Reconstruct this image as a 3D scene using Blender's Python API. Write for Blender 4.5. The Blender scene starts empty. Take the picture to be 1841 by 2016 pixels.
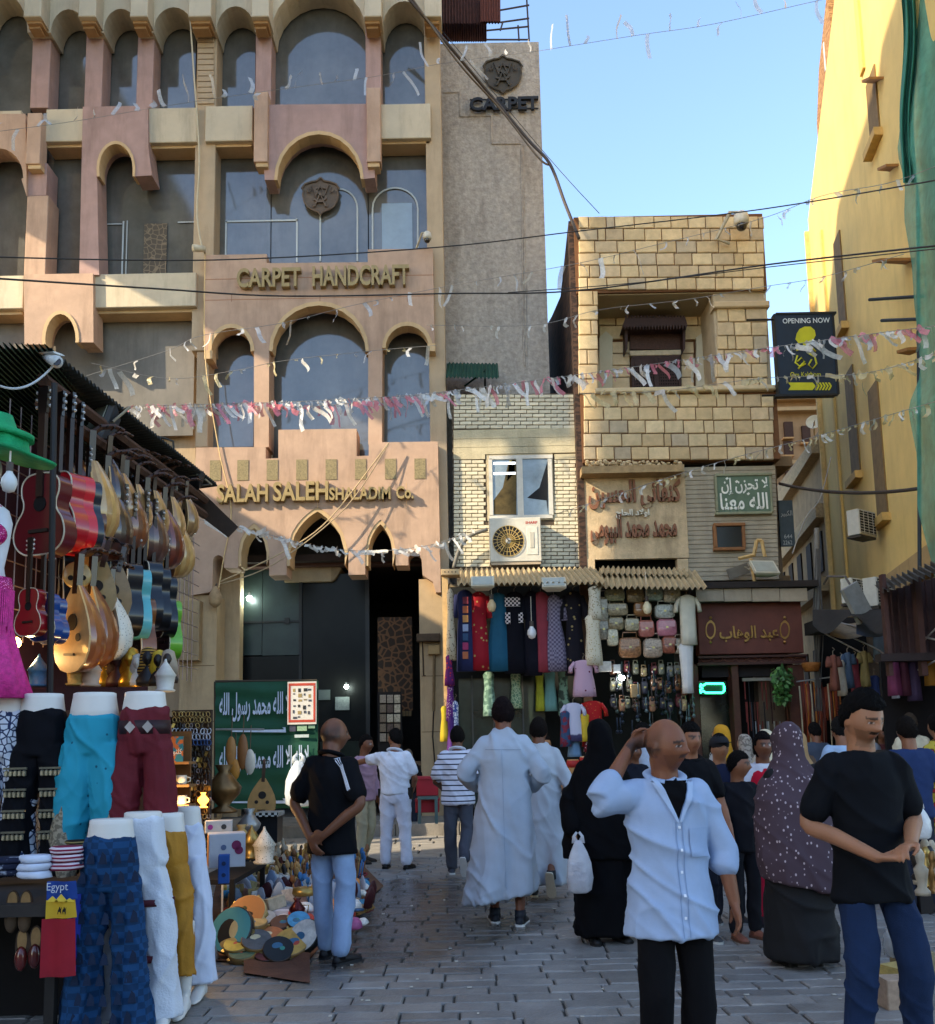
import bpy, bmesh, math, random
import numpy as np
from mathutils.bvhtree import BVHTree
from mathutils import Vector, Matrix, Euler, noise as mnoise
random.seed(7); RN = np.random.RandomState(5)
rnd = random.uniform
SC = bpy.context.scene; COL = SC.collection
# ---------------------------------------------------------------- camera
FP, PX, PY, CH = 1850.0, 920.5, 1227.0, 1.47          # focal length and principal point in photo pixels, camera height
PITCH, ROLL = math.atan((1470 - 1227) / FP), math.radians(1.15)
_f = Vector((0, math.cos(PITCH), math.sin(PITCH))); _u0 = Vector((0, -math.sin(PITCH), math.cos(PITCH))); _x = Vector((1, 0, 0))
_r = _x * math.cos(ROLL) - _u0 * math.sin(ROLL); _u = _u0 * math.cos(ROLL) + _x * math.sin(ROLL)
cam_d = bpy.data.cameras.new('camera'); cam = bpy.data.objects.new('camera', cam_d); COL.objects.link(cam)
cam_d.sensor_fit = 'HORIZONTAL'; cam_d.sensor_width = 36; cam_d.lens = FP / 1841 * 36
cam_d.shift_y = (PY - 1008) / 1841; cam_d.clip_end = 3000; cam_d.clip_start = .05
m = Matrix.Identity(4)
for i in range(3):
    m[i][0] = _r[i]; m[i][1] = _u[i]; m[i][2] = -_f[i]
m[2][3] = CH; cam.matrix_world = m; SC.camera = cam
# ---------------------------------------------------------------- sky, sun, exposure
SUN_EL, SUN_H = math.radians(27), Vector((-.875, -.484, 0)).normalized()      # towards the sun
W = bpy.data.worlds.new('World'); SC.world = W; W.use_nodes = True
nt = W.node_tree; sky = nt.nodes.new('ShaderNodeTexSky'); sky.sky_type = 'NISHITA'; sky.sun_disc = False
sky.sun_elevation = SUN_EL; sky.sun_rotation = math.atan2(SUN_H.x, SUN_H.y); sky.altitude = 50; sky.air_density = 1.0; sky.dust_density = .6; sky.ozone_density = 1.6
nt.links.new(sky.outputs[0], nt.nodes['Background'].inputs[0]); nt.nodes['Background'].inputs[1].default_value = .15
sd = bpy.data.lights.new('sun', 'SUN'); so = bpy.data.objects.new('sun', sd); COL.objects.link(so)
sd.energy = 2.2; sd.angle = math.radians(.55); sd.color = (1, .85, .62)
so.rotation_euler = (SUN_H * math.cos(SUN_EL) + Vector((0, 0, math.sin(SUN_EL)))).to_track_quat('Z', 'Y').to_euler()
SC.view_settings.view_transform = 'Standard'; SC.view_settings.look = 'None'; SC.view_settings.gamma = 1; SC.view_settings.use_curve_mapping = False
SC.view_settings.exposure = 1.78
SC.cycles.use_denoising = True; SC.cycles.max_bounces = 7; SC.cycles.diffuse_bounces = 4; SC.cycles.glossy_bounces = 3
SC.cycles.transmission_bounces = 5; SC.cycles.transparent_max_bounces = 8; SC.cycles.caustics_reflective = False; SC.cycles.caustics_refractive = False
# ---------------------------------------------------------------- helpers
def at(px, py, Y):
    d = _f + _r * ((px - PX) / FP) - _u * ((py - PY) / FP)
    t = Y / d.y
    return Vector((d.x * t, Y, CH + d.z * t))
def gnd(px, py, z=0.0):
    d = _f + _r * ((px - PX) / FP) - _u * ((py - PY) / FP)
    t = (z - CH) / d.z
    return Vector((d.x * t, d.y * t, z))
def ppm(Y): return FP / Y
def ORD(i): return '%d%s' % (i + 1, 'th' if 10 <= i % 100 < 13 else {0: 'st', 1: 'nd', 2: 'rd'}.get(i % 10, 'th'))
_M = {}
def lin(c):
    if isinstance(c, str):
        c = [int(c[i:i + 2], 16) / 255 for i in (0, 2, 4)]
        return tuple(((x + .055) / 1.055) ** 2.4 if x > .04045 else x / 12.92 for x in c)
    return tuple(c)
def mat(col, rough=.8, var=.18, scale=6.0, bump=0.0, bscale=60.0, metal=0.0, rand=0.0, emit=0.0, coat=0.0, alpha=1.0, dirt=0.0, spec=.4, trans=0.0, sheen=0.0, key=None):
    k = key or (col if isinstance(col, str) else tuple(round(x, 4) for x in col), rough, var, scale, bump, bscale, metal, rand, emit, coat, alpha, dirt, spec, trans, sheen)
    if k in _M: return _M[k]
    c = lin(col); M = bpy.data.materials.new('mat_%d' % len(_M)); M.use_nodes = True; _M[k] = M
    n = M.node_tree.nodes; l = M.node_tree.links; P = n['Principled BSDF']
    P.inputs['Roughness'].default_value = rough; P.inputs['Metallic'].default_value = metal; P.inputs['Specular IOR Level'].default_value = spec
    P.inputs['Coat Weight'].default_value = coat; P.inputs['Coat Roughness'].default_value = .08; P.inputs['Alpha'].default_value = alpha
    P.inputs['Transmission Weight'].default_value = trans; P.inputs['Sheen Weight'].default_value = sheen
    tc = n.new('ShaderNodeTexCoord'); out = None
    if var > 0:
        tn = n.new('ShaderNodeTexNoise'); tn.inputs['Scale'].default_value = scale; tn.inputs['Detail'].default_value = 5; tn.inputs['Roughness'].default_value = .65
        l.new(tc.outputs['Object'], tn.inputs['Vector'])
        mr = n.new('ShaderNodeMapRange'); mr.inputs[1].default_value = .3; mr.inputs[2].default_value = .7; mr.inputs[3].default_value = 1 - var; mr.inputs[4].default_value = 1 + var
        l.new(tn.outputs[0], mr.inputs[0]); val = mr.outputs[0]
        if rand > 0:
            oi = n.new('ShaderNodeObjectInfo'); m2 = n.new('ShaderNodeMapRange'); m2.inputs[3].default_value = 1 - rand; m2.inputs[4].default_value = 1 + rand
            l.new(oi.outputs['Random'], m2.inputs[0]); mm = n.new('ShaderNodeMath'); mm.operation = 'MULTIPLY'; l.new(val, mm.inputs[0]); l.new(m2.outputs[0], mm.inputs[1]); val = mm.outputs[0]
        vm = n.new('ShaderNodeVectorMath'); vm.operation = 'SCALE'; vm.inputs[0].default_value = c; l.new(val, vm.inputs['Scale']); out = vm.outputs[0]
        if dirt > 0:
            t2 = n.new('ShaderNodeTexNoise'); t2.inputs['Scale'].default_value = .9; t2.inputs['Detail'].default_value = 9; t2.inputs['Roughness'].default_value = .7
            mp = n.new('ShaderNodeMapping'); mp.inputs['Scale'].default_value = (3.0, 3.0, .5); l.new(tc.outputs['Object'], mp.inputs[0]); l.new(mp.outputs[0], t2.inputs['Vector'])
            r2 = n.new('ShaderNodeMapRange'); r2.inputs[1].default_value = .5; r2.inputs[2].default_value = .72; r2.inputs[4].default_value = dirt; l.new(t2.outputs[0], r2.inputs[0])
            mx = n.new('ShaderNodeMix'); mx.data_type = 'RGBA'; l.new(r2.outputs[0], mx.inputs[0]); l.new(out, mx.inputs[6]); mx.inputs[7].default_value = (c[0] * .32, c[1] * .29, c[2] * .26, 1); out = mx.outputs[2]
        l.new(out, P.inputs['Base Color'])
    else: P.inputs['Base Color'].default_value = (*c, 1)
    if bump > 0:
        b = n.new('ShaderNodeBump'); b.inputs['Strength'].default_value = bump; b.inputs['Distance'].default_value = .02
        t3 = n.new('ShaderNodeTexNoise'); t3.inputs['Scale'].default_value = bscale; t3.inputs['Detail'].default_value = 4; l.new(tc.outputs['Object'], t3.inputs['Vector'])
        l.new(t3.outputs[0], b.inputs['Height']); l.new(b.outputs[0], P.inputs['Normal'])
    if emit > 0:
        P.inputs['Emission Color'].default_value = (*c, 1); P.inputs['Emission Strength'].default_value = emit
    return M
def pat(kind, c1, c2, scale=20.0, thr=.5, rough=.75, vec=(1, 1, 1), c3=None):
    """cloth print: kind wave (stripes along z), voronoi (spots), brick, checker, noise (blotches), magic"""
    k = (kind, c1, c2, scale, thr, rough, vec, c3)
    if k in _M: return _M[k]
    M = bpy.data.materials.new('print_%d' % len(_M)); M.use_nodes = True; _M[k] = M
    n = M.node_tree.nodes; l = M.node_tree.links; P = n['Principled BSDF']; P.inputs['Roughness'].default_value = rough; P.inputs['Specular IOR Level'].default_value = .25
    tc = n.new('ShaderNodeTexCoord'); mp = n.new('ShaderNodeMapping'); mp.inputs['Scale'].default_value = vec; l.new(tc.outputs['Object'], mp.inputs[0])
    if kind == 'wave':
        t = n.new('ShaderNodeTexWave'); t.bands_direction = 'Z'; t.inputs['Scale'].default_value = scale; t.inputs['Distortion'].default_value = .15; o = t.outputs['Fac']
    elif kind == 'voronoi':
        t = n.new('ShaderNodeTexVoronoi'); t.inputs['Scale'].default_value = scale; o = t.outputs['Distance']
    elif kind == 'edge':
        t = n.new('ShaderNodeTexVoronoi'); t.feature = 'DISTANCE_TO_EDGE'; t.inputs['Scale'].default_value = scale; o = t.outputs['Distance']
    elif kind == 'magic':
        t = n.new('ShaderNodeTexMagic'); t.inputs['Scale'].default_value = scale; t.turbulence_depth = 4; o = t.outputs['Fac']
    elif kind == 'checker':
        t = n.new('ShaderNodeTexChecker'); t.inputs['Scale'].default_value = scale; o = t.outputs['Fac']
    else:
        t = n.new('ShaderNodeTexNoise'); t.inputs['Scale'].default_value = scale; t.inputs['Detail'].default_value = 3; o = t.outputs[0]
    l.new(mp.outputs[0], t.inputs['Vector'])
    r = n.new('ShaderNodeValToRGB'); r.color_ramp.elements[0].position = max(0, thr - .03); r.color_ramp.elements[1].position = min(1, thr + .03)
    r.color_ramp.elements[0].color = (*lin(c1), 1); r.color_ramp.elements[1].color = (*lin(c2), 1)
    if c3:
        e = r.color_ramp.elements.new(min(.99, thr + .18)); e.color = (*lin(c3), 1)
    l.new(o, r.inputs[0]); l.new(r.outputs[0], P.inputs['Base Color'])
    return M
class MB:
    def __init__(s): s.v = []; s.f = []; s.m = []
    def add(s, V, F, mi=0):
        b = len(s.v); s.v.extend([tuple(p) for p in V]); s.f.extend([tuple(i + b for i in f) for f in F]); s.m.extend([mi] * len(F)); return s
    def box(s, x0, y0, z0, x1, y1, z1, mi=0, ch=0.0, M=None):
        x0, x1 = min(x0, x1), max(x0, x1); y0, y1 = min(y0, y1), max(y0, y1); z0, z1 = min(z0, z1), max(z0, z1)
        if ch > 0:
            V = []; c = ch
            for (x, y, z) in [(x0, y0, z0), (x1, y0, z0), (x1, y0, z1), (x0, y0, z1)]:      # bevelled front face
                V.append((x + (c if x == x0 else -c), y, z + (c if z == z0 else -c)))
            for y in (y0 + c, y1):
                V += [(x0, y, z0), (x1, y, z0), (x1, y, z1), (x0, y, z1)]
            F = [(0, 1, 2, 3)] + [(i + 4, (i + 1) % 4 + 4, (i + 1) % 4, i) for i in range(4)] + [(i + 8, (i + 1) % 4 + 8, (i + 1) % 4 + 4, i + 4) for i in range(4)] + [(11, 10, 9, 8)]
        else:
            V = [(x0, y0, z0), (x1, y0, z0), (x1, y1, z0), (x0, y1, z0), (x0, y0, z1), (x1, y0, z1), (x1, y1, z1), (x0, y1, z1)]
            F = [(3, 2, 1, 0), (4, 5, 6, 7), (0, 1, 5, 4), (1, 2, 6, 5), (2, 3, 7, 6), (3, 0, 4, 7)]
        if M is not None: V = [M @ Vector(p) for p in V]
        return s.add(V, F, mi)
    def prism(s, poly, y0, y1, mi=0, M=None):
        """poly: (x, z) outline, extruded along y"""
        n = len(poly); V = [(p[0], y0, p[1]) for p in poly] + [(p[0], y1, p[1]) for p in poly]
        F = [tuple(range(n)), tuple(range(2 * n - 1, n - 1, -1))] + [(i, i + n, (i + 1) % n + n, (i + 1) % n) for i in range(n)]
        if M is not None: V = [M @ Vector(p) for p in V]
        return s.add(V, F, mi)
    def loft(s, rings, cap=True, mi=0, closed=True):
        n = len(rings[0]); V = [p for r in rings for p in r]; F = []
        for a in range(len(rings) - 1):
            for i in range(n if closed else n - 1):
                j = (i + 1) % n; F.append((a * n + i, a * n + j, (a + 1) * n + j, (a + 1) * n + i))
        if cap and closed: F.append(tuple(range(n - 1, -1, -1))); F.append(tuple((len(rings) - 1) * n + i for i in range(n)))
        return s.add(V, F, mi)
    def tube(s, path, r, n=8, mi=0, cap=True, flat=1.0):
        P = [Vector(p) for p in path]; k = len(P); R = r if isinstance(r, (list, tuple)) else [r] * k; rings = []; up = None
        for i in range(k):
            t = (P[min(i + 1, k - 1)] - P[max(i - 1, 0)])
            t = t.normalized() if t.length > 1e-9 else Vector((0, 0, 1))
            if up is None: up = Vector((0, 0, 1)) if abs(t.z) < .9 else Vector((0, -1, 0))
            a = t.cross(up); a = a.normalized() if a.length > 1e-6 else Vector((1, 0, 0)); b = a.cross(t).normalized(); up = b
            rings.append([P[i] + (a * math.cos(2 * math.pi * j / n) + b * math.sin(2 * math.pi * j / n) * flat) * R[i] for j in range(n)])
        return s.loft(rings, cap, mi)
    def lathe(s, prof, n=16, c=(0, 0, 0), mi=0, M=None, sx=1, sy=1):
        rings = [[Vector((c[0] + r * sx * math.cos(2 * math.pi * j / n), c[1] + r * sy * math.sin(2 * math.pi * j / n), c[2] + z)) for j in range(n)] for r, z in prof]
        if M is not None: rings = [[M @ p for p in g] for g in rings]
        return s.loft(rings, True, mi)
    def ball(s, c, r, nu=14, nv=9, mi=0, M=None, fn=None):
        r = (r, r, r) if not hasattr(r, '__len__') else r; rings = []
        for i in range(nv + 1):
            ph = math.pi * min(max(i / nv, .012), .988) - math.pi / 2; g = []
            for j in range(nu):
                th = 2 * math.pi * j / nu; d = Vector((math.cos(ph) * math.cos(th), math.cos(ph) * math.sin(th), math.sin(ph)))
                p = fn(d) if fn else Vector((d.x * r[0], d.y * r[1], d.z * r[2]))
                p = p + Vector(c); g.append(M @ p if M is not None else p)
            rings.append(g)
        return s.loft(rings, True, mi)
    def grid(s, fn, nu, nv, mi=0):
        V = [fn(i / nu, j / nv) for j in range(nv + 1) for i in range(nu + 1)]
        return s.add(V, [(j * (nu + 1) + i, j * (nu + 1) + i + 1, (j + 1) * (nu + 1) + i + 1, (j + 1) * (nu + 1) + i) for j in range(nv) for i in range(nu)], mi)
    def xf(s, M):
        s.v = [tuple(M @ Vector(p)) for p in s.v]; return s
    def mesh(s, mats, smooth=False):
        me = bpy.data.meshes.new('m'); me.from_pydata(s.v, [], s.f)
        for m_ in (mats if isinstance(mats, (list, tuple)) else [mats]): me.materials.append(m_)
        if len(me.materials) > 1: me.polygons.foreach_set('material_index', s.m)
        if smooth: me.polygons.foreach_set('use_smooth', [True] * len(me.polygons))
        return me
    def obj(s, name, mats, parent=None, smooth=False, label=None, cat=None, group=None, kind=None):
        return link(name, s.mesh(mats, smooth), parent, label, cat, group, kind)
def link(name, me, parent=None, label=None, cat=None, group=None, kind=None, loc=None, rot=None):
    o = bpy.data.objects.new(name, me); COL.objects.link(o)
    if loc is not None: o.location = loc
    if rot is not None: o.rotation_euler = rot
    if parent is not None:
        o.parent = parent
        if not parent.get('_local'): o.matrix_parent_inverse = Matrix.Translation(-parent.location)
    if label: o['label'] = label
    if cat: o['category'] = cat
    if group: o['group'] = group
    if kind: o['kind'] = kind
    return o
_LOC = []
def T(name, label, cat, loc=(0, 0, 0), group=None, local=False, rot=None):
    """an Empty at the base of a thing; local=True when its parts are built round its own origin"""
    o = link(name, None, None, label, cat, group, loc=loc, rot=rot); o.empty_display_size = .1
    if local: o['_local'] = 1; _LOC.append(o)
    return o
def copy_thing(o, loc=None, rot=None, label=None, scale=None, mats=None):
    def cp(a, par):
        c = a.copy(); COL.objects.link(c); c.parent = par
        for ch in list(KIDS.get(a.name, a.children)): cp(ch, c)
        return c
    c = cp(o, None)
    if c.get('_local'): _LOC.append(c)
    if loc is not None: c.location = loc
    if rot is not None: c.rotation_euler = rot
    if scale is not None: c.scale = (scale,) * 3 if not hasattr(scale, '__len__') else scale
    if label: c['label'] = label
    return c
KIDS = {}
def arc(cx, hw, ytop, ysp, n=12, pointed=False):
    """arch curve in photo pixels from the left springing to the right one"""
    o = []
    for i in range(n + 1):
        t = i / n
        if pointed:
            u = 1 - abs(2 * t - 1); x = cx + hw * (2 * t - 1); s = abs(2 * t - 1)
            y = ytop + (ysp - ytop) * (1 - math.sqrt(max(0, 1 - (s * .93 + .0) ** 2.0))) / (1 - math.sqrt(1 - .93 ** 2)) if s > 0 else ytop
            y = ytop + (ysp - ytop) * (.35 * s + .65 * (1 - math.sqrt(max(0, 1 - s * s))))
        else:
            a = math.pi * (1 - t); x = cx + hw * math.cos(a); y = ysp - (ysp - ytop) * math.sin(a)
        o.append((x, y))
    return o
def pol(pts, Y): return [((p := at(x, y, Y)).x, p.z) for x, y in pts]
def fr(x0, y0, x1, y1, Y):
    """pixel rectangle on the plane Y as X0, Z0, X1, Z1 (upright)"""
    xm, ym = (x0 + x1) / 2, (y0 + y1) / 2
    return at(x0, ym, Y).x, at(xm, y1, Y).z, at(x1, ym, Y).x, at(xm, y0, Y).z
def fbox(b, x0, y0, x1, y1, Y, d, mi=0, ch=0.0):
    X0, Z0, X1, Z1 = fr(x0, y0, x1, y1, Y); return b.box(X0, Y, Z0, X1, Y + d, Z1, mi, ch)
_TS = bpy.data.scenes.new('workbench'); _TV = _TS.view_layers[0]      # scratch scene: keeps mesh baking fast, removed at the end
def remesh(b, vox, smooth=4, fac=.5):
    """one continuous surface from overlapping closed shapes"""
    me = b.mesh(mat('808080')); o = bpy.data.objects.new('tmp', me); _TS.collection.objects.link(o)
    md = o.modifiers.new('r', 'REMESH'); md.mode = 'VOXEL'; md.voxel_size = vox; md.use_smooth_shade = True
    if smooth:
        ms = o.modifiers.new('s', 'SMOOTH'); ms.iterations = smooth; ms.factor = fac
    _TV.update(); r = bpy.data.meshes.new_from_object(o.evaluated_get(_TV.depsgraph))
    bpy.data.objects.remove(o); bpy.data.meshes.remove(me); r.materials.clear()
    return r
_TX = {}
def text_vf(body, bold=0.0, ext=.0, sp=1.0):
    k = (body, bold, ext, sp)
    if k not in _TX:
        c = bpy.data.curves.new('t', 'FONT'); c.body = body; c.offset = bold; c.extrude = ext; c.resolution_u = 3; c.space_character = sp
        o = bpy.data.objects.new('t', c); _TS.collection.objects.link(o); _TV.update()
        me = bpy.data.meshes.new_from_object(o.evaluated_get(_TV.depsgraph)); V = [tuple(v.co) for v in me.vertices]; F = [tuple(p.vertices) for p in me.polygons]
        bpy.data.objects.remove(o); _TX[k] = (V, F)
    return _TX[k]
def text(b, body, X0, Z0, X1, Z1, Y, depth=.0, bold=0.0, mi=0, keep=False, M=None, sp=1.0):
    """lettering that faces -y, stretched into the given rectangle"""
    V, F = text_vf(body, bold, .1 if depth else 0, sp)
    xs = [p[0] for p in V]; ys = [p[1] for p in V]; a0, a1, b0, b1 = min(xs), max(xs), min(ys), max(ys)
    sx = (X1 - X0) / (a1 - a0); sy = (Z1 - Z0) / (b1 - b0)
    if keep: sx = sy = min(sx, sy)
    Vv = [Vector((X0 + (p[0] - a0) * sx, Y - (p[2] + .1) * depth * 5 if depth else Y, Z0 + (p[1] - b0) * sy)) for p in V]
    if M is not None: Vv = [M @ p for p in Vv]
    return b.add(Vv, F, mi)
def ftext(b, body, x0, y0, x1, y1, Y, depth=0, bold=0, mi=0, sp=1.0):
    X0, Z0, X1, Z1 = fr(x0, y0, x1, y1, Y); return text(b, body, X0, Z0, X1, Z1, Y, depth, bold, mi, sp=sp)
def letters(parent, word, x0, y0, x1, y1, Y, depth, m_, bold=.02):
    """every letter its own part, set as the word would be"""
    V, F = text_vf(word, bold, .1, 1.0); b = MB().add(V, F); xs = [p[0] for p in V]; ys = [p[1] for p in V]
    a0, a1, b0, b1 = min(xs), max(xs), min(ys), max(ys); X0, Z0, X1, Z1 = fr(x0, y0, x1, y1, Y)
    bm = bmesh.new(); bm.from_mesh(b.mesh(m_)); bmesh.ops.remove_doubles(bm, verts=bm.verts, dist=1e-5); bm.verts.ensure_lookup_table(); seen = set(); parts = []
    for v in bm.verts:
        if v.index in seen: continue
        st = [v]; isl = []; seen.add(v.index)
        while st:
            q = st.pop(); isl.append(q)
            for e in q.link_edges:
                w = e.other_vert(q)
                if w.index not in seen: seen.add(w.index); st.append(w)
        ix = {q.index: i for i, q in enumerate(isl)}; fs = {f for q in isl for f in q.link_faces}
        VV = [(X0 + (q.co.x - a0) / (a1 - a0) * (X1 - X0), Y - (q.co.z + .1) * 5 * depth, Z0 + (q.co.y - b0) / (b1 - b0) * (Z1 - Z0)) for q in isl]
        parts.append(MB().add(VV, [tuple(ix[w.index] for w in f.verts) for f in fs]).obj('letter', m_, parent))
    bm.free(); return parts
def wire(p, q, sag, n=14):
    p, q = Vector(p), Vector(q); return [p.lerp(q, i / n) - Vector((0, 0, sag * 4 * (i / n) * (1 - i / n))) for i in range(n + 1)]
# ================================================================ ground
D = 18.0
paver_m = mat('7b7a78', .62, .22, 5, .35, 45, rand=.2, spec=.5, dirt=.5)
def wet_paving():
    """dark stone with one wet, stained patch in the middle of the square"""
    M = mat('827e79', .6, .2, 5, .35, 45, rand=.2, spec=.5, dirt=.45, key='wetpav'); n = M.node_tree.nodes; l = M.node_tree.links; P = n['Principled BSDF']
    src = P.inputs['Base Color'].links[0].from_socket
    g = n.new('ShaderNodeNewGeometry'); ns = n.new('ShaderNodeTexNoise'); ns.inputs['Scale'].default_value = 1.1; ns.inputs['Detail'].default_value = 6; l.new(g.outputs['Position'], ns.inputs['Vector'])
    sub = n.new('ShaderNodeVectorMath'); sub.operation = 'SUBTRACT'; sub.inputs[1].default_value = (-.5, 8.6, 0); l.new(g.outputs['Position'], sub.inputs[0])
    sc = n.new('ShaderNodeVectorMath'); sc.operation = 'MULTIPLY'; sc.inputs[1].default_value = (.72, .34, 0); l.new(sub.outputs[0], sc.inputs[0])
    ln = n.new('ShaderNodeVectorMath'); ln.operation = 'LENGTH'; l.new(sc.outputs[0], ln.inputs[0])
    ad = n.new('ShaderNodeMath'); ad.operation = 'MULTIPLY_ADD'; ad.inputs[1].default_value = 1.9; ad.inputs[2].default_value = -.95; l.new(ns.outputs[0], ad.inputs[0])
    a2 = n.new('ShaderNodeMath'); a2.operation = 'ADD'; l.new(ln.outputs['Value'], a2.inputs[0]); l.new(ad.outputs[0], a2.inputs[1])
    r = n.new('ShaderNodeMapRange'); r.inputs[1].default_value = .55; r.inputs[2].default_value = 1.0; r.inputs[3].default_value = 1; r.inputs[4].default_value = 0; l.new(a2.outputs[0], r.inputs[0])
    mx = n.new('ShaderNodeMix'); mx.data_type = 'RGBA'; l.new(r.outputs[0], mx.inputs[0]); l.new(src, mx.inputs[6])
    vs = n.new('ShaderNodeVectorMath'); vs.operation = 'MULTIPLY'; vs.inputs[1].default_value = (.42, .38, .34); l.new(src, vs.inputs[0]); l.new(vs.outputs[0], mx.inputs[7]); l.new(mx.outputs[2], P.inputs['Base Color'])
    rr = n.new('ShaderNodeMapRange'); rr.inputs[3].default_value = .42; rr.inputs[4].default_value = .16; l.new(r.outputs[0], rr.inputs[0]); l.new(rr.outputs[0], P.inputs['Roughness'])
    return M
paver_m = wet_paving()
ground = MB().box(-60, -40, -.6, 60, 120, -.02).obj('ground', mat('4a4741', .9, .25, 3, .3), kind='structure', label='dark joint sand and bedding under the square paving', cat=None)
def paver_field():
    items = []; y = 2.2; r = 0
    while y < 13.0:
        h = .175; x = -9 + (r % 2) * .19 + rnd(-.06, .06)
        while x < 11:
            w = rnd(.27, .4)
            if abs(x) < .62 * y + 2.0: items.append((x, y, w, h))
            x += w
        y += h; r += 1
    return items
pv = paver_field()
def paver_mesh(b, x, y, w, h, z, ga=.0065):
    t1, t2 = rnd(-.004, .004), rnd(-.004, .004); x0, x1, y0, y1 = x + ga * rnd(.3, 1.2), x + w - ga * rnd(.6, 1.4), y + ga * .8, y + h - ga * .8; e = .008
    V = [(x0, y0, -.05), (x1, y0, -.05), (x1, y1, -.05), (x0, y1, -.05), (x0, y0, z - e), (x1, y0, z - e), (x1, y1, z - e), (x0, y1, z - e),
         (x0 + e, y0 + e, z + t1), (x1 - e, y0 + e, z + t2), (x1 - e, y1 - e, z - t1), (x0 + e, y1 - e, z - t2)]
    F = [(i, (i + 1) % 4, (i + 1) % 4 + 4, i + 4) for i in range(4)] + [(i + 4, (i + 1) % 4 + 4, (i + 1) % 4 + 8, i + 8) for i in range(4)] + [(8, 9, 10, 11)]
    return b.add(V, F)
def in_view(p):
    return abs(p[0] + p[2] / 2) < .49 * p[1] + .2 and p[1] > 4.9
vis = sorted([p for p in pv if in_view(p)], key=lambda p: p[1])[:300]; vs_ = set(vis); rest = MB()
for p in pv:
    z = rnd(-.006, .004)
    if p in vs_: paver_mesh(MB(), *p, z).obj('paving_stone', paver_m, ground)
    else: paver_mesh(rest, *p, z)
rest.obj('paving_stone_field', paver_m, ground, kind='stuff')
flag = MB(); y = 13.0
while y < 40:
    h = rnd(.42, .5); x = -9 + rnd(0, .3)
    while x < 14:
        w = rnd(.45, .62); paver_mesh(flag, x, y, w, h, rnd(-.006, .003), .014); x += w
    y += h
flag.obj('flagstone_field', mat('a39c90', .7, .15, 5, .25, 40, dirt=.35), ground, kind='stuff')
kerb_m = mat('8d8578', .8, .2, 5, .3, 40, dirt=.6)
platform = MB().box(-12, 16.25, -.05, 4.6, 30, .20).obj('pavement', kerb_m, kind='structure', label='raised stone pavement along the shop fronts', cat=None)
x = -9.0
while x < 4.5:
    w = rnd(.7, 1.1); MB().box(x + .006, 16.1, -.04, min(x + w, 4.6) - .006, 16.43, .205 + rnd(-.006, .006), ch=.012).obj('kerb_stone', kerb_m, platform); x += w
# ================================================================ carpet building
salmon = mat('bd9d84', .88, .12, 2.3, .25, 90, dirt=.42); salmon_shade = mat('b09085', .88, .12, 2.3, .25, 90, dirt=.42)  # pinker second tone is one stucco with upper-bay shade put into its colour
cream = mat('cbbb9e', .85, .09, 2, .2, 80, dirt=.42); conc = mat('b9a283', .9, .09, 2, .25, 60, dirt=.4); trim = mat('cbac80', .85, .08, 2, .1, dirt=.3)
glass_m = mat('605f5a', .07, .4, .8, .06, 1.2, spec=1.0, dirt=.35); dark_m = mat('17130f', .9, .2, 2)
cb = T('carpet_building', 'salmon and cream carpet shop building with arched bays and raised lettering', 'building', (at(600, 1600, D).x, D, 0))
def part(name, m_, *boxes, Y=D, ch=0.0, parent=cb, label=None):
    for (x0, y0, x1, y1, dy, d) in boxes:
        b = MB(); fbox(b, x0, y0, x1, y1, Y + dy, d, ch=ch); b.obj(name, m_, parent, label=label)
def panel(name, m_, pts, dy, d, Y=D, parent=cb, label=None):
    return MB().prism(pol(pts, Y + dy), Y + dy, Y + dy + d).obj(name, m_, parent, label=label)
# back wall behind all glass, side walls, roof
X0 = at(-700, 800, D).x; X1 = at(872, 800, D).x
MB().box(X0, D + 1.2, 5.2, X1, D + 9, 18.5).obj('wall', mat('2a2622', .9, .2, 2), cb)
MB().box(X1 - .04, D + .75, 0, X1, D + 9, 17).obj('side_wall', conc, cb)
panel('wall', conc, [(-700, 690), (385, 690), (385, 1680), (-700, 1680)], .62, .3)
# glazing, one pane for each opening
panes = [(-40, -60, 66, 225), (98, -60, 172, 220), (200, -60, 272, 216), (300, -60, 386, 214), (424, -60, 503, 214), (532, -90, 722, 208), (748, -60, 842, 206),
         (-40, 288, 52, 545), (92, 285, 162, 542), (192, 285, 384, 540), (424, 282, 533, 518), (535, 282, 724, 520), (726, 282, 842, 515),
         (408, 630, 500, 880), (526, 590, 728, 905), (752, 628, 852, 870), (-40, 608, 80, 690), (82, 608, 382, 860)]
for i, (a, b_, c, d_) in enumerate(panes):
    part('window_pane', mat('7b7468', .35, .2, 1.5, .05, 20, spec=.5, dirt=.5) if i > 15 else glass_m, (a, b_, c, d_, .42 + .003 * (i % 5), .03))
for x0, y0, x1, y1, w in [(462, 285, 464, 515, 1), (592, 300, 594, 515, 1)]: pass
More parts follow.
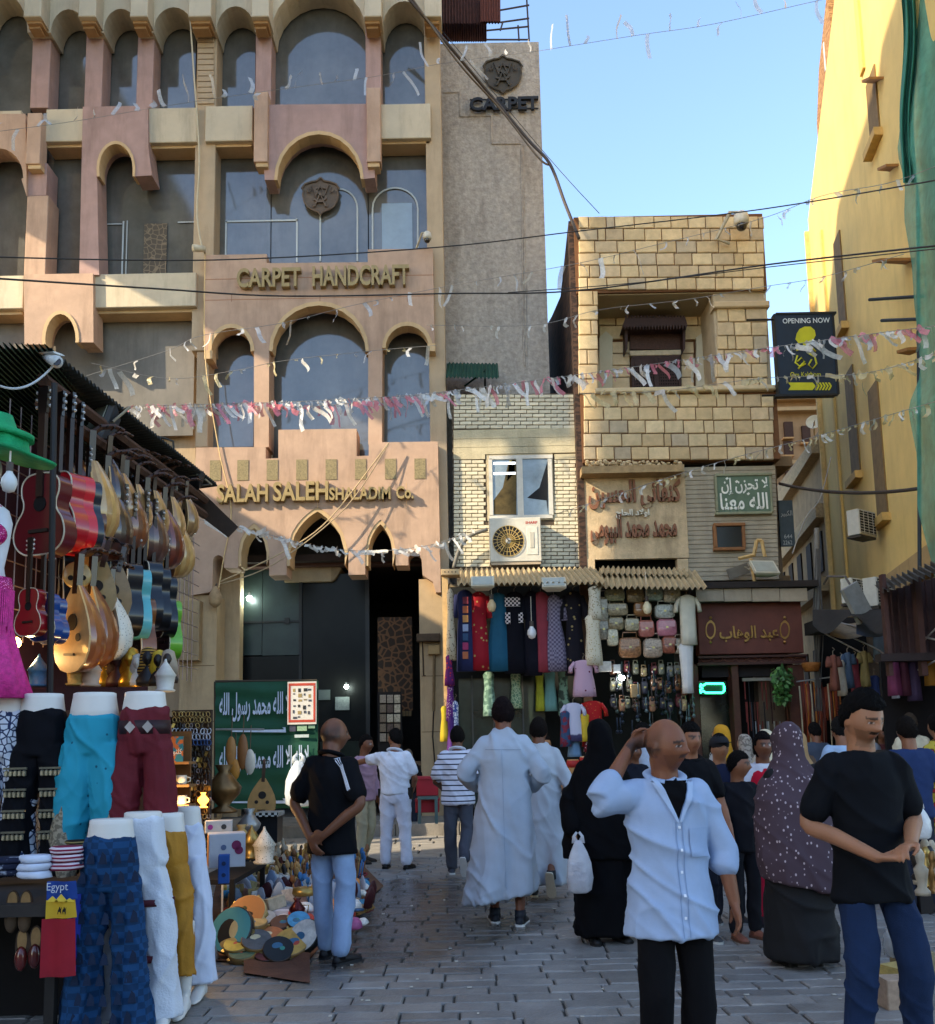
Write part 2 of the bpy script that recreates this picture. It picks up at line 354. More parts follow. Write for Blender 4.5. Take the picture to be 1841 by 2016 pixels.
# interior rails and hung carpets seen through the second-floor glass are real pieces behind clear gaps
for pts in ([(443, 433, 446, 516), (583, 430, 586, 516), (443, 433, 586, 436)], [(240, 435, 243, 540), (248, 434, 250, 540), (192, 440, 240, 442), (350, 436, 383, 438)]):
    for (a, b_, c, d_) in pts: part('curtain_rail', mat('c4c8c4', .4, .05), (a, b_, c, d_, .40, .012))
part('hung_carpet', pat('edge', '8b7a63', '5f5548', 9, .06), (283, 440, 328, 540, .4, .012))
for cx, hw, yt in ((667, 38, 370), (778, 46, 368)):
    pts = arc(cx, hw, yt, 410) + [(cx + hw, 514), (cx + hw - 3, 514)] + arc(cx, hw - 3, yt + 3, 410)[::-1] + [(cx - hw + 3, 514), (cx - hw, 514)]
    panel('arched_frame', mat('b9bdb8', .5, .05), pts, .395, .015)
part('painted_reflection', mat('8fa0ad', .3, .08), (752, 400, 812, 514, .4, .01))  # pale plate on the pane, a reflection put into its colour
# pillars
part('pillar', conc, (384, -90, 424, 690, -.02, .5), (386, 690, 410, 880, .02, .5), (842, -90, 874, 1150, .0, .6), (-110, -90, -60, 1150, 0, .5), ch=.01)
# top arcade
def lower_edge(arches, xr, xl, yb):
    pts = [(xl, -260), (xr, -260), (xr, yb)]
    for (cx, hw, yt, ys) in sorted(arches, key=lambda a: -a[0]): pts += [(cx + hw, yb)] + arc(cx, hw, yt, ys)[::-1] + [(cx - hw, yb)]
    return pts + [(xl, yb)]
panel('arcade', cream, lower_edge([(8, 46, -12, 62), (135, 35, 18, 66), (238, 34, 17, 62), (342, 39, 14, 60)], 386, -70, 64), -.22, .6)
panel('arcade', cream, lower_edge([(464, 38, 12, 62), (628, 93, -28, 62), (796, 43, 2, 58)], 846, 420, 62), -.22, .6)
for x in (68, 175, 276, 395, 513, 733, 850):                       # stepped corbels under the oversailing top floor
    w = 22 if x == 395 else 17
    part('corbel', cream, (x - w, -200, x + w, 32, -.62, .5), ch=.015)
    part('corbel', mat('b08a5e', .9, .15, 3, .2), (x - w + 3, 32, x + w - 3, 46, -.5, .36), (x - w + 6, 46, x + w - 6, 56, -.42, .25))
for i, (a, c) in enumerate([(62, 98), (168, 202), (270, 302), (503, 534), (720, 750)]): part('column', salmon_shade, (a, 55, c, 212, -.05, .45), ch=.01)
for i in range(13): part('arch_brick', conc, (389, 62 + i * 11, 421, 71.5 + i * 11, -.05, .05), ch=.004)
# oversailing top storey above the picture, which shades the upper bays
MB().box(X0, D - 1.15, at(600, -330, D).z, X1, D + 6, at(600, -330, D).z + 3.0).obj('top_storey', cream, cb)
# first spandrel band
part('spandrel', cream, (90, 214, 166, 278, -.12, .5), (289, 212, 388, 280, -.12, .5), (404, 208, 497, 277, -.12, .5), (746, 204, 848, 272, -.12, .5), (-60, 218, 40, 290, -.1, .5), ch=.012)
part('soffit', trim, (92, 279, 164, 290, 0, .4), (292, 281, 386, 292, 0, .4), (408, 278, 495, 289, 0, .4), (750, 273, 845, 283, 0, .4))
panel('arch_panel', salmon_shade, [(163, 210), (291, 208), (292, 290), (299, 345), (265, 347)] + arc(228, 37, 278, 330)[::-1] + [(191, 347), (195, 541), (156, 541)], -.2, .5)
panel('arch_panel', salmon_shade, [(514, 206), (737, 204), (738, 350), (717, 352)] + arc(628, 87, 258, 350)[::-1] + [(540, 354), (521, 354)], -.2, .5)
panel('arch_rim', trim, [(717, 352)] + arc(628, 88, 257, 351)[::-1] + [(540, 354), (546, 354)] + arc(628, 82, 264, 352) + [(711, 352)], -.225, .3)
panel('arch_rim', trim, [(265, 347)] + arc(228, 38, 277, 331)[::-1] + [(191, 347), (196, 347)] + arc(228, 33, 283, 331) + [(261, 347)], -.225, .3)
panel('arch_panel', salmon, [(-60, 224), (50, 224), (52, 330), (52, 385), (42, 352)] + arc(0, 46, 292, 350)[::-1] + [(-60, 350)], -.2, .4)
part('pilaster', salmon, (500, 180, 527, 318, -.34, .3), (722, 172, 749, 318, -.34, .3), (52, 222, 80, 322, -.34, .3), ch=.01)
part('pilaster_foot', trim, (504, 319, 527, 328, -.3, .26), (724, 319, 747, 328, -.3, .26), (55, 323, 80, 332, -.3, .26))
part('column', salmon, (50, 385, 92, 545, -.15, .5), ch=.01)
part('column', salmon_shade, (54, 322, 92, 385, -.12, .5))  # same column in the shaded tone, above the painted shadow edge
# second spandrel band
part('spandrel', cream, (-60, 543, 46, 608, -.12, .5), (180, 538, 386, 604, -.14, .5), ch=.012)
part('soffit', trim, (-60, 609, 44, 620, 0, .4), (184, 605, 386, 616, 0, .4))
panel('arch_panel', salmon, [(47, 540), (183, 538), (184, 674), (154, 674)] + arc(119, 36, 612, 668)[::-1] + [(83, 678), (48, 678)], -.26, .5)
panel('arch_rim', trim, [(154, 674)] + arc(119, 36.5, 611, 668)[::-1] + [(83, 678), (90, 678)] + arc(119, 30, 618, 669) + [(148, 674)], -.285, .3)
# panel with CARPET HANDCRAFT and three arches
big = [(402, 502), (525, 500), (525, 518), (724, 516), (724, 491), (852, 489), (856, 690), (842, 690), (842, 672)] + arc(802, 49, 634, 684)[::-1][1:] + [(752, 872), (725, 874), (725, 690)] + \
      arc(628, 98, 594, 690)[::-1][1:] + [(529, 880), (500, 882), (500, 700)] + arc(455, 45, 638, 690)[::-1][1:] + [(416, 706), (402, 706)]
panel('sign_panel', salmon, big, -.2, .5)
for cx, hw, yt, ys in ((455, 45, 638, 690), (628, 98, 594, 690), (802, 49, 634, 684)):
    panel('arch_rim', trim, arc(cx, hw + .5, yt - 1, ys) + [(cx + hw - 7, ys + 2)] + arc(cx, hw - 6, yt + 7, ys + 2)[::-1], -.235, .3)
part('arch_foot', trim, (402, 690, 418, 706, -.26, .3), (842, 676, 857, 691, -.26, .3))
for x in (456, 630, 802): part('panel_joint', mat('8a5f48', .9), (x - .5, 580, x + .5, 594, -.203, .01))
for y in (545, 586): part('panel_joint', mat('a5714f', .9), (404, y, 854, y + 1.1, -.203, .01))
letter_m = mat('a08a5c', .55, .15, 10, .1, metal=.25)
sign1 = T('shop_lettering', 'raised bronze letters reading CARPET HANDCRAFT on the salmon panel', 'lettering', at(640, 570, D - .2))
letters(sign1, 'CARPET', 469, 533, 594, 571, D - .21, .13, letter_m, .025); letters(sign1, 'HANDCRAFT', 617, 528, 806, 568, D - .21, .13, letter_m, .025)
# lower panel with battlement top, tiles and pointed arches
low = [(386, 881), (523, 880), (523, 903), (548, 902), (548, 846), (702, 844), (702, 898), (726, 897), (726, 871), (862, 869), (868, 1166), (858, 1166), (852, 1145), (832, 1132), (830, 1100)] + \
      arc(816, 12, 1085, 1098)[::-1] + [(804, 1113), (779, 1113), (779, 1085)] + arc(749, 30, 1023, 1085, pointed=True)[::-1][1:] + [(719, 1131), (686, 1132), (686, 1085)] + \
      arc(625, 60, 998, 1085, pointed=True)[::-1][1:] + [(564, 1132), (530, 1133), (530, 1085)] + arc(500, 31, 1030, 1085, pointed=True)[::-1][1:] + [(469, 1118), (441, 1118), (441, 1104)] + arc(430, 11, 1093, 1106)[::-1] + [(418, 1165), (376, 1172)]
panel('arch_panel', salmon, low, -.3, .55)
for cx, hw, yt in ((500, 31, 1030), (625, 60, 998), (749, 30, 1023)):
    panel('arch_rim', trim, arc(cx, hw + .5, yt - 1, 1086, pointed=True) + [(cx + hw - 6, 1114), (cx + hw - 6, 1088)] + arc(cx, hw - 6, yt + 9, 1088, pointed=True)[::-1] + [(cx - hw + 6, 1114), (cx - hw, 1114)], -.285, .5)
for i, x in enumerate((424, 478, 536, 594, 652, 710, 769, 827)): part('tile', mat('8f7f58', .5, .35, 40, .1), (x - 11, 903 + (3 - i * .5), x + 11, 943 + (3 - i * .5), -.312, .03))
for x in (456, 625, 800): part('panel_joint', mat('e0b787', .9), (x - .5, 950, x + .5, 1000, -.303, .01))
sign2 = T('shop_lettering', 'raised bronze letters reading SALAH SALEH SHALADIM Co. above the entrance', 'lettering', at(620, 975, D - .3))
for w, a, b_, c, d_ in (('SALAH', 430, 956, 530, 992), ('SALEH', 540, 951, 648, 989), ('SHALADIM', 650, 962, 770, 987), ('Co.', 781, 960, 815, 985)): letters(sign2, w, a, b_, c, d_, D - .31, .13, letter_m, .025)
# entrance: piers, dark hall, shop window, lamps
pier = mat('bb9f78', .85, .1, 3, .2, 60, dirt=.55)
part('pier', pier, (352, 1172, 424, 1660, -.2, .6), (424, 1110, 470, 1660, .5, .3), (828, 1140, 880, 1662, -.1, .6))
for y in (1310, 1420, 1530): part('stone_joint', mat('7d6547', .9), (354, y, 422, y + 1.5, -.203, .01), (830, y + 20, 878, y + 21.5, -.103, .01))
ex0, ez0, ex1, ez1 = fr(420, 1090, 835, 1660, D + .6)
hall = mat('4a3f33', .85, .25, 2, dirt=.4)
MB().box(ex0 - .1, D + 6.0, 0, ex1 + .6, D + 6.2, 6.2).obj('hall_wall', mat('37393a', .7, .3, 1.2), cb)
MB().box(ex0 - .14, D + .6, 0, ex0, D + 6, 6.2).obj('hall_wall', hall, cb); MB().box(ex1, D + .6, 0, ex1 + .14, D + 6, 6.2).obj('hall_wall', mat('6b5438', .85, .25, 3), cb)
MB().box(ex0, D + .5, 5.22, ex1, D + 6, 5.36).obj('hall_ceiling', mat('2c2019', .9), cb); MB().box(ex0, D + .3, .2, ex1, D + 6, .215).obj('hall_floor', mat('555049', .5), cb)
part('beam', mat('4a2d22', .8, .2, 4), (470, 1095, 830, 1113, .7, .3)); part('light_box', mat('a08c6c', .7, .2, 3), (560, 1108, 652, 1145, .9, .8))
panel('light_box_end', mat('8a7759', .7), [(652, 1108), (672, 1118), (660, 1140), (652, 1145)], .9, .8)
part('shop_window_pane', mat('28332f', .35, .35, 2, spec=.3), (476, 1120, 516, 1290, 1.0, .02), (517, 1120, 590, 1290, 1.003, .02))  # greener upper left panes: the bulb's light put into their colour
part('shop_window_pane', mat('11110f', .35, .5, 1.5, spec=.15), (476, 1292, 590, 1460, 1.0, .02), (592, 1130, 720, 1460, 1.02, .02))
part('window_rail', mat('1c1a18', .5), (474, 1222, 592, 1226, .97, .03), (560, 1216, 570, 1228, .95, .03), (588, 1110, 594, 1600, .96, .04), (720, 1110, 728, 1600, .96, .05))
part('shop_door', mat('20261f', .3, .3, 2, spec=.3), (630, 1460, 720, 1600, 1.0, .03))
part('notice', mat('6b706c', .6, .3, 30), (660, 1372, 688, 1398, .95, .01)); part('notice_lintel', mat('59605a', .6), (624, 1358, 650, 1378, .95, .02))
rug = T('wall_rug', 'brown diamond patterned rug hanging inside the dark entrance', 'rug', at(780, 1300, D + .9)); b = MB(); fbox(b, 744, 1215, 812, 1400, D + .9, .02); b.obj('pile', pat('edge', '6a4a30', '35291f', 7, .1), rug)
for i in range(22): b = MB(); x = 745 + i * 3; fbox(b, x, 1400, x + 1.5, 1410, D + .9, .01); b.obj('fringe', mat('8a7450', .9), rug)
rack = T('postcard_rack', 'tall rack of small framed pictures standing inside the entrance', 'rack', at(770, 1590, D + .3))
for r in range(5):
    for c in range(3):
        b = MB(); fbox(b, 748 + c * 14, 1368 + r * 19, 760 + c * 14, 1384 + r * 19, D + .3 + .02 * c, .02, ch=.004); b.obj('picture', mat(random.choice(['b8a98c', '7d6a52', '9b8a74', '5d4a3c']), .6, .5, 40), rack)
b = MB(); fbox(b, 744, 1362, 792, 1600, D + .36, .03); b.obj('board', mat('1e1712', .8), rack)
tb = T('display_table', 'dark wooden table with carved legs inside the entrance', 'table', at(780, 1600, D + .1)); b = MB(); fbox(b, 728, 1500, 830, 1508, D + .05, .5); b.obj('table_top', mat('6a543b', .5), tb)
for x in (732, 822): b = MB(); fbox(b, x, 1508, x + 6, 1600, D + .1, .05); b.obj('leg', mat('4a3826', .6), tb)
for (x, y, r, e) in ((491, 1178, 6, 30), (682, 1352, 4.5, 22)):
    t = T('hall_lamp', 'glowing white bulb hanging inside the %s of the entrance hall' % ('upper left' if x < 500 else 'lower middle'), 'lamp', at(x, y, D + .85)); p = at(x, y, D + .85); R = r / ppm(D)
    MB().ball(p, R, 10, 8).obj('bulb', mat((.85, 1, .95), .3, 0, emit=e), t, True); MB().tube([p + Vector((0, 0, R * .8)), p + Vector((0, 0, R * 2))], R * .5).obj('socket', mat('333333'), t)
    ld = bpy.data.lights.new('hall_light', 'POINT'); ld.energy = 2.5; ld.color = (.8, 1, .9); ld.shadow_soft_size = .05; lo = bpy.data.objects.new('hall_light', ld); COL.objects.link(lo); lo.location = p + Vector((0, -.12, 0)); lo.parent = t; lo.matrix_parent_inverse = Matrix.Translation(-t.location)
t = T('dead_bulb', 'unlit white bulb under the light box over the entrance', 'lamp', at(597, 1155, D + .9)); MB().ball(at(597, 1156, D + 1.2), .055, 10, 8).obj('bulb', mat('b8b8b4', .4), t, True); MB().tube([at(597, 1152, D + 1.2), at(597, 1143, D + 1.2)], .025).obj('socket', mat('444444'), t)
# boxes and cables on the piers
eb = T('electric_cabinet', 'weathered wooden electric cabinet fixed to the left pier', 'cabinet', at(362, 1300, D - .4))
for i, (a, c) in enumerate(((328, 352), (353, 377), (378, 392))): b = MB(); fbox(b, a, 1182, c, 1300, D - .45 + i * .012, .25, ch=.006); b.obj('door', mat('a58c68', .8, .15, 4, .2, dirt=.5), eb)
lamp = T('broken_lamp', 'dusty cone wall lamp hanging at the left corner of the entrance', 'lamp', at(424, 1160, D - .35)); MB().lathe([(.03, .2), (.08, .12), (.13, 0), (.11, -.14), (.03, -.2)], 12, at(424, 1175, D - .42)).obj('lamp_shade', mat('a78a64', .8, .3, 8), lamp, True); MB().tube([at(424, 1165, D - .42), at(426, 1150, D - .3)], .015).obj('bracket', mat('5a4a36'), lamp)
mb_ = T('meter_box', 'small beige meter box with a long pipe on the right pier', 'meter', at(857, 1290, D - .15)); b = MB(); fbox(b, 843, 1270, 866, 1288, D - .22, .12, ch=.01); b.obj('box', mat('b3925f', .7, .15), mb_); MB().tube([at(855, 1288, D - .15), at(854, 1400, D - .15)], .025).obj('pipe', mat('77603f', .7), mb_); MB().tube([at(854, 1400, D - .14), at(852, 1450, D - .14), at(856, 1500, D - .14), at(861, 1560, D - .14)], .012).obj('cable', mat('1c1916', .7), mb_)
bk = T('wall_bracket', 'dark horizontal timber bracket on the right pier', 'bracket', at(842, 1256, D - .2)); b = MB(); fbox(b, 820, 1247, 866, 1262, D - .3, .2, ch=.01); b.obj('timber', mat('54422e', .8, .3, 12), bk); MB().tube([at(832, 1262, D - .16), at(834, 1330, D - .16), at(838, 1330, D - .16)], .012).obj('cable', mat('3a2c1e'), bk)
# emblems
def emblem(x, y, Y, s, label, m_):
    e = T('shop_emblem', label, 'emblem', at(x, y, Y)); q = s / 50
    o = [(0, -40), (8, -33), (20, -31), (34, -26), (40, -17), (36, -12), (38, -4), (35, 10), (28, 22), (16, 29), (5, 33), (0, 39)]; o = o + [(-a, b_) for a, b_ in o[-2:0:-1]]
    MB().prism(pol([(x + a * q, y + b_ * q) for a, b_ in o], Y), Y, Y + .05).obj('shield', m_, e)
    P = pol([(x + a * q, y + b_ * q) for a, b_ in o], Y - .03); MB().tube([(a, Y - .02, b_) for a, b_ in P] + [(P[0][0], Y - .02, P[0][1])], .022, 6).obj('rope_border', m_, e)
    def st(pts, r=.022): MB().tube([at(x + a * q, y + b_ * q, Y - .045) for a, b_ in pts], r, 6).obj('monogram_stroke', m_, e)
    ftext(k := MB(), 'S', x - 15 * q, y - 19 * q, x + 15 * q, y + 12 * q, Y - .01, .03, -.01); k.obj('monogram_letter', m_, e); ftext(k := MB(), 'A', x - 13 * q, y - 4 * q, x + 13 * q, y + 24 * q, Y - .012, .045, -.02); k.obj('monogram_letter', m_, e)
    ftext(k := MB(), 'W', x - 19 * q, y - 23 * q, x + 19 * q, y + 4 * q, Y - .012, .04, -.02); k.obj('monogram_letter', m_, e)
    for f in (-1, 1): st([(f * (25 + 4 * math.cos(t)), -14 + 5 * math.sin(t)) for t in np.linspace(0, 4.5, 10)], .014); st([(f * (14 + 3 * math.cos(t)), 18 + 4 * math.sin(t)) for t in np.linspace(0, 4.5, 8)], .012)
    return e
em = mat('6b5b4c', .7, .2, 8)
emblem(631, 386, D + .3, 46, 'dark brown shield emblem with monogram on the second floor glass', em)
# ================================================================ concrete tower
TY = 18.9; tw = T('concrete_tower', 'tall rough concrete tower beside the carpet building', 'tower', at(970, 1500, TY))
tconc = mat('aea293', .95, .26, 9, 1.0, 22, dirt=.5)
tx0, tz0, tx1, tz1 = fr(868, 84, 1074, 900, TY); MB().box(tx0, TY, 0, tx1, TY + 5, tz1).obj('shaft', tconc, tw)
g = [(874, 182), (905, 181), (906, 229), (967, 228), (968, 283), (1027, 283), (1030, 660), (1033, 720)]
for i in range(len(g) - 1): MB().tube([at(*g[i], TY - .005), at(*g[i + 1], TY - .005)], .022, 6).obj('raised_strip', tconc, tw)
MB().tube([at(1029, 283, TY - .005), at(1037, 700, TY - .005)], .02, 6).obj('raised_strip', tconc, tw)
emblem(990, 146, TY - .05, 48, 'dark shield emblem with monogram on the concrete tower', mat('4c4438', .7, .2, 8))
s3 = T('shop_lettering', 'dark iron letters reading CARPET near the tower top', 'lettering', at(990, 208, TY)); letters(s3, 'CARPET', 925, 194, 1060, 220, TY - .06, .07, mat('2b2a2a', .6, .1, metal=.4), .03)
for y in (196, 214): MB().tube([at(925, y, TY - .03), at(1060, y - 1, TY - .03)], .014, 6).obj('rail', mat('2b2a2a', .6), s3)
shk = T('rooftop_shack', 'rusty corrugated iron shack on the tower roof', 'shack', at(930, 80, TY + 1)); rust = mat('4b2a22', .75, .35, 9, .2)
def corr(b, A, B, C_, n, amp, thick=.006, k=6):
    """corrugated sheet: edge A-B carries the waves, swept to C (A + (C - A))"""
    A, B, C_ = Vector(A), Vector(B), Vector(C_); up = (B - A).cross(C_ - A).normalized(); N = n * k
    for s_ in (0, 1):
        V = []
        for j in (0, 1):
            for i in range(N + 1): V.append(A.lerp(B, i / N) + (C_ - A) * j + up * (amp * math.sin(2 * math.pi * i / k) + s_ * thick))
        b.add(V, [(i, i + 1, i + N + 2, i + N + 1) for i in range(N)])
    return b
zt = at(900, 80, TY + 1).z
for (a, y0_, c, y1_, dy) in ((868, 0, 985, 46, 1.2), (868, 46, 958, 82, 1.6)): corr(MB(), at(a, y0_ - 30, TY + dy), at(c, y0_ - 30, TY + dy), at(a, y1_, TY + dy), 20, .02).obj('sheet', rust, shk)
corr(MB(), at(945, -5, TY + 1.1), at(985, -5, TY + 1.1), at(945, 42, TY + 1.1), 8, .02).obj('sheet', mat('6a3a2e', .7, .3, 9), shk)
rl = T('roof_railing', 'thin steel frame railing on the tower roof edge', 'railing', at(1010, 80, TY + .8)); st_ = mat('4a3c36', .6, .2, metal=.3)
for (p, q) in (((958, 78), (1042, 78)), ((958, 60), (1042, 52)), ((985, 44), (1042, 36)), ((985, 20), (1042, 10)), ((1042, 80), (1036, -20)), ((1022, 80), (1020, 50)), ((985, 60), (990, 44))): MB().tube([at(*p, TY + 1), at(*q, TY + 1)], .02, 6).obj('bar', st_, rl)
ga = T('green_awning', 'small dark green corrugated awning at the foot of the tower', 'awning', at(930, 760, D)); corr(MB(), at(880, 714, D + .5), at(980, 716, D + .5), at(878, 742, D - .3), 14, .02).obj('sheet', mat('1f4a38', .6, .25, 6), ga); MB().tube([at(955, 728, D + .1), at(955, 765, D + .1)], .02).obj('post', mat('2a2622'), ga); MB().tube([at(955, 730, D), at(915, 760, D + .3)], .02).obj('brace', mat('1d3a2e'), ga)
# ================================================================ white brick house
BY = D - .05
bh = T('white_brick_house', 'narrow house of cream glazed brick with a white window', 'house', at(1015, 1600, BY))
mort = mat('5a4c3c', .95, .2, 6, .3)
hx0, hz0, hx1, hz1 = fr(893, 776, 1146, 1130, BY + .03)
MB().box(hx0, BY + .03, 0, hx1 + .05, BY + 5, hz1).obj('wall', mort, bh)
bm_ = mat('d9cdae', .55, .12, 14, .15, 60, rand=.13); bricks = []
rows = [(776 + i * 7.55, 776 + (i + 1) * 7.55) for i in range(9)] + [(905 + i * 7.55, 905 + (i + 1) * 7.55) for i in range(28)]
nb = 0; extra = MB()
for ri, (ya, yb) in enumerate(rows):
    x = 893 - (ri % 2) * 12
    while x < 1144:
        a, c = max(x, 893), min(x + 24, 1145)
        hid = (958 < c and a < 1090 and 893 < yb and ya < 1026) or (962 < a and c < 1066 and 1018 < ya < 1104)
        if 958 < c and a < 1090 and 893 < yb and ya < 1026:
            if a < 958 - 5: c = 957
            elif c > 1095: a = 1091
            else: c = a
        if c - a > 4 and not (964 < a and c < 1064 and 1020 < ya < 1100):
            b = MB() if nb < 300 else extra; fbox(b, a + .7, ya + .75, c - .7, yb - .75, BY + rnd(-.004, .006), .05, ch=.004)
            if nb < 300: b.obj('brick', bm_, bh)
            nb += 1
        x += 24
if extra.v: extra.obj('brick_field', bm_, bh, kind='stuff')
sb = MB()                                                            # brick return at the left corner
for i in range(46):
    y = 776 + i * 7.55; z1, z0 = at(893, y + .7, BY).z, at(893, y + 6.8, BY).z
    for k in range(3): sb.box(hx0 - .012, BY + .06 + k * .24 + (i % 2) * .1, z0, hx0 + .02, BY + .27 + k * .24 + (i % 2) * .1, z1)
sb.obj('side_brick_field', mat('8e836f', .7, .2, 9), bh, kind='stuff')
bc = mat('c4b795', .95, .12, 5, .5, 30, dirt=.35)
for i, (ya, yb) in enumerate(((844, 862), (862, 879), (879, 893))): b = MB(); fbox(b, 893, ya + .4, 1146, yb - .3, BY - .012 + .003 * i, .06); b.obj('concrete_band', bc, bh)
for a, c in ((893, 955), (1092, 1146)): b = MB(); fbox(b, a, 893.5, c, 904, BY - .008, .05); b.obj('concrete_band', bc, bh)
w = T('white_window', 'white casement window with a torn dark curtain in the cream brick house', 'window', at(1026, 1020, BY)); wf = mat('cfc9ba', .5, .1, 8)
MB().box(*[v for v in (at(958, 950, BY).x, BY + .012, at(1026, 1024, BY).z, at(1090, 950, BY).x, BY + .029, at(1026, 893, BY).z)]).obj('reveal', mat('b8a98a', .9, .15, 8, .4), w)
for (a, b_, c, d_) in ((963, 896, 1088, 903), (963, 1014, 1088, 1021), (963, 903, 970, 1014), (1080, 903, 1088, 1014), (1018, 903, 1030, 1014)): b = MB(); fbox(b, a, b_, c, d_, BY - .03, .04); b.obj('frame', wf, w)
for (a, c) in ((970, 1018), (1030, 1080)): b = MB(); fbox(b, a, 903, c, 1014, BY, .008); b.obj('pane', mat('7f8a8c', .12, .3, 3, spec=.9), w)
for pts, m_ in (([(972, 1013), (972, 985), (990, 960), (1000, 915), (1010, 905), (1017, 905), (1017, 1013)], mat('57492a', .9, .4, 7)), ([(998, 948), (1003, 906), (1013, 906), (1014, 930)], mat('b39a3a', .9, .2)), ([(1038, 980), (1062, 960), (1079, 905), (1079, 1012), (1076, 985), (1050, 982)], mat('1d1f23', .9))):
    MB().prism(pol(pts, BY - .004), BY - .006, BY - .002).obj('curtain', m_, w)
for y in (910, 930): b = MB(); fbox(b, 972, y, 1015, y + 4, BY - .008, .004); b.obj('tube_lamp', mat((.9, .95, 1), .3, 0, emit=1.6), w)
def ac_unit(x0, y0, x1, y1, Y, label, brand=None):
    t = T('air_conditioner', label, 'air conditioner', at((x0 + x1) / 2, y1, Y)); X0, Z0, X1, Z1 = fr(x0, y0, x1, y1, Y); w_, h_ = X1 - X0, Z1 - Z0; wm = mat('cdc6b4', .5, .1, 6, dirt=.3)
    MB().box(X0, Y, Z0, X1, Y + .38, Z1, ch=.015).obj('case', wm, t); cx, cz, r = X0 + w_ * .36, Z0 + h_ * .47, min(w_ * .3, h_ * .4)
    R90 = Matrix.Translation((cx, Y, cz)) @ Matrix.Rotation(math.pi / 2, 4, 'X')
    MB().lathe([(r, 0), (r, .008), (.01, .008)], 32, M=R90).obj('fan_opening', mat('2a2620', .7), t)
    for k in range(3):
        a = 2 * math.pi * k / 3; MB().tube([(cx, Y - .012, cz), (cx + r * .85 * math.cos(a), Y - .012, cz + r * .85 * math.sin(a))], r * .16, 6, flat=.15).obj('fan_blade', mat('5b513e', .6), t)
    for k in range(24):
        a = 2 * math.pi * k / 24; MB().tube([(cx + r * .2 * math.cos(a), Y - .03, cz + r * .2 * math.sin(a)), (cx + r * .97 * math.cos(a + .15), Y - .022, cz + r * .97 * math.sin(a + .15))], r * .022, 5).obj('guard_rib', mat('c6a763', .5), t)
    for q in (.45, .72, 1.0): MB().tube([(cx + r * q * math.cos(a), Y - .024, cz + r * q * math.sin(a)) for a in np.linspace(0, 2 * math.pi, 33)], r * .022, 5, cap=False).obj('guard_ring', mat('c6a763', .5), t)
    MB().lathe([(r * .2, 0), (r * .18, .03), (.001, .035)], 16, M=R90).obj('hub', wm, t)
    MB().box(X0 + w_ * .72, Y - .012, Z0 + h_ * .15, X0 + w_ * .93, Y, Z0 + h_ * .78, ch=.005).obj('service_panel', mat('d6cfbd', .5), t)
    MB().box(X0 + w_ * .78, Y - .022, Z0 + h_ * .3, X0 + w_ * .86, Y - .01, Z0 + h_ * .66, ch=.004).obj('handle', mat('b5ae9c', .5), t)
    MB().box(X0 + .02, Y + .02, Z0 - .05, X1 - .02, Y + .36, Z0 - .005).obj('bracket', mat('b7a184', .7), t)
    if brand: text(b := MB(), brand, X0 + w_ * .7, Z0 + h_ * .85, X0 + w_ * .93, Z0 + h_ * .91, Y - .004, bold=.03); b.obj('brand_print', mat('b8402e', .6), t)
    return t
ac_unit(964, 1019, 1066, 1106, BY - .42, 'dusty outdoor unit with yellowed fan guard under the white window', 'SHARP')
# ================================================================ stone house
SY = D - .4
sh_ = T('stone_house', 'narrow house faced in tan sandstone blocks with a recessed balcony', 'house', at(1330, 1600, SY))
st_m = [mat(c, .9, .14, 7, .45, 45, rand=.12) for c in ('d1b88c', 'cab084', 'd8c094', 'c6ae88', 'b8a688')]; sj = mat('6e4a2e', .95, .2, 5)
sx0, _, sx1, _ = fr(1138, 425, 1516, 905, SY + .06); zA, zB, zC, zD = at(1320, 421, SY).z, at(1320, 572, SY).z, at(1320, 768, SY).z, at(1320, 906, SY).z
MB().box(sx0, SY + .04, zB, sx1, SY + .4, zA - .01).obj('wall', sj, sh_); MB().box(sx0, SY + .04, zD, sx1 + .05, SY + .4, zC).obj('wall', sj, sh_)
MB().box(sx0, SY + 1.3, 0, sx1, SY + 7, zA - .3).obj('wall', mat('6b5b48', .95, .2, 4, .4), sh_)
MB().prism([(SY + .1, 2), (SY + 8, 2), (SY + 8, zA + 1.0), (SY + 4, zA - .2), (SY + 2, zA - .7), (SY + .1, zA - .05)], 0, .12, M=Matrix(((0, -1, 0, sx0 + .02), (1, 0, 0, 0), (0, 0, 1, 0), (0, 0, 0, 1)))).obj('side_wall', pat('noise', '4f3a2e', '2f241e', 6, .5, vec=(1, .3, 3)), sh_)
def stones(y0, y1, n, xl, xr, parent, Y, wob=0, wm=38):
    for i in range(n):
        ya, yb = y0 + (y1 - y0) * i / n, y0 + (y1 - y0) * (i + 1) / n; x = xl - (0 if i % 2 else rnd(10, 24))
        while x < xr - 3:
            w_ = rnd(33, 44) if random.random() > .1 else rnd(14, 20); a, c = max(x, xl), min(x + w_, xr)
            if xr - c < 9: c = xr
            b = MB(); fbox(b, a + .9, ya + .9, c - .9, yb - .9, Y + rnd(-.006, .006), .08, ch=.012); b.obj('stone_block', random.choices(st_m, [5, 4, 4, 3, 1.2])[0], parent); x = c
            if c >= xr: break
stones(425, 570, 6, 1139, 1505, sh_, SY); stones(775, 905, 5, 1149, 1524, sh_, SY)
stones(572, 775, 7.0 .__int__(), 1139, 1178, sh_, SY + .002); stones(606, 770, 6, 1412, 1512, sh_, SY + .06)
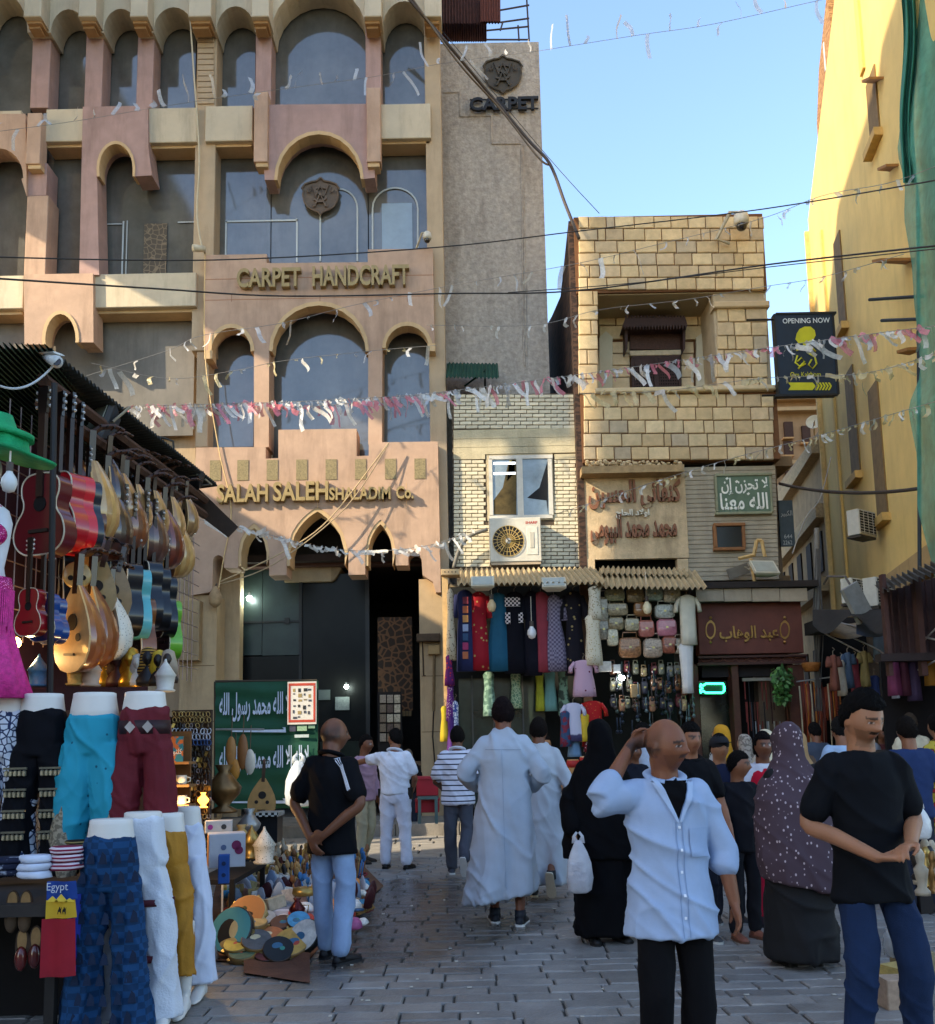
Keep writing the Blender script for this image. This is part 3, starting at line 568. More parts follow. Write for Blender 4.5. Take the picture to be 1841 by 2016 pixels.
# loggia
lx0, lx1 = at(1179, 670, SY).x, at(1410, 670, SY).x; lm = mat('b5a283', .9, .1, 4, .2, dirt=.2)
MB().box(sx0, SY + .1, zB - .02, sx1, SY + 1.4, zB + .1).obj('balcony_ceiling', mat('a89879', .9, .08, 3), sh_)
MB().box(sx0 + .05, SY + .13, zC - .1, lx0, SY + 1.3, zB).obj('side_pier', lm, sh_); MB().box(lx1 + .02, SY + .13, zC - .1, sx1, SY + 1.3, zB).obj('side_pier', lm, sh_)
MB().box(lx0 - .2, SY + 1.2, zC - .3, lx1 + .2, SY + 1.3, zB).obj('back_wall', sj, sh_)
b = MB(); fbox(b, 1172, 760, 1528, 769, SY - .12, .45, ch=.02); b.obj('coping', mat('c9b48d', .85, .1), sh_)
b = MB(); fbox(b, 1405, 592, 1516, 604, SY - .02, .3, ch=.02); b.obj('capital', mat('bfa781', .85, .1), sh_)
LY = SY + 1.12
for (a, c, n, y0_, y1_) in ((1206, 1240, 4, 672, 766), (1342, 1366, 4, 672, 766)):
    for i in range(n): b = MB(); h_ = (y1_ - y0_) / n; fbox(b, a, y0_ + i * h_ + .8, c, y0_ + (i + 1) * h_ - .8, LY, .1, ch=.01); b.obj('stone_block', st_m[3], sh_)
for (a, b_, c, d_) in ((1178, 622, 1212, 640), (1213, 622, 1232, 640), (1345, 622, 1374, 640), (1375, 622, 1410, 640), (1180, 641, 1230, 668), (1344, 641, 1408, 668)): b = MB(); fbox(b, a + .6, b_ + .6, c - .6, d_ - .6, LY + .01, .1, ch=.01); b.obj('stone_block', st_m[0], sh_)
for cx, hw in ((1193, 13), (1388, 17)):
    MB().prism(pol([(cx - hw, 768), (cx - hw, 664), (cx, 652), (cx + hw, 664), (cx + hw, 768)], LY - .02), LY - .03, LY + .05).obj('niche', mat('c3b89c', .8, .08, 4), sh_)
wd = mat('3b2620', .7, .25, 12, .2)
lw = T('lattice_window', 'dark carved wooden shutters under a fringed canopy on the stone balcony', 'window', at(1290, 768, LY))
for (a, b_, c, d_) in ((1244, 700, 1340, 705), (1244, 705, 1249, 768), (1336, 705, 1341, 768), (1288, 705, 1297, 768), (1249, 705, 1288, 720), (1297, 705, 1336, 720)): b = MB(); fbox(b, a, b_, c, d_, LY - .08, .06); b.obj('frame', wd, lw)
for x0_ in (1250, 1298):
    for i in range(8): b = MB(); fbox(b, x0_ + i * 4.7 + .8, 720, x0_ + i * 4.7 + 3, 768, LY - .06, .015); b.obj('lattice_bar', wd, lw)
    for j in range(8): b = MB(); fbox(b, x0_, 721 + j * 6, x0_ + 38, 723.5 + j * 6, LY - .065, .012); b.obj('lattice_bar', wd, lw)
b = MB(); fbox(b, 1246, 703, 1340, 768, LY - .02, .03); b.obj('backing', mat('120d0b', .9), lw)
MB().prism(pol([(1240, 688), (1240, 660), (1285, 647), (1340, 660), (1340, 688)], LY - .05), LY - .06, LY).obj('tympanum', mat('4a332a', .8, .4, 30, .5, 40), lw)
b = MB(); fbox(b, 1240, 689, 1342, 699, LY - .1, .12, ch=.01); b.obj('lintel', mat('b9a88a', .85, .2, 9), lw)
for x in (1229, 1342): MB().prism(pol([(x, 640), (x + 6, 640), (x + 5, 690), (x + 1, 696)], LY - .2), LY - .3, LY).obj('bracket', wd, lw)
MB().prism(pol([(1226, 644), (1231, 626), (1349, 624), (1354, 640)], LY - .45), LY - .45, LY - .05).obj('canopy', wd, lw)
for i in range(21): MB().prism(pol([(1228 + i * 6, 640), (1233 + i * 6, 640), (1230.5 + i * 6, 650)], LY - .46), LY - .47, LY - .45).obj('canopy_fringe', wd, lw)
for i in range(20): b = MB(); fbox(b, 1231 + i * 6, 621, 1234 + i * 6, 626, LY - .46, .03); b.obj('canopy_crest', wd, lw)
# under the stones: shadow gap, sign board with Arabic relief, slatted front
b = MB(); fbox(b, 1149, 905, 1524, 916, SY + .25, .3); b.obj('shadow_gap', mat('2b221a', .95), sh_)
sg = T('relief_sign', 'plaster sign board with large brown Arabic letters above the bag stall', 'sign', at(1250, 1115, SY + .1)); pl = mat('c4ab86', .95, .2, 5, .5, 28, dirt=.6); rl_ = mat('86583e', .7, .15, 10)
b = MB(); fbox(b, 1150, 916, 1352, 1100, SY + .12, .15); b.obj('board', pl, sg)
for (a, c) in ((1150, 1172), (1335, 1356)): b = MB(); fbox(b, a, 1100, c, 1160, SY + .11, .2); b.obj('post', pl, sg)
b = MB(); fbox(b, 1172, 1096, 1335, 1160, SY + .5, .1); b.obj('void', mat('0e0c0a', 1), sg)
b = MB(); fbox(b, 1146, 916, 1346, 930, SY - .25, .5); b.obj('ledge', mat('a58a63', .95, .3, 6, .6), sg)
rub = MB()
for i in range(120): p = at(rnd(1150, 1342), rnd(908, 917), SY - .2 + rnd(0, .4)); rub.ball(p, rnd(.015, .05), 6, 4)
rub.obj('rubble', mat('c7b088', .95, .3, 20), sg, kind='stuff')
for body, a, b_, c, d_ in (('\ufee6\ufef4\ufeb4\ufea4\ufedf\ufe8d \ufef0\ufee7\ufe8e\ufed4\ufee8\ufedb', 1158, 945, 1340, 1002), ('\ufe9d\ufe8e\ufea4\ufedf\ufe8d \ufea9\ufefb\ufeed\ufe8d', 1212, 1003, 1278, 1022), ('\ufef0\ufee3\ufeee\ufef4\ufe92\ufedf\ufe8d \ufeaa\ufee4\ufea4\ufee3 \ufeaa\ufee4\ufea4\ufee3', 1162, 1012, 1332, 1072)):
    ftext(b := MB(), body, a, b_, c, d_, SY + .11, .05, .034); b.obj('raised_word', rl_ if d_ != 1022 else mat('d8cfba', .7), sg)
sf = T('slatted_front', 'grey beige front of horizontal slats below the stone house', 'shop front', at(1440, 1140, SY + .2)); slm = mat('a79a83', .8, .12, 5, .15, dirt=.35)
for i in range(25): y = 918 + i * 9; b = MB(); fbox(b, 1346 + i * .25, y, 1527 + i * .3, y + 8.4, SY + .16 + .004 * (i % 2), .06, ch=.008); b.obj('slat', slm, sf)
gs = T('calligraphy_sign', 'green framed sign with white Arabic calligraphy on the slatted front', 'sign', at(1465, 1010, SY)); b = MB(); fbox(b, 1413, 936, 1517, 1007, SY + .09, .04); b.obj('board', mat('5d6f58', .6, .15, 8), gs)
for (a, b_, c, d_) in ((1409, 931, 1521, 936), (1409, 1007, 1521, 1012), (1409, 936, 1413, 1007), (1517, 936, 1521, 1007)): b = MB(); fbox(b, a, b_, c, d_, SY + .06, .08, ch=.006); b.obj('frame', mat('8a8a6c', .6), gs)
ftext(b := MB(), '\ufee5\ufe87 \ufee5\ufeb0\ufea4\ufe97 \ufefb', 1420, 940, 1512, 974, SY + .085, 0, .02); b.obj('word', mat('e4e2d4', .6), gs)
ftext(b := MB(), '\ufe8e\ufee8\ufecc\ufee3 \ufeea\ufee0\ufedf\ufe8d', 1418, 970, 1512, 1003, SY + .085, 0, .02); b.obj('word', mat('e4e2d4', .6), gs)
for (dx, dy) in ((1428, 942), (1470, 972), (1447, 948)): MB().prism(pol([(dx, dy), (dx + 4, dy - 3), (dx + 7, dy), (dx + 3, dy + 3)], SY + .084), SY + .083, SY + .086).obj('diacritic', mat('e4e2d4', .6), gs)
hw = T('hatch_window', 'small square wooden framed hatch window in the slatted front', 'window', at(1437, 1082, SY)); b = MB(); fbox(b, 1412, 1034, 1463, 1078, SY + .1, .05); b.obj('pane', mat('201612', .2, .2, spec=.8), hw)
for (a, b_, c, d_) in ((1406, 1029, 1468, 1035), (1406, 1077, 1468, 1083), (1406, 1035, 1412, 1077), (1462, 1035, 1468, 1077)): b = MB(); fbox(b, a, b_, c, d_, SY + .05, .1, ch=.008); b.obj('frame', mat('8a5a30', .6, .2, 9), hw)
# ================================================================ leather shop below the slats
ls = T('leather_shop', 'brown shop front with gilded Arabic name and carved lower rail', 'shop', at(1480, 1600, SY)); brn = mat('6e3b2c', .6, .15, 5, .1); brn2 = mat('4a2a20', .6, .2, 6)
b = MB(); fbox(b, 1375, 1186, 1580, 1287, SY - .15, .3, ch=.01); b.obj('fascia', brn, ls)
b = MB(); fbox(b, 1372, 1144, 1612, 1156, SY - .5, .9); b.obj('canopy_roof', mat('2f2722', .9), ls)
for i in range(4): b = MB(); fbox(b, 1371 + i * 55, 1158, 1425 + i * 55, 1184, SY - .42 + .004 * i, .03, ch=.006); b.obj('valance', mat('a8977e', .8, .12, 5, dirt=.3), ls)
b = MB(); fbox(b, 1374, 1290, 1590, 1294, SY - .2, .1); b.obj('rail', brn2, ls); b = MB(); fbox(b, 1374, 1303, 1590, 1308, SY - .2, .1); b.obj('rail', brn2, ls); b = MB(); fbox(b, 1376, 1294, 1588, 1303, SY - .1, .05); b.obj('carved_panel', mat('57322a', .7), ls)
for i in range(9):
    x = 1390 + i * 23; pts = [(x - 10, 1298.5), (x - 6, 1295), (x + 6, 1295), (x + 10, 1298.5), (x + 6, 1302), (x - 6, 1302), (x - 10, 1298.5)]
    MB().tube([at(a, c, SY - .12) for a, c in pts], .012, 5).obj('carved_link', mat('7d5140', .6), ls)
gold = mat('b98a4a', .4, .15, metal=.6)
ftext(b := MB(), '\ufe8f\ufe8e\ufeeb\ufeee\ufedf\ufe8d \ufeaa\ufe92\ufecb', 1416, 1232, 1532, 1264, SY - .16, .03, .02); b.obj('gilded_name', gold, ls)
for cx in (1399, 1545):
    MB().prism(pol([(cx + 10 * math.sin(t) * (1 if abs(math.cos(t)) < .8 else .75), 1240 - 19 * math.cos(t)) for t in np.linspace(0, 2 * math.pi, 25)[:-1]], SY - .165), SY - .175, SY - .15).obj('medallion', gold, ls)
    MB().prism(pol([(cx + 7.5 * math.sin(t), 1240 - 14 * math.cos(t)) for t in np.linspace(0, 2 * math.pi, 21)[:-1]], SY - .18), SY - .182, SY - .175).obj('medallion_field', brn, ls)
    for dy in (-24, 24): MB().ball(at(cx, 1240 + dy, SY - .165), .03, 8, 6).obj('medallion_finial', gold, ls)
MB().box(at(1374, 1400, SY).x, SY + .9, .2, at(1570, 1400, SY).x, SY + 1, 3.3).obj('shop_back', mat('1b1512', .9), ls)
for (a, c) in ((1368, 1382), (1448, 1462), (1560, 1592)): b = MB(); fbox(b, a, 1308, c, 1610, SY - .1, .3, ch=.01); b.obj('door_post', mat('5a3324', .6, .2, 6), ls)
b = MB(); fbox(b, 1462, 1334, 1560, 1340, SY - .05, .05); b.obj('hanging_rail', mat('8d8170', .4), ls)
b = MB(); fbox(b, 1382, 1308, 1562, 1332, SY + .1, .06); b.obj('transom', mat('241813', .6), ls); b = MB(); fbox(b, 1383, 1340, 1447, 1600, SY + .3, .02); b.obj('door_glass', mat('2b2a22', .15, .4, 4, spec=.8), ls)
# ================================================================ right side: sunlit yellow building along the alley
def wallp(Y, off=0.0): return 4.95 + .17 * Y + off
yb_ = T('yellow_building', 'tall yellow rendered building along the alley under scaffolding', 'building', (wallp(18), 18, 0)); ym = mat('e9c87c', .85, .08, 1.2, .2, 50, dirt=.2); ym2 = mat('d9b468', .85, .08, 2)
WM = Matrix(((0.17, 1, 0, 4.95), (1, 0, 0, 0), (0, 0, 1, 0), (0, 0, 0, 1)))        # local (Y, depth, z) -> world
def wprism(pts, d0, d1, m_, name, par=None): return MB().prism(pts, d0, d1, M=WM).obj(name, m_, par or yb_)
wprism([(10.5, 4.6), (21.9, 4.4), (21.9, 14.3), (18.6, 16.5), (10.5, 22.0)], 0, 6, ym, 'wall')
wprism([(19.4, 15.9), (21.6, 14.5), (21.5, 16.6), (20.9, 17.6), (19.6, 18.6)], .3, .9, pat('noise', 'b98a55', '8a5f38', 9, .5, vec=(1, 1, 4)), 'brick_parapet')
for (a, c, z0, z1) in ((20.45, 20.6, 4.6, 13.2), (16.2, 16.45, 14.0, 17.2)): wprism([(a, z0), (c, z0), (c, z1), (a, z1)], -.05, .02, ym2, 'drain_pipe_chase')
for (a, c, z0, z1) in ((18.9, 19.5, 10.2, 12.3), (18.7, 19.4, 6.9, 9.2), (17.0, 17.7, 5.6, 8.2), (15.6, 16.2, 12.3, 13.6)):
    wprism([(a, z0), (c, z0), (c, z1), (a, z1)], -.03, .03, mat('7d6338', .8, .2, 6), 'window'); wprism([(a - .1, z0 - .15), (c + .1, z0 - .15), (c + .1, z0), (a - .1, z0)], -.16, .02, mat('c9a45f', .8), 'window_sill')
wprism([(10.5, 4.15), (21.9, 3.95), (21.9, 4.35), (10.5, 4.6)], -.12, .5, mat('b99a68', .85, .12, 3, dirt=.4), 'cornice')
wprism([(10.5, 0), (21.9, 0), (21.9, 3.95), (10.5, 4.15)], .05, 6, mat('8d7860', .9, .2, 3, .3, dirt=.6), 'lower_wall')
wprism([(21.9, 0), (22.0, 0), (22.0, 14), (21.9, 14)], -.1, .2, mat('d8b574', .85), 'corner_edge')
for (a, c, z0, z1) in ((15.2, 16.4, 2.4, 3.7), (17.6, 18.4, 2.4, 3.4)): wprism([(a, z0), (c, z0), (c, z1), (a, z1)], -.01, .1, mat('17130f', .9), 'window')
# alley beyond
ab1 = T('alley_house', 'ochre plastered house with carved cornice at the back of the alley', 'house', at(1590, 1300, 27)); am = mat('ad8660', .85, .15, 3, .2, dirt=.3)
P = lambda x, y, Y: at(x, y, Y)
b = MB(); fbox(b, 1525, 775, 1650, 1480, 30, 2); b.obj('wall', am, ab1)
for (a, b_, c, d_) in ((1545, 830, 1562, 860), (1545, 868, 1562, 895), (1580, 838, 1596, 870), (1582, 900, 1600, 945), (1548, 925, 1562, 960)):
    b = MB(); fbox(b, a, b_, c, d_, 29.9, .15); b.obj('window', mat('4a2c1c', .7, .2, 8), ab1); b = MB(); fbox(b, a - 2, d_, c + 2, d_ + 3, 29.8, .25); b.obj('window_sill', mat('d09a62', .8), ab1)
for y in (778, 800, 905): b = MB(); fbox(b, 1525, y, 1650, y + 7, 29.7, .35); b.obj('cornice', mat('c09a6c', .8, .1), ab1)
ab2 = T('alley_house', 'shaded grey brown house on the left side of the alley', 'house', at(1545, 1400, 20)); gm = mat('75614c', .9, .2, 3, .3, dirt=.6)
xa = at(1528, 1000, 18.3).x
MB().box(xa - .6, 18.2, 0, xa + .02, 27, at(1530, 930, 18.5).z).obj('wall', gm, ab2)
for k in range(5):
    y0_ = 19 + k * 1.6; MB().box(xa - .01, y0_, 5.2, xa + .06, y0_ + .7, 6.6).obj('window', mat('241c16', .7), ab2); MB().box(xa - .01, y0_, 2.9, xa + .06, y0_ + .7, 4.2).obj('window', mat('241c16', .7), ab2)
MB().box(xa - .1, 18.2, 6.9, xa + .35, 27, 7.1).obj('cornice', mat('8d7355', .9), ab2); MB().box(xa - .1, 18.6, 4.55, xa + .3, 26, 4.75).obj('cornice', mat('7d6549', .9), ab2)
ab3 = T('alley_house', 'carved stone front with sloping frieze facing the alley mouth', 'house', at(1610, 1300, 24))
MB().prism([(22.2, 0), (30, 0), (30, 9.5), (22.2, 9.0)], 0, 3, M=WM).obj('wall', mat('a48a66', .9, .2, 3, .3, dirt=.5), ab3)
for z in (8.4, 6.8, 5.0): MB().prism([(22.2, z), (30, z), (30, z + .35), (22.2, z + .35)], -.25, .02, M=WM).obj('frieze', mat('b59a72', .9, .3, 16, .6), ab3)
for k in range(5):
    for z in (2.8, 5.6): MB().prism([(22.8 + k * 1.4, z), (23.4 + k * 1.4, z), (23.4 + k * 1.4, z + 1.0), (22.8 + k * 1.4, z + 1.0)], -.04, .02, M=WM).obj('window', mat('30261c', .8), ab3)
b = MB(); b.box(3.5, 36, 0, 16, 37, 9.0); b.obj('alley_house', mat('a87a50', .9, .2, 2, .3, dirt=.4), label='far house closing the end of the alley', cat='house')
ds = T('satellite_dish', 'white satellite dish catching sun above the alley', 'dish', at(1603, 845, 23)); p = at(1603, 831, 23); RM = Matrix.Translation(p) @ Euler((math.radians(75), 0, math.radians(-25))).to_matrix().to_4x4()
MB().lathe([(.01, -.06), (.1, -.05), (.17, -.02), (.2, .02), (.19, .02), (.16, -.01), (.1, -.035), (.01, -.045)], 24, M=RM).obj('reflector', mat('e8dfcc', .5, .05), ds, True); MB().tube([p, p + Vector((.02, .1, -.3)), at(1608, 862, 23.2)], .02).obj('mast', mat('b08a5a'), ds); MB().tube([p + Vector((-.05, 0, -.17)), p + Vector((-.08, -.25, -.05))], .01).obj('feed_arm', mat('8d8070'), ds)
# unseen houses added outside the picture, shaped to shade the square
nm = mat('b59a72', .9, .15, 2, .2, dirt=.4)
def nbuild(label, x0, y0, x1, y1, h, face, gal=None):
    t = T('added_house', label, 'house', ((x0 + x1) / 2, (y0 + y1) / 2, 0)); MB().box(x0, y0, 0, x1, y1, h).obj('wall', nm, t); MB().box(x0 - .15, y0 - .15, h, x1 + .15, y1 + .15, h + .3).obj('cornice', cream, t)
    for k in range(int(abs(y1 - y0) // 2.5)):
        for z in np.arange(1.2, h - 2.2, 3.2):
            y = y0 + .9 + k * 2.5
            MB().box((x1 - .02) if face > 0 else x0 - .05, y, z, (x1 + .05) if face > 0 else x0 + .02, y + 1.1, z + 1.7).obj('window', dark_m, t)
    if gal:                                                          # raised block over an open gap, shaped for the shade it casts
        MB().box(x0, y0, gal[0], x1, y1, gal[1]).obj('raised_shade_block', nm, t)
        for yy in np.arange(y0 + .3, y1, 3.6): MB().box(x1 - .35, yy, h + .3, x1 - .1, yy + .25, gal[0]).obj('shade_block_column', cream, t)
nbuild('unseen added house with a gap shaped for a sun band, beyond the left edge of the square', -15, 10.2, -11.8, 18, 10.0, 1, (15.6, 24))
nbuild('unseen taller house added for shade beyond the left edge of the square', -18, -6, -11.8, 4.4, 24.5, 1)
nbuild('unseen added house bridging a gap that lets low sun through, beyond the left edge of the square', -15, 4.4, -11.8, 7.9, 4.6, 1, (10.2, 24.5))
nbuild('unseen low house added behind the viewer on the near side of the square', -11, -20, 12, -15, 6, 1)
# ================================================================ figures: bodies and garments
def skin_mat():
    M = bpy.data.materials.new('skin'); M.use_nodes = True; n = M.node_tree.nodes; l = M.node_tree.links; P = n['Principled BSDF']
    a = n.new('ShaderNodeAttribute'); a.attribute_name = 'Col'; l.new(a.outputs['Color'], P.inputs['Base Color']); P.inputs['Roughness'].default_value = .5; P.inputs['Specular IOR Level'].default_value = .35
    P.inputs['Subsurface Weight'].default_value = .12; P.inputs['Subsurface Radius'].default_value = (.02, .008, .004); P.inputs['Subsurface Scale'].default_value = .3
    t = n.new('ShaderNodeTexNoise'); t.inputs['Scale'].default_value = 140; t.inputs['Detail'].default_value = 4; tc = n.new('ShaderNodeTexCoord'); l.new(tc.outputs['Object'], t.inputs['Vector']); bp = n.new('ShaderNodeBump'); bp.inputs['Strength'].default_value = .25; bp.inputs['Distance'].default_value = .004; l.new(t.outputs[0], bp.inputs['Height']); l.new(bp.outputs[0], P.inputs['Normal'])
    return M
SKIN = skin_mat(); V3 = lambda *a: Vector(a)
def cr(pts, rad, sub=4):
    P = [Vector(p) for p in pts]; o = []; R = []
    for i in range(len(P) - 1):
        p0, p1, p2, p3 = P[max(i - 1, 0)], P[i], P[i + 1], P[min(i + 2, len(P) - 1)]
        for k in range(sub):
            t = k / sub; o.append(.5 * ((2 * p1) + (p2 - p0) * t + (2 * p0 - 5 * p1 + 4 * p2 - p3) * t * t + (3 * p1 - p0 - 3 * p2 + p3) * t ** 3)); R.append(rad[i] * (1 - t) + rad[i + 1] * t)
    return o + [P[-1]], R + [rad[-1]]
def limb(b, pts, rad, n=12, flat=1.0):
    p, r = cr(pts, rad); b.tube(p, r, n, flat=flat)
    b.ball(p[0], r[0], n, 6); b.ball(p[-1], r[-1], n, 6)
def oval(c, rx, ry, n=28, fold=0.0, k=7, ph=0.0, rot=0.0, tx=0.0, ty=0.0):
    o = []
    for i in range(n):
        a = 2 * math.pi * i / n; f = 1 + fold * (math.sin(k * a + ph) + .5 * math.sin((k * 2 - 3) * a + ph * 2.3))
        x, y = rx * f * math.cos(a), ry * f * math.sin(a); X, Y = x * math.cos(rot) - y * math.sin(rot), x * math.sin(rot) + y * math.cos(rot)
        o.append(Vector((c[0] + X, c[1] + Y, c[2] + X * tx + Y * ty)))
    return o
def head_fn(d):
    x, y, z = d; px, py, pz = x * .075, y * .098, z * .117; fr_ = max(0., -y); E_ = math.exp
    if z < 0:
        t = -z; px *= 1 - .2 * t * t - (.1 * t if y < 0 else 0); py *= (1 - .42 * t) if y > 0 else (1 - .05 * t)
    py -= E_(-(x / .16) ** 2) * fr_ * (.031 * E_(-((z + .2) / .12) ** 2) + .013 * E_(-((z + .02) / .17) ** 2))
    for s in (-.37, .37): py += .011 * fr_ * E_(-((x - s) / .17) ** 2 - ((z - .03) / .11) ** 2)
    py -= fr_ * (.007 * E_(-((z - .17) / .08) ** 2 - (x / .5) ** 2) + .007 * E_(-((z + .5) / .06) ** 2 - (x / .26) ** 2) + .01 * E_(-((z + .86) / .15) ** 2 - (x / .3) ** 2) - .004 * E_(-((z + .66) / .06) ** 2 - (x / .3) ** 2))
    px += math.copysign(.005 * E_(-((z + .18) / .2) ** 2) * fr_, x)
    return Vector((px, py, pz))
def hand(b, Wp, d, nrm, side, curl=.5, s=1.0, pinch=False):
    """palm, four fingers of unequal length and a thumb leaving the side of the palm"""
    d = d.normalized(); nrm = (nrm - d * nrm.dot(d)).normalized(); a = d.cross(nrm) * side
    rings = []
    for t, w, h in ((0, .027, .021), (.025, .034, .02), (.055, .041, .018), (.085, .041, .015), (.098, .036, .011)):
        c = Wp + d * t * s; rings.append([c + a * (w * s * math.cos(q)) + nrm * (h * s * math.sin(q)) for q in np.linspace(0, 2 * math.pi, 13)[:-1]])
    b.loft(rings)
    for i, (o, L) in enumerate(((.031, .066), (.0105, .077), (-.0105, .072), (-.031, .056))):
        p = Wp + d * .088 * s + a * o * s; q = [p]; dd = d.copy(); cu = curl * (1.25 if pinch and i == 0 else 1)
        for k, f in enumerate((.42, .33, .25)):
            ang = cu * (.55, .9, .7)[k]; dd = (dd * math.cos(ang) + nrm * math.sin(ang)).normalized(); q.append(q[-1] + dd * L * f * s)
        b.tube(q, [.0098 * s, .0092 * s, .0083 * s, .0065 * s], 8); b.ball(q[-1], .0066 * s, 8, 5)
    p = Wp + d * .022 * s + a * .028 * s; q = [p, p + (d * .55 + a * .7 + nrm * .25) * .03 * s, p + (d * .55 + a * .7 + nrm * .25) * .03 * s + (d * .85 + a * .12 + nrm * (.5 if pinch else .3)) * .034 * s]
    q.append(q[-1] + (d * .8 - a * (.45 if pinch else .1) + nrm * .45) * .028 * s); b.tube(q, [.013 * s, .012 * s, .0105 * s, .0075 * s], 8); b.ball(q[-1], .0075 * s, 8, 5)
def wrinkle(me, amp, fx=9, fz=5, seed=0.0):
    """cloth folds: thin crests that run down and across the garment, fading in and out"""
    me.update(); n = len(me.vertices); co = np.empty(n * 3); me.vertices.foreach_get('co', co); co = co.reshape(-1, 3); nr = np.empty(n * 3); me.vertex_normals.foreach_get('vector', nr); nr = nr.reshape(-1, 3)
    x, y, z = co.T; s = np.sin; w = 1.3 * s(2.3 * x + 3.1 * z + seed) + 1.1 * s(4.1 * y - 2.2 * z + 2 * seed) + .6 * s(9 * z + 7 * x - 5 * y + seed)
    def ridge(p, k): return (1 - np.abs(s(p))) ** k
    r1 = ridge(fx * (x + .8 * y) * 1.6 + fz * .5 * z + 1.6 * w + seed, 2.2); r2 = ridge(fz * 2.6 * z + fx * .9 * (x - .5 * y) + 2.1 * w + 2 * seed, 3); r3 = ridge(fx * 2.9 * (y - .7 * x) - fz * 1.5 * z + 2.6 * w, 3)
    g = .5 + .5 * s(3.7 * z + 2.9 * x + 2 * y + seed * 3 + w); d = amp * (1.3 * r1 * (.4 + g) + 1.5 * r2 * (1.25 - g) + .8 * r3 * g + .25 * s(31 * x + 27 * z + 3 * w) * s(29 * y + 17 * z))
    me.vertices.foreach_set('co', (co + nr * d[:, None]).ravel()); me.update()
def cloth_obj(name, b, m_, parent, vox, amp=.006, fx=9, fz=5, smooth=5, label=None, seed=None):
    me = remesh(b, vox, smooth); wrinkle(me, amp, fx, fz, rnd(0, 50) if seed is None else seed)
    for q in (m_ if isinstance(m_, list) else [m_]): me.materials.append(q)
    me.polygons.foreach_set('use_smooth', [True] * len(me.polygons)); return link(name, me, parent, label)
def shoe(b, ank, fwd, s=1.0, lift=0.0, M=None, bsole=None):
    f = Vector((fwd[0], fwd[1], -math.sin(lift))).normalized(); f = (Vector((fwd[0], fwd[1], 0)).normalized() * math.cos(lift) + Vector((0, 0, -1)) * math.sin(lift)); sd = Vector((-fwd[1], fwd[0], 0)).normalized(); up = sd.cross(f) * -1
    if up.z < 0: up = -up
    o = Vector(ank) - up * .085 * s - f * .06 * s; rings = []; sole = []
    for t, w, h in ((0, .02, .03), (.015, .034, .055), (.06, .038, .075), (.11, .039, .066), (.16, .044, .048), (.21, .046, .036), (.245, .038, .028), (.268, .016, .016)):
        c = o + f * t * s; rings.append([c + sd * w * s * math.cos(a) + up * s * (max(math.sin(a), 0) * h + .012) for a in np.linspace(0, 2 * math.pi, 15)[:-1]])
        sole.append([c + sd * (w + .004) * s * math.cos(a) + up * s * (.016 if math.sin(a) > 0 else -.006) for a in np.linspace(.01, 2 * math.pi + .01, 15)[:-1]])
    b.loft(rings)
    if bsole is not None: bsole.loft(sole)
HAIRLINE = {'short': lambda d: d.z > (.52 if d.y < -.35 else .1 + .3 * max(0, -d.y / .35) if d.y < 0 else -.05 - .6 * d.y), 'balding': lambda d: d.y > -.25 and -.5 < d.z < .55 + .0 * d.y and (d.y > .15 or abs(d.x) > .55) and d.z > -.1 - .4 * max(d.y, 0),
            'long': lambda d: d.z > (.52 if d.y < -.35 else -.9 if d.y > -.1 else .05)}
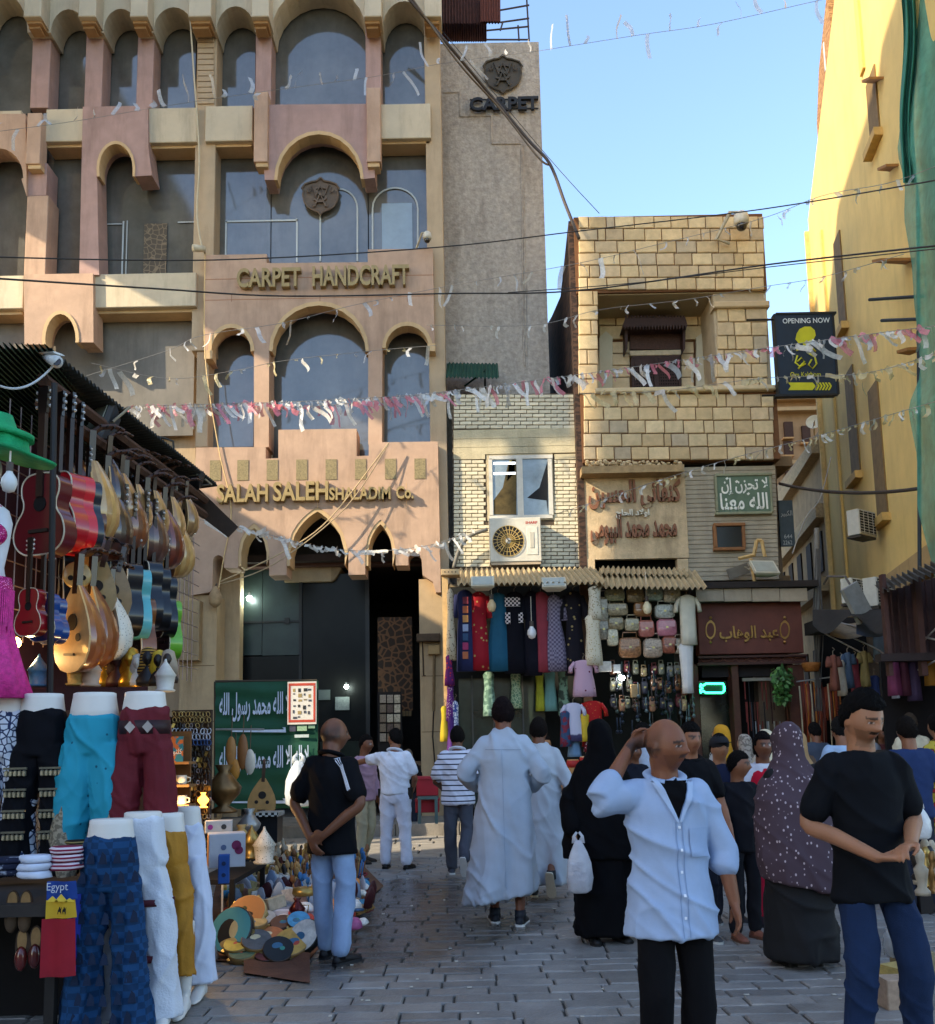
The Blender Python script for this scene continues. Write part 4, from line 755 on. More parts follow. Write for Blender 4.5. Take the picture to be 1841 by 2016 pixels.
def person(label, X, Y, yaw, H, skin='8a5a3c', hair=('short', '14100d'), top=None, bottom=None, shoes=('151515', 'c8c8c4'), arms=None, legs=None, head=(0, 0, 0), bulk=1.0, robe=None, veil=None, vox=None, stubble=.25, lean=0.0, Z=0.0, hands=None, group=None, bald=0.0):
    vox = vox or min(max(.0021 * Y, .009), .016); s = H / 1.75
    M = Matrix.Translation((X, Y, Z)) @ Matrix.Rotation(math.radians(yaw), 4, 'Z') @ Matrix.Rotation(lean, 4, 'X') @ Matrix.Scale(s, 4)
    A = {'eR': V3(-.235, .03, 1.13), 'wR': V3(-.25, -.04, .88), 'eL': V3(.235, .03, 1.13), 'wL': V3(.25, -.04, .88)}
    L = {'kR': V3(-.1, -.015, .5), 'aR': V3(-.105, .02, .085), 'kL': V3(.1, -.015, .5), 'aL': V3(.105, .02, .085), 'liftR': 0, 'liftL': 0, 'fR': (-.15, -1), 'fL': (.15, -1)}
    for k, v in (arms or {}).items(): A[k] = Vector(v)
    for k, v in (legs or {}).items(): L[k] = Vector(v) if k[0] in 'ka' else v
    HM = Matrix.Translation((0, -.02, 1.610)) @ Euler([math.radians(a) for a in (head[0], head[1], head[2])]).to_matrix().to_4x4() @ Matrix.Scale(1.07, 4)
    b = MB(); b.ball((0, 0, 0), 1, 44, 34, M=HM, fn=head_fn)
    for sx in (-1, 1):
        EM = HM @ Matrix.Translation((sx * .074, .012, -.012)) @ Matrix.Rotation(sx * .35, 4, 'Z'); b.ball((0, 0, 0), (.009, .019, .033), 10, 8, M=EM)
    b.tube([(0, .018, 1.36), (0, .018, 1.45), (0, .014, 1.5), HM @ V3(0, .02, -.05)], [.07, .066, .064, .064], 14)
    b.loft([oval((0, .01, z), rx * bulk * .9, ry * bulk * .88, 18) for z, rx, ry in ((.84, .12, .09), (.95, .145, .1), (1.1, .13, .09), (1.28, .155, .1), (1.39, .13, .08), (1.43, .08, .06))])
    for sd, sx in (('R', -1), ('L', 1)):
        S = V3(sx * .15 * (.85 + .15 * bulk), .018, 1.38); e, w_ = A['e' + sd], A['w' + sd]; m1 = S.lerp(e, .5); m2 = e.lerp(w_, .4)
        limb(b, [S, m1, e, m2, w_], [.055, .047, .04, .04, .027], 12)
        d_, n_, cu, pi = (hands or {}).get(sd, ((w_ - e).normalized() + V3(0, -.05, -.1), V3(-sx, .2, 0), .45, False)); hand(b, w_ - Vector(d_).normalized() * .008, Vector(d_), Vector(n_), sx, cu, 1.0, pi)
        limb(b, [(sx * .085, 0, .92), L['k' + sd], L['a' + sd]], [.075, .052, .036], 10)
    b.xf(M); me = remesh(b, vox * .72 if Y < 7 else vox, 3, .45); me.materials.append(SKIN); me.polygons.foreach_set('use_smooth', [True] * len(me.polygons))
    sk = np.array(lin(skin)); hc = np.array(lin(hair[1])) if hair else sk * .2; ca = me.color_attributes.new('Col', 'FLOAT_COLOR', 'POINT'); HI = (M @ HM).inverted(); n = len(me.vertices); co = np.empty(n * 3); me.vertices.foreach_get('co', co); co = co.reshape(-1, 3)
    hi = np.array(HI); q = co @ hi[:3, :3].T + hi[:3, 3]; xn, yn, zn = q[:, 0] / .075, q[:, 1] / .098, q[:, 2] / .117; col = np.tile(sk, (n, 1)) * (1 + .06 * np.sin(co[:, :1] * 60) * np.sin(co[:, 2:] * 47)); fc = (yn < -.3) & (zn > -1.1) & (zn < 1.1) & (abs(xn) < 1.1)
    if hair and hair[0] == 'balding':
        sm = lambda a, l_, h_: np.clip((a - l_) / (h_ - l_), 0, 1)
        near = (abs(xn) < 1.35) & (abs(yn) < 1.5) & (zn > -.75) & (zn < 1.2)
        w_ = sm(yn, -.32, -.12) * (1 - sm(zn + .25 * yn, .35, .75)) * sm(zn + .35 * np.maximum(yn, 0), -.35, -.1) * near
        col[:] = col * (1 - .8 * w_[:, None]) + hc * .8 * w_[:, None]
    def mixc(mask, c, f): col[mask] = col[mask] * (1 - f) + np.array(c) * f
    mixc((zn > -.05) & (zn < 1.1) & (abs(xn) < 1.2) & (yn < .6) & (yn > -1.3), sk * 1.12, .5 * bald)
    mixc(fc & (zn < -.3) & (zn > -1) & ~((abs(xn) < .3) & (abs(zn + .5) < .09)), sk * .35, stubble); mixc((abs(zn + .36) < .07) & (abs(xn) < .34) & fc, hc, min(1, stubble * 1.7)); mixc(fc & (abs(zn + .5) < .065) & (abs(xn) < .3), (sk[0] * .85, sk[1] * .6, sk[2] * .6), .7)
    mixc(fc & (abs(zn - .04) < .075) & (abs(abs(xn) - .4) < .2), sk * .5, .55); mixc(fc & (abs(zn - .03) < .035) & (abs(abs(xn) - .4) < .13), (.45, .42, .4), .7); mixc(fc & (abs(zn - .03) < .045) & (abs(abs(xn) - .4) < .06), (.01, .008, .006), .95); mixc(fc & (abs(zn - .2 + .1 * (abs(xn) - .4)) < .05) & (abs(xn) > .13) & (abs(xn) < .68), hc, .85)
    ca.data.foreach_set('color', np.c_[np.clip(col, 0, 1), np.ones(n)].ravel().astype(np.float32))
    P = link('person', me, None, label, 'person', group)
    if hair and hair[0] not in ('none', 'balding'):
        hb = MB(); test = HAIRLINE[hair[0]]; nu, nv = 48, 34; up_ = .010 if hair[0] != 'balding' else .0035; up_ *= (hair[2] if len(hair) > 2 else 1); V = []; keep = []
        for i in range(nv + 1):
            ph = math.pi * min(max(i / nv, .01), .99) - math.pi / 2
            for j in range(nu):
                th = 2 * math.pi * j / nu; d = V3(math.cos(ph) * math.cos(th), math.cos(ph) * math.sin(th), math.sin(ph)); k_ = test(d); h_ = head_fn(d); o = h_.normalized()
                jj = rnd(.55, 1.45) if hair[0] != 'balding' else 1
                V.append(M @ (HM @ (h_ + (o * up_ * jj + V3(0, 0, .006 * max(d.z, 0) if hair[0] != 'balding' else 0) if k_ else -o * .008)))); keep.append(k_)
        F = [(i * nu + j, i * nu + (j + 1) % nu, (i + 1) * nu + (j + 1) % nu, (i + 1) * nu + j) for i in range(nv) for j in range(nu)]; F = [f for f in F if any(keep[i] for i in f)]
        if Y < 9.5:                                                  # loose strands break up the outline
            for _ in range(2600):
                d = V3(random.gauss(0, 1), random.gauss(0, 1), random.gauss(0, 1)).normalized()
                if not test(d): continue
                h_ = head_fn(d); o = h_.normalized(); q = h_ + o * up_ * .6; w_ = V3(rnd(-1, 1), rnd(-1, 1), rnd(-.6, .6)); e_ = q + (o * .5 + w_ * .8 + V3(0, .35, -.2)) * rnd(.01, .02); sw_ = o.cross(w_).normalized() * .0022
                i_ = len(V); V += [M @ (HM @ (q - sw_)), M @ (HM @ (q + sw_)), M @ (HM @ e_)]; F.append((i_, i_ + 1, i_ + 2))
        hb.add(V, F).obj('hair', mat(hair[1], .85, .35, 40, .8, 190, spec=.12), P, True)
    def sleeve(c, sd, sx, fr_, r0, r1, off=0.0):
        S = V3(sx * .142 * (.8 + .2 * bulk), .018, 1.378); e, w_ = A['e' + sd], A['w' + sd]
        if fr_ <= .5: t = fr_ * 2; limb(c, [S, S.lerp(e, t * .5), S.lerp(e, t)], [r0, (r0 + r1) / 2, r1], 14)
        else: t = (fr_ - .5) * 2; limb(c, [S, S.lerp(e, .5), e, e.lerp(w_, t * .5), e.lerp(w_, t)], [r0, r0 * .93, (r0 + r1) * .5, (r0 + 2 * r1) / 3, r1], 14)
    def torso(c, hem, fl, k=1.0, nz=1.44):
        rr = [(hem, .172 * fl, .128 * fl), (hem * .6 + 1.08 * .4, .168 * (fl * .6 + .4), .125 * (fl * .6 + .4)), (1.08, .165, .122), (1.2, .178, .125), (1.3, .188, .122), (1.36, .175, .112), (1.41, .15, .098), (1.45, .108, .082), (1.485, .072, .068), (1.495, .062, .06)]
        c.loft([oval((0, .01, z), rx * k * (bulk if z < 1.38 else (bulk + 1) / 2), ry * k * (bulk if z < 1.38 else 1), 26) for z, rx, ry in rr if z <= nz + .04])
    if robe:
        c = MB(); hx, hy, hz = robe.get('hem', (0, 0, .1)); rw, rd = robe.get('w', (.27, .22)); fo = robe.get('fold', .05); rr = []
        for t in np.linspace(1, 0, 14):
            z = 1.12 + (hz - 1.12) * t; rr.append(oval((hx * t * t, .01 + hy * t * t, z), (.175 * bulk) * (1 - t) + rw * t, (.125 * bulk) * (1 - t) + rd * t, 40, fo * t, 5, 1.3 + t, 0, robe.get('tx', 0) * t, robe.get('ty', 0) * t))
        for z, rx, ry in ((1.2, .18, .127), (1.3, .187, .123), (1.36, .177, .113), (1.41, .152, .098), (1.45, .11, .082), (1.485, .076, .07), (1.5, .066, .064)): rr.append(oval((0, .01, z), rx * (bulk if z < 1.38 else 1), ry * (bulk if z < 1.38 else 1), 40))
        c.loft(rr)
        for sd, sx in (('R', -1), ('L', 1)): sleeve(c, sd, sx, robe.get('sl', .97), .07, robe.get('cuff', .06))
        c.xf(M); cloth_obj(robe.get('name', 'robe'), c, robe['m'], P, vox, robe.get('amp', .012), 9, 1.6)
    if top:
        c = MB(); torso(c, top.get('hem', .86), top.get('fl', 1.0))
        for sd, sx in (('R', -1), ('L', 1)): sleeve(c, sd, sx, top.get('sl', .34), top.get('sw', .071), top.get('cuff', .062))
        c.xf(M); cloth_obj(top.get('name', 'shirt'), c, top['m'], P, vox, top.get('amp', .008), top.get('fx', 8), top.get('fz', 5))
        if top.get('collar'):
            c = MB(); pts = [V3(.08 * math.cos(a), .014 + .076 * math.sin(a), 1.464 + .026 * math.sin(a)) for a in np.linspace(-1.25 if top.get('open') else -1.5, math.pi + (1.25 if top.get('open') else 1.5), 26)]
            c.tube(pts, .026, 8, flat=.5)
            c.xf(M); c.obj('collar', top['collar'], P, True)
    if bottom:
        c = MB(); k = bottom.get('w', 1.0); q_ = .8 if (top or {}).get('hem', 1) < .9 else 1.0; c.loft([oval((0, .01, z), rx * bulk * q_, ry * bulk * q_, 22) for z, rx, ry in ((.8, .12, .1), (.88, .162, .118), (.95, .155, .11), (1.03, .13 if q_ < 1 else .15, .09 if q_ < 1 else .106))])
        for sd, sx in (('R', -1), ('L', 1)):
            a_ = L['a' + sd] + V3(0, 0, .005); kn = L['k' + sd]; limb(c, [(sx * .082 * (bulk * .5 + .5), .01, .88), V3(sx * .086, 0, .9).lerp(kn, .5), kn, kn.lerp(a_, .55), kn.lerp(a_, bottom.get('len', .97))], [.098 * (bulk * .6 + .4) * k * q_, .088 * k * (q_ + .07), .07 * k, .066 * k, .063 * k], 14)
        c.xf(M); cloth_obj('trousers', c, bottom['m'], P, vox, bottom.get('amp', .006), 9, 3.5)
    if shoes and L:
        for sd in 'RL':
            c, so_ = MB(), MB(); shoe(c, L['a' + sd], L['f' + sd], 1.0, L['lift' + sd], bsole=so_); c.tube([L['a' + sd] + V3(0, 0, -.05), L['a' + sd] + V3(0, 0, .03)], [.045, .042], 12)
            o = c.xf(M).obj('shoe', mat(shoes[0], .6, .2, 20), P, True); so_.xf(M).obj('sole', mat(shoes[1], .7, .1), o, False)
    if veil:
        c = MB(); rr = []
        for (z, x, y, rx, ry, fo) in veil['rings']: rr.append(oval((x, y, z), rx, ry, 40, fo, 6, z * 3, 0, veil.get('tx', 0) * max(0, 1 - z), veil.get('ty', 0) * max(0, 1 - z)))
        c.loft(rr)
        if veil.get('sl'):
            for sd, sx in (('R', -1), ('L', 1)): sleeve(c, sd, sx, veil['sl'], .09, .08)
        c.xf(M); cloth_obj(veil.get('name', 'headscarf'), c, veil['m'], P, vox, veil.get('amp', .008), 8, 4)
    P['_M'] = 0; del P['_M']
    return P, M, HM
def leg_form(label, X, Y, yaw, z0, h, m_, style='trousers', w=1.0, feet=True, top_h=.1, group='trouser mannequins on the stall', extra=None, stub='d8d4cc', hemz=.06, stance=.1, slim=1.0):
    """hip-to-foot shop mannequin: plastic waist, trousers (or skirt), two feet; built for a hip height of 1.1"""
    s = h / 1.1; M = Matrix.Translation((X, Y, z0)) @ Matrix.Rotation(math.radians(yaw), 4, 'Z') @ Matrix.Scale(s, 4); t = T('leg_mannequin', label, 'mannequin', (X, Y, z0), group); sm = mat(stub, .45, .04)
    b = MB().loft([oval((0, 0, z), rx * w, ry * w, 26, 0) for z, rx, ry in ((.9, .155, .115), (1.0, .142, .105), (1.07, .13, .098), (1.095, .128, .097), (1.1, .115, .088))]).xf(M); b.obj('waist', sm, t, True)
    c = MB(); c.loft([oval((0, 0, z), rx * w, ry * w, 30, .012, 13) for z, rx, ry in ((.74, .14, .11), (.84, .168, .125), (.95, .158, .118), (1.1 - top_h, .146, .108))])
    for sx in (-1, 1):
        p, r = cr([(sx * .075 * w, 0, .8), (sx * (.08 + stance * .15), -.005, .62), (sx * (.08 + stance * .3), -.01, .42), (sx * (.08 + stance * .4), 0, .2), (sx * (.08 + stance * .5), .0, hemz)], [q * w for q in ({'trousers': (.1, .092, .085, .082, .085), 'harem': (.11, .118, .115, .09, .05), 'wide': (.1, .1, .102, .11, .12), 'slim': (.095, .08, .068, .06, .058), 'skirt': (.11, .115, .118, .12, .122)}[style])], 5)
        c.loft([oval(q, rr, rr * .95, 22, .05, 6, i * .25 + sx) for i, (q, rr) in enumerate(zip(p, r))])
    c.xf(M); cloth_obj('trousers', c, m_, t, .011, .0085, 13, 2.2)
    if feet:
        for sx in (-1, 1):
            f = MB(); x = sx * (.08 + stance * .5); f.tube([(x, .01, .5), (x, .01, .2), (x, .012, .09)], [.05, .04, .034], 12); f.loft([oval((x + sx * .02 * q, .02 - q * .24, .035 - .02 * q), w_, h_, 12) if False else [V3(x + sx * .03 * q + w_ * math.cos(a), .045 - q * .24, .002 + h_ * (1 + math.sin(a)) * .5) for a in np.linspace(0, 2 * math.pi, 13)[:-1]] for q, w_, h_ in ((0, .02, .05), (.1, .033, .085), (.3, .036, .1), (.55, .04, .065), (.8, .042, .035), (.95, .03, .022), (1, .012, .012))])
            f.xf(M); me = remesh(f, .01, 3); me.materials.append(sm); me.polygons.foreach_set('use_smooth', [True] * len(me.polygons)); link('foot', me, t)
    return t, M

def decal(P, M, kid, fn, nu, nv, m_, name, off=.005, back=False):
    """a piece sewn on a garment: a grid laid over the garment's own surface; fn(u, v) -> local (x, z)"""
    o = [c for c in P.children if c.name.startswith(kid)][0]; me = o.data; bv = BVHTree.FromPolygons([v.co for v in me.vertices], [tuple(p.vertices) for p in me.polygons]); sg = 1 if back else -1
    d = (M.to_3x3() @ V3(0, -sg, 0)).normalized(); V = []; ok = []
    for j in range(nv + 1):
        for i in range(nu + 1):
            x, z = fn(i / nu, j / nv); q = M @ V3(x, sg * 1.0, z); h = bv.ray_cast(q, d); h = h if h[0] is not None else bv.find_nearest(M @ V3(x, sg * .1, z)); ok.append(True); V.append(h[0] - d * off)
    F = [(j * (nu + 1) + i, j * (nu + 1) + i + 1, (j + 1) * (nu + 1) + i + 1, (j + 1) * (nu + 1) + i) for j in range(nv) for i in range(nu)]
    MB().add(V, [f for f in F if all(ok[k] for k in f)]).obj(name, m_, P, True)
def strip(p, q, w): return lambda u, v: (p[0] + (q[0] - p[0]) * v + w * (u - .5) * (1 if abs(q[1] - p[1]) > abs(q[0] - p[0]) else 0), p[1] + (q[1] - p[1]) * v + w * (u - .5) * (0 if abs(q[1] - p[1]) > abs(q[0] - p[0]) else 1))
# ================================================================ instrument and clothes stall on the left
def RZ(a): return Matrix.Rotation(math.radians(a), 4, 'Z')
def SX(px): return 5460.0 / (920 - px)                               # depth of the hanging line for a photo column
stall = T('souvenir_stall', 'long market stall with corrugated roof and wire grid of instruments', 'stall', (-3.6, 8.5, 0)); rf = mat('2c2a22', .75, .35, 7, .2); timb = mat('4a2f20', .8, .3, 9, .2)
corr(MB(), at(100, 690, 6.45), at(428, 955, 11.2), at(100, 690, 6.45) + V3(-2.0, -.2, -.3), 58, .022).obj('roof_sheet', rf, stall)
corr(MB(), at(100, 688, 6.45) + V3(0, 0, .02), at(-160, 690, 5.4) + V3(0, 0, .05), at(100, 690, 6.4) + V3(-.4, 2.6, .25), 20, .03).obj('roof_sheet', mat('2e3b26', .8, .3, 5), stall)
for z_ in (-.16, -.34): MB().tube([at(112, 705, 6.5) + V3(-.1, 0, z_), at(420, 960, 11.1) + V3(-.1, 0, z_)], .05, 6).obj('roof_beam', timb, stall)
MB().prism([(0, 0), (.62, -.62), (.5, -.75), (-.2, -.2)], 0, .03, M=Matrix.Translation(at(418, 948, 11.2) + V3(-.3, 0, .05))).obj('roof_flap', mat('3a2a1e', .8, .3, 5), stall)
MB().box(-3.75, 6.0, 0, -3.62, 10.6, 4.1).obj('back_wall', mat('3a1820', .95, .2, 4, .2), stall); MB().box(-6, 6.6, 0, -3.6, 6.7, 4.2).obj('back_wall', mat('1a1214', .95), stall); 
gm2 = mat('7d6a64', .4, .1, metal=.6)
for z in np.arange(2.35, 4.0, .17): MB().tube([(-3.3, 6.3, z), (-3.3, 11.4, z + .12)], .006, 4).obj('grid_wire', gm2, stall)
for y in np.arange(6.4, 11.2, .17): MB().tube([(-3.3, y, 2.3), (-3.3, y, 4.05)], .006, 4).obj('grid_wire', gm2, stall)
for (a, b_) in (((107, 755), (98, 1365)),): MB().tube([at(*a, 6.2), at(*b_, 6.2)], .022, 8).obj('post', mat('1c1a1a', .6), stall)
b = MB(); b.box(-3.6, 6.6, 1.72, -2.6, 8.4, 1.78); b.obj('shelf', timb, stall); MB().box(-3.6, 6.7, 0, -2.75, 8.2, 1.7).obj('counter', mat('2c1d16', .8, .3, 5), stall)
def oud(label, px, py, hpx, yaw, cols, tilt=0, face='c9a268', group='ouds hanging on the stall', Yq=None):
    Yq = Yq or SX(px); p = at(px, py, Yq); s = hpx * 1.2 / ppm(Yq) / .5
    t = T('oud', label, 'oud', p, group, True, Euler((0, math.radians(tilt), math.radians(yaw)))); t.scale = (s, s, s)
    prof = [(-.27, .02), (-.255, .09), (-.21, .145), (-.14, .178), (-.05, .182), (.04, .155), (.12, .115), (.19, .07), (.25, .03)]; b = MB(); n = 14; R = []
    for z, w_ in prof: R.append([V3(w_ * math.cos(math.pi * i / n), .19 * (w_ / .18) ** .8 * math.sin(math.pi * i / n) + .006, z) for i in range(n + 1)])
    for i in range(n): b.add([R[k][i + q] for k in range(len(R)) for q in (0, 1)], [(2 * k, 2 * k + 1, 2 * k + 3, 2 * k + 2) for k in range(len(R) - 1)], i % len(cols))
    if cols[0] == 'mosaic': mats = [pat('voronoi', '6d6459', 'd8d2c4', 55, .22, .3)]; b.m = [0] * len(b.m)
    else: mats = [mat(c, .28, .2, 14, coat=.7, spec=.5) for c in cols]
    b.obj('bowl', mats, t, True); o = [(w_, z) for z, w_ in prof]; MB().prism(o + [(-a, z) for a, z in o[::-1]], -.004, .008).obj('soundboard', mat(face, .45, .15, 12, coat=.3), t)
    for x_, z_, r in ((0, .03, .05), (-.07, -.06, .024), (.07, -.06, .024)): MB().lathe([(r, 0), (r, .004), (.001, .004)], 16, M=Matrix.Translation((x_, -.004, z_)) @ Matrix.Rotation(math.pi / 2, 4, 'X')).obj('rosette', mat('20150e', .6), t)
    MB().box(-.05, -.016, -.17, .05, -.004, -.155).obj('bridge', mat('3b2415', .5), t); MB().box(-.022, -.008, .2, .022, .03, .44).obj('neck', mat('3a2416', .35, .2, coat=.4), t)
    MB().tube([(0, .01, .43), (0, .06, .47), (0, .14, .49), (0, .2, .47)], [.02, .019, .016, .012], 6).obj('pegbox', mat('4d2f1c', .4), t)
    for k in range(4): MB().tube([(-.055, .05 + k * .04, .475), (.055, .05 + k * .04, .475)], .006, 5).obj('tuning_peg', mat('1d120c', .4), t)
    return t
LT, BR, DK, RD = ['b08348', 'c0985c'], ['6b3a1e', '7a4526'], ['2c1712', '38201a'], ['5a2414', '743019']
oud('pale striped oud at the top beside the black guitar', 172, 985, 135, -58, LT, 6); oud('glossy very dark oud next to the pale striped one', 203, 1025, 125, -58, DK, 6); oud('dark oud with white mosaic edge behind the pale striped one', 206, 960, 100, -52, DK, 10)
oud('chestnut oud with a bright reflection in the upper row', 240, 1020, 112, -58, BR, 6); oud('upper oud with dark rosette above the chestnut one', 232, 985, 92, -52, ['8a6238', '9b7145'], 10); oud('brown striped oud in the middle of the upper row', 283, 1048, 105, -60, ['4f2f24', '5e3a2c'], 6)
oud('upper oud with rosette above the brown striped one', 262, 1002, 84, -52, ['a07848', 'b58a55'], 10); oud('upper oud with rosette third from the lamp', 297, 1012, 80, -52, ['98703f', 'ab8250'], 10); oud('reddish oud near the right end of the upper row', 318, 1060, 98, -60, RD, 6)
oud('upper oud with rosette second from the lamp', 331, 1022, 76, -52, ['a87d4a', 'bb9058'], 10); oud('pale oud lowest at the right end of the upper row', 341, 1080, 92, -62, LT, 5); oud('small rounded oud at the far right end under the lamp', 362, 1015, 66, -55, ['9a7446', '8a653a'], 8)
oud('big glossy orange brown oud in the lower row', 143, 1235, 140, -35, ['8a4a22', '95552a'], 4, Yq=6.7); oud('second orange brown oud behind the big glossy one', 172, 1232, 132, -42, ['7d4420', '8a4f28'], 4, Yq=7.0); oud('white mosaic oud in the lower row', 211, 1232, 108, -38, ['mosaic'], 3, 'cfc6b0', Yq=7.2)
oud('oud with three dark rosettes in the lower row', 190, 1160, 96, 10, LT, 12, '9b8254', Yq=7.0); oud('slim striped oud behind the three rosettes', 222, 1168, 92, 15, ['c2a071', '6b2a22'], 12, '8d7048', Yq=7.2)
def guitar(label, px, py, hpx, yaw, col, side=None, tilt=0, neck=True, Yq=None, body='guitar', group='guitars hanging on the stall'):
    Yq = Yq or SX(px); p = at(px, py, Yq); s = hpx * 1.14 / ppm(Yq) / .48; t = T('guitar', label, 'guitar', p, group, True, Euler((0, math.radians(tilt), math.radians(yaw)))); t.scale = (s, s, s)
    o = [(.0, -.24), (.09, -.235), (.16, -.19), (.185, -.12), (.165, -.04), (.125, .02), (.118, .07), (.135, .12), (.135, .18), (.1, .225), (.04, .24)]; o = o + [(-a, z) for a, z in o[:0:-1]]
    oc, _ = cr([V3(a, 0, z) for a, z in o + [o[0]]], [1] * (len(o) + 1), 4); o = [(p_.x, p_.z) for p_ in oc[:-1]]; n_ = len(o); V_ = [(a, y_, z) for y_ in (0, .1) for a, z in o]
    MB().add(V_, [tuple(range(n_))]).obj('soundboard', mat(col, .3, .08, 6, coat=.5), t); MB().add(V_, [tuple(range(2 * n_ - 1, n_ - 1, -1))]).obj('back', mat(col, .3, .08, 6, coat=.5), t)
    MB().add(V_, [(i, i + n_, (i + 1) % n_ + n_, (i + 1) % n_) for i in range(n_)]).obj('side', mat(side or col, .3, .08, 6, coat=.5), t, True)
    MB().tube([(a, -.002, z) for a, z in o + [o[0]]], .005, 5).obj('binding', mat('cbbfa6', .4), t)
    MB().lathe([(.045, 0), (.045, .004), (.001, .004)], 18, M=Matrix.Translation((0, 0, .06)) @ Matrix.Rotation(math.pi / 2, 4, 'X')).obj('sound_hole', mat('0a0706', .9), t); MB().box(-.07, -.012, -.11, .07, 0, -.09).obj('bridge', mat('1d120c', .5), t)
    MB().box(-.024, -.014, .1, .024, .012, .6).obj('neck', mat('2a1710', .4), t); MB().prism([(-.03, .6), (.03, .6), (.038, .76), (-.038, .76)], -.012, .008).obj('headstock', mat('1a0f0c', .4, coat=.4), t)
    for k in range(3):
        for sx in (-1, 1): MB().ball((sx * .05, -.002, .64 + k * .045), .011, 6, 4).obj('tuning_peg', mat('d8d4cc', .3, metal=.5), t)
    return t
guitar('dark wine red guitar leftmost on the stall', 78, 1012, 148, -20, '5a0f17', Yq=6.35); guitar('bright red guitar behind the wine red one', 112, 1005, 138, -32, 'b0141f', Yq=6.6); guitar('red guitar third from the left', 133, 1012, 140, -40, 'c01828', 'd01a26', Yq=6.85); guitar('black guitar beside the pale oud', 152, 1018, 132, -45, '14171d', '1c232c', Yq=7.0); guitar('natural wood guitar below the black one', 170, 1068, 110, -48, 'b89468', '6b3f22', Yq=7.2)
guitar('small red guitar in the lower row', 55, 1205, 84, -25, '8a1420', Yq=6.2); guitar('small blue guitar in the lower row', 82, 1215, 86, -25, '0f3f86', Yq=6.35); guitar('second small blue guitar behind the post', 98, 1222, 82, -30, '0d3a7a', Yq=6.5)
for i, (px, py, c, lab) in enumerate([(238, 1180, '101319', 'black guitar nearest the mosaic oud'), (256, 1190, '5fb6bd', 'turquoise edged guitar among the black ones'), (266, 1245, '7a4a22', 'brown edged guitar low among the black ones'), (281, 1170, '0f141b', 'black guitar in the middle of the dark row'), (298, 1180, '0c1016', 'black guitar third from the green one'), (312, 1195, '0d1218', 'black guitar beside the green one'), (322, 1240, '6fb52c', 'lime green edged guitar at the end of the dark row')]):
    guitar(lab, px, py, 128 - i * 4, -55, '0c0e13', c, 4, Yq=SX(px) * .97)
for i, px in enumerate((120, 148, 176, 204, 226, 248, 270, 292, 312, 330)):
    oud('%s oud hanging in the back row, %s from the left post' % (('dark', 'walnut', 'black')[i % 3], ('first', 'second', 'third', 'fourth', 'fifth', 'sixth', 'seventh', 'eighth', 'ninth', 'tenth')[i]), px, 945 + i * 7.5, 88, -70, (DK, BR, ['15110f', '1d1815'])[i % 3], 8, '3a2418', Yq=5900 / (920 - px))
for i, px in enumerate((120, 150, 180, 210)): guitar('dark guitar in the shadowed lower back row, %s from the left' % ('first', 'second', 'third', 'fourth')[i], px, 1160, 120, -60, ('14100f', '2a1410', '101318', '3a2018')[i], Yq=6100 / (920 - px))
dr = T('frame_drum', 'round wooden drum box with three dark holes', 'drum', at(152, 1133, 6.9)); R_ = Matrix.Translation(at(152, 1133, 6.9)) @ RZ(20) @ Matrix.Rotation(math.pi / 2, 4, 'X')
MB().lathe([(.09, -.04), (.1, -.03), (.1, .03), (.09, .04)], 24, M=R_).obj('shell', mat('a98c54', .45, .2, 10, coat=.3), dr, True)
for k in range(3): a = 1.6 + k * 2.1; MB().lathe([(.02, .041), (.02, .044), (.001, .044)], 14, M=R_ @ Matrix.Translation((.05 * math.cos(a), .05 * math.sin(a), 0))).obj('hole', mat('120c08', .9), dr)
# flood lights, cone lamp and camera under the roof
def flood(label, px, py, w_, h_, Yq, yaw, pitch, col='c9c0a8'):
    p = at(px, py, Yq); t = T('floodlight', label, 'floodlight', p); W_, H_ = w_ / ppm(Yq), h_ / ppm(Yq); M = Matrix.Translation(p) @ Euler((math.radians(pitch), 0, math.radians(yaw))).to_matrix().to_4x4()
    MB().loft([[M @ V3(sx * W_ / 2 * k, y_, sz * H_ / 2 * k) for sx, sz in ((-1, -1), (1, -1), (1, 1), (-1, 1))] for y_, k in ((-.08, 1), (-.03, 1.0), (.1, .55))]).obj('housing', mat(col, .5, .12, 6, dirt=.2), t)
    MB().box(-W_ * .43, -.088, -H_ * .4, W_ * .43, -.08, H_ * .4, M=M).obj('glass', mat('a9aa9c', .15, .1, spec=.7), t); MB().tube([M @ V3(-W_ * .56, 0, 0), M @ V3(-W_ * .56, .1, H_ * .6), M @ V3(W_ * .56, .1, H_ * .6), M @ V3(W_ * .56, 0, 0)], .012, 6).obj('bracket', mat('8d8068', .6), t)
    return t
flood('black flat floodlight hanging under the stall roof', 205, 835, 46, 90, 7.8, -30, -20, '1c222b'); flood('black floodlight with lit strip at the end of the stall roof', 372, 948, 70, 22, 10.6, -20, -50, '22262c')
lp = T('cone_lamp', 'grey cone shade lamp with spiral bulb at the end of the stall roof', 'lamp', at(343, 920, 10.6)); p = at(343, 921, 10.6); MB().lathe([(.03, .1), (.07, .08), (.175, 0), (.17, -.01), (.06, .06), (.02, .08)], 24, p).obj('lamp_shade', mat('8d9399', .45), lp, True)
for k in range(3): MB().tube([p + V3(.03 * math.cos(k * 2.1), .03 * math.sin(k * 2.1), 0), p + V3(.03 * math.cos(k * 2.1), .03 * math.sin(k * 2.1), -.27)], .017, 8).obj('tube_bulb', mat('d5d8d6', .25), lp, True)
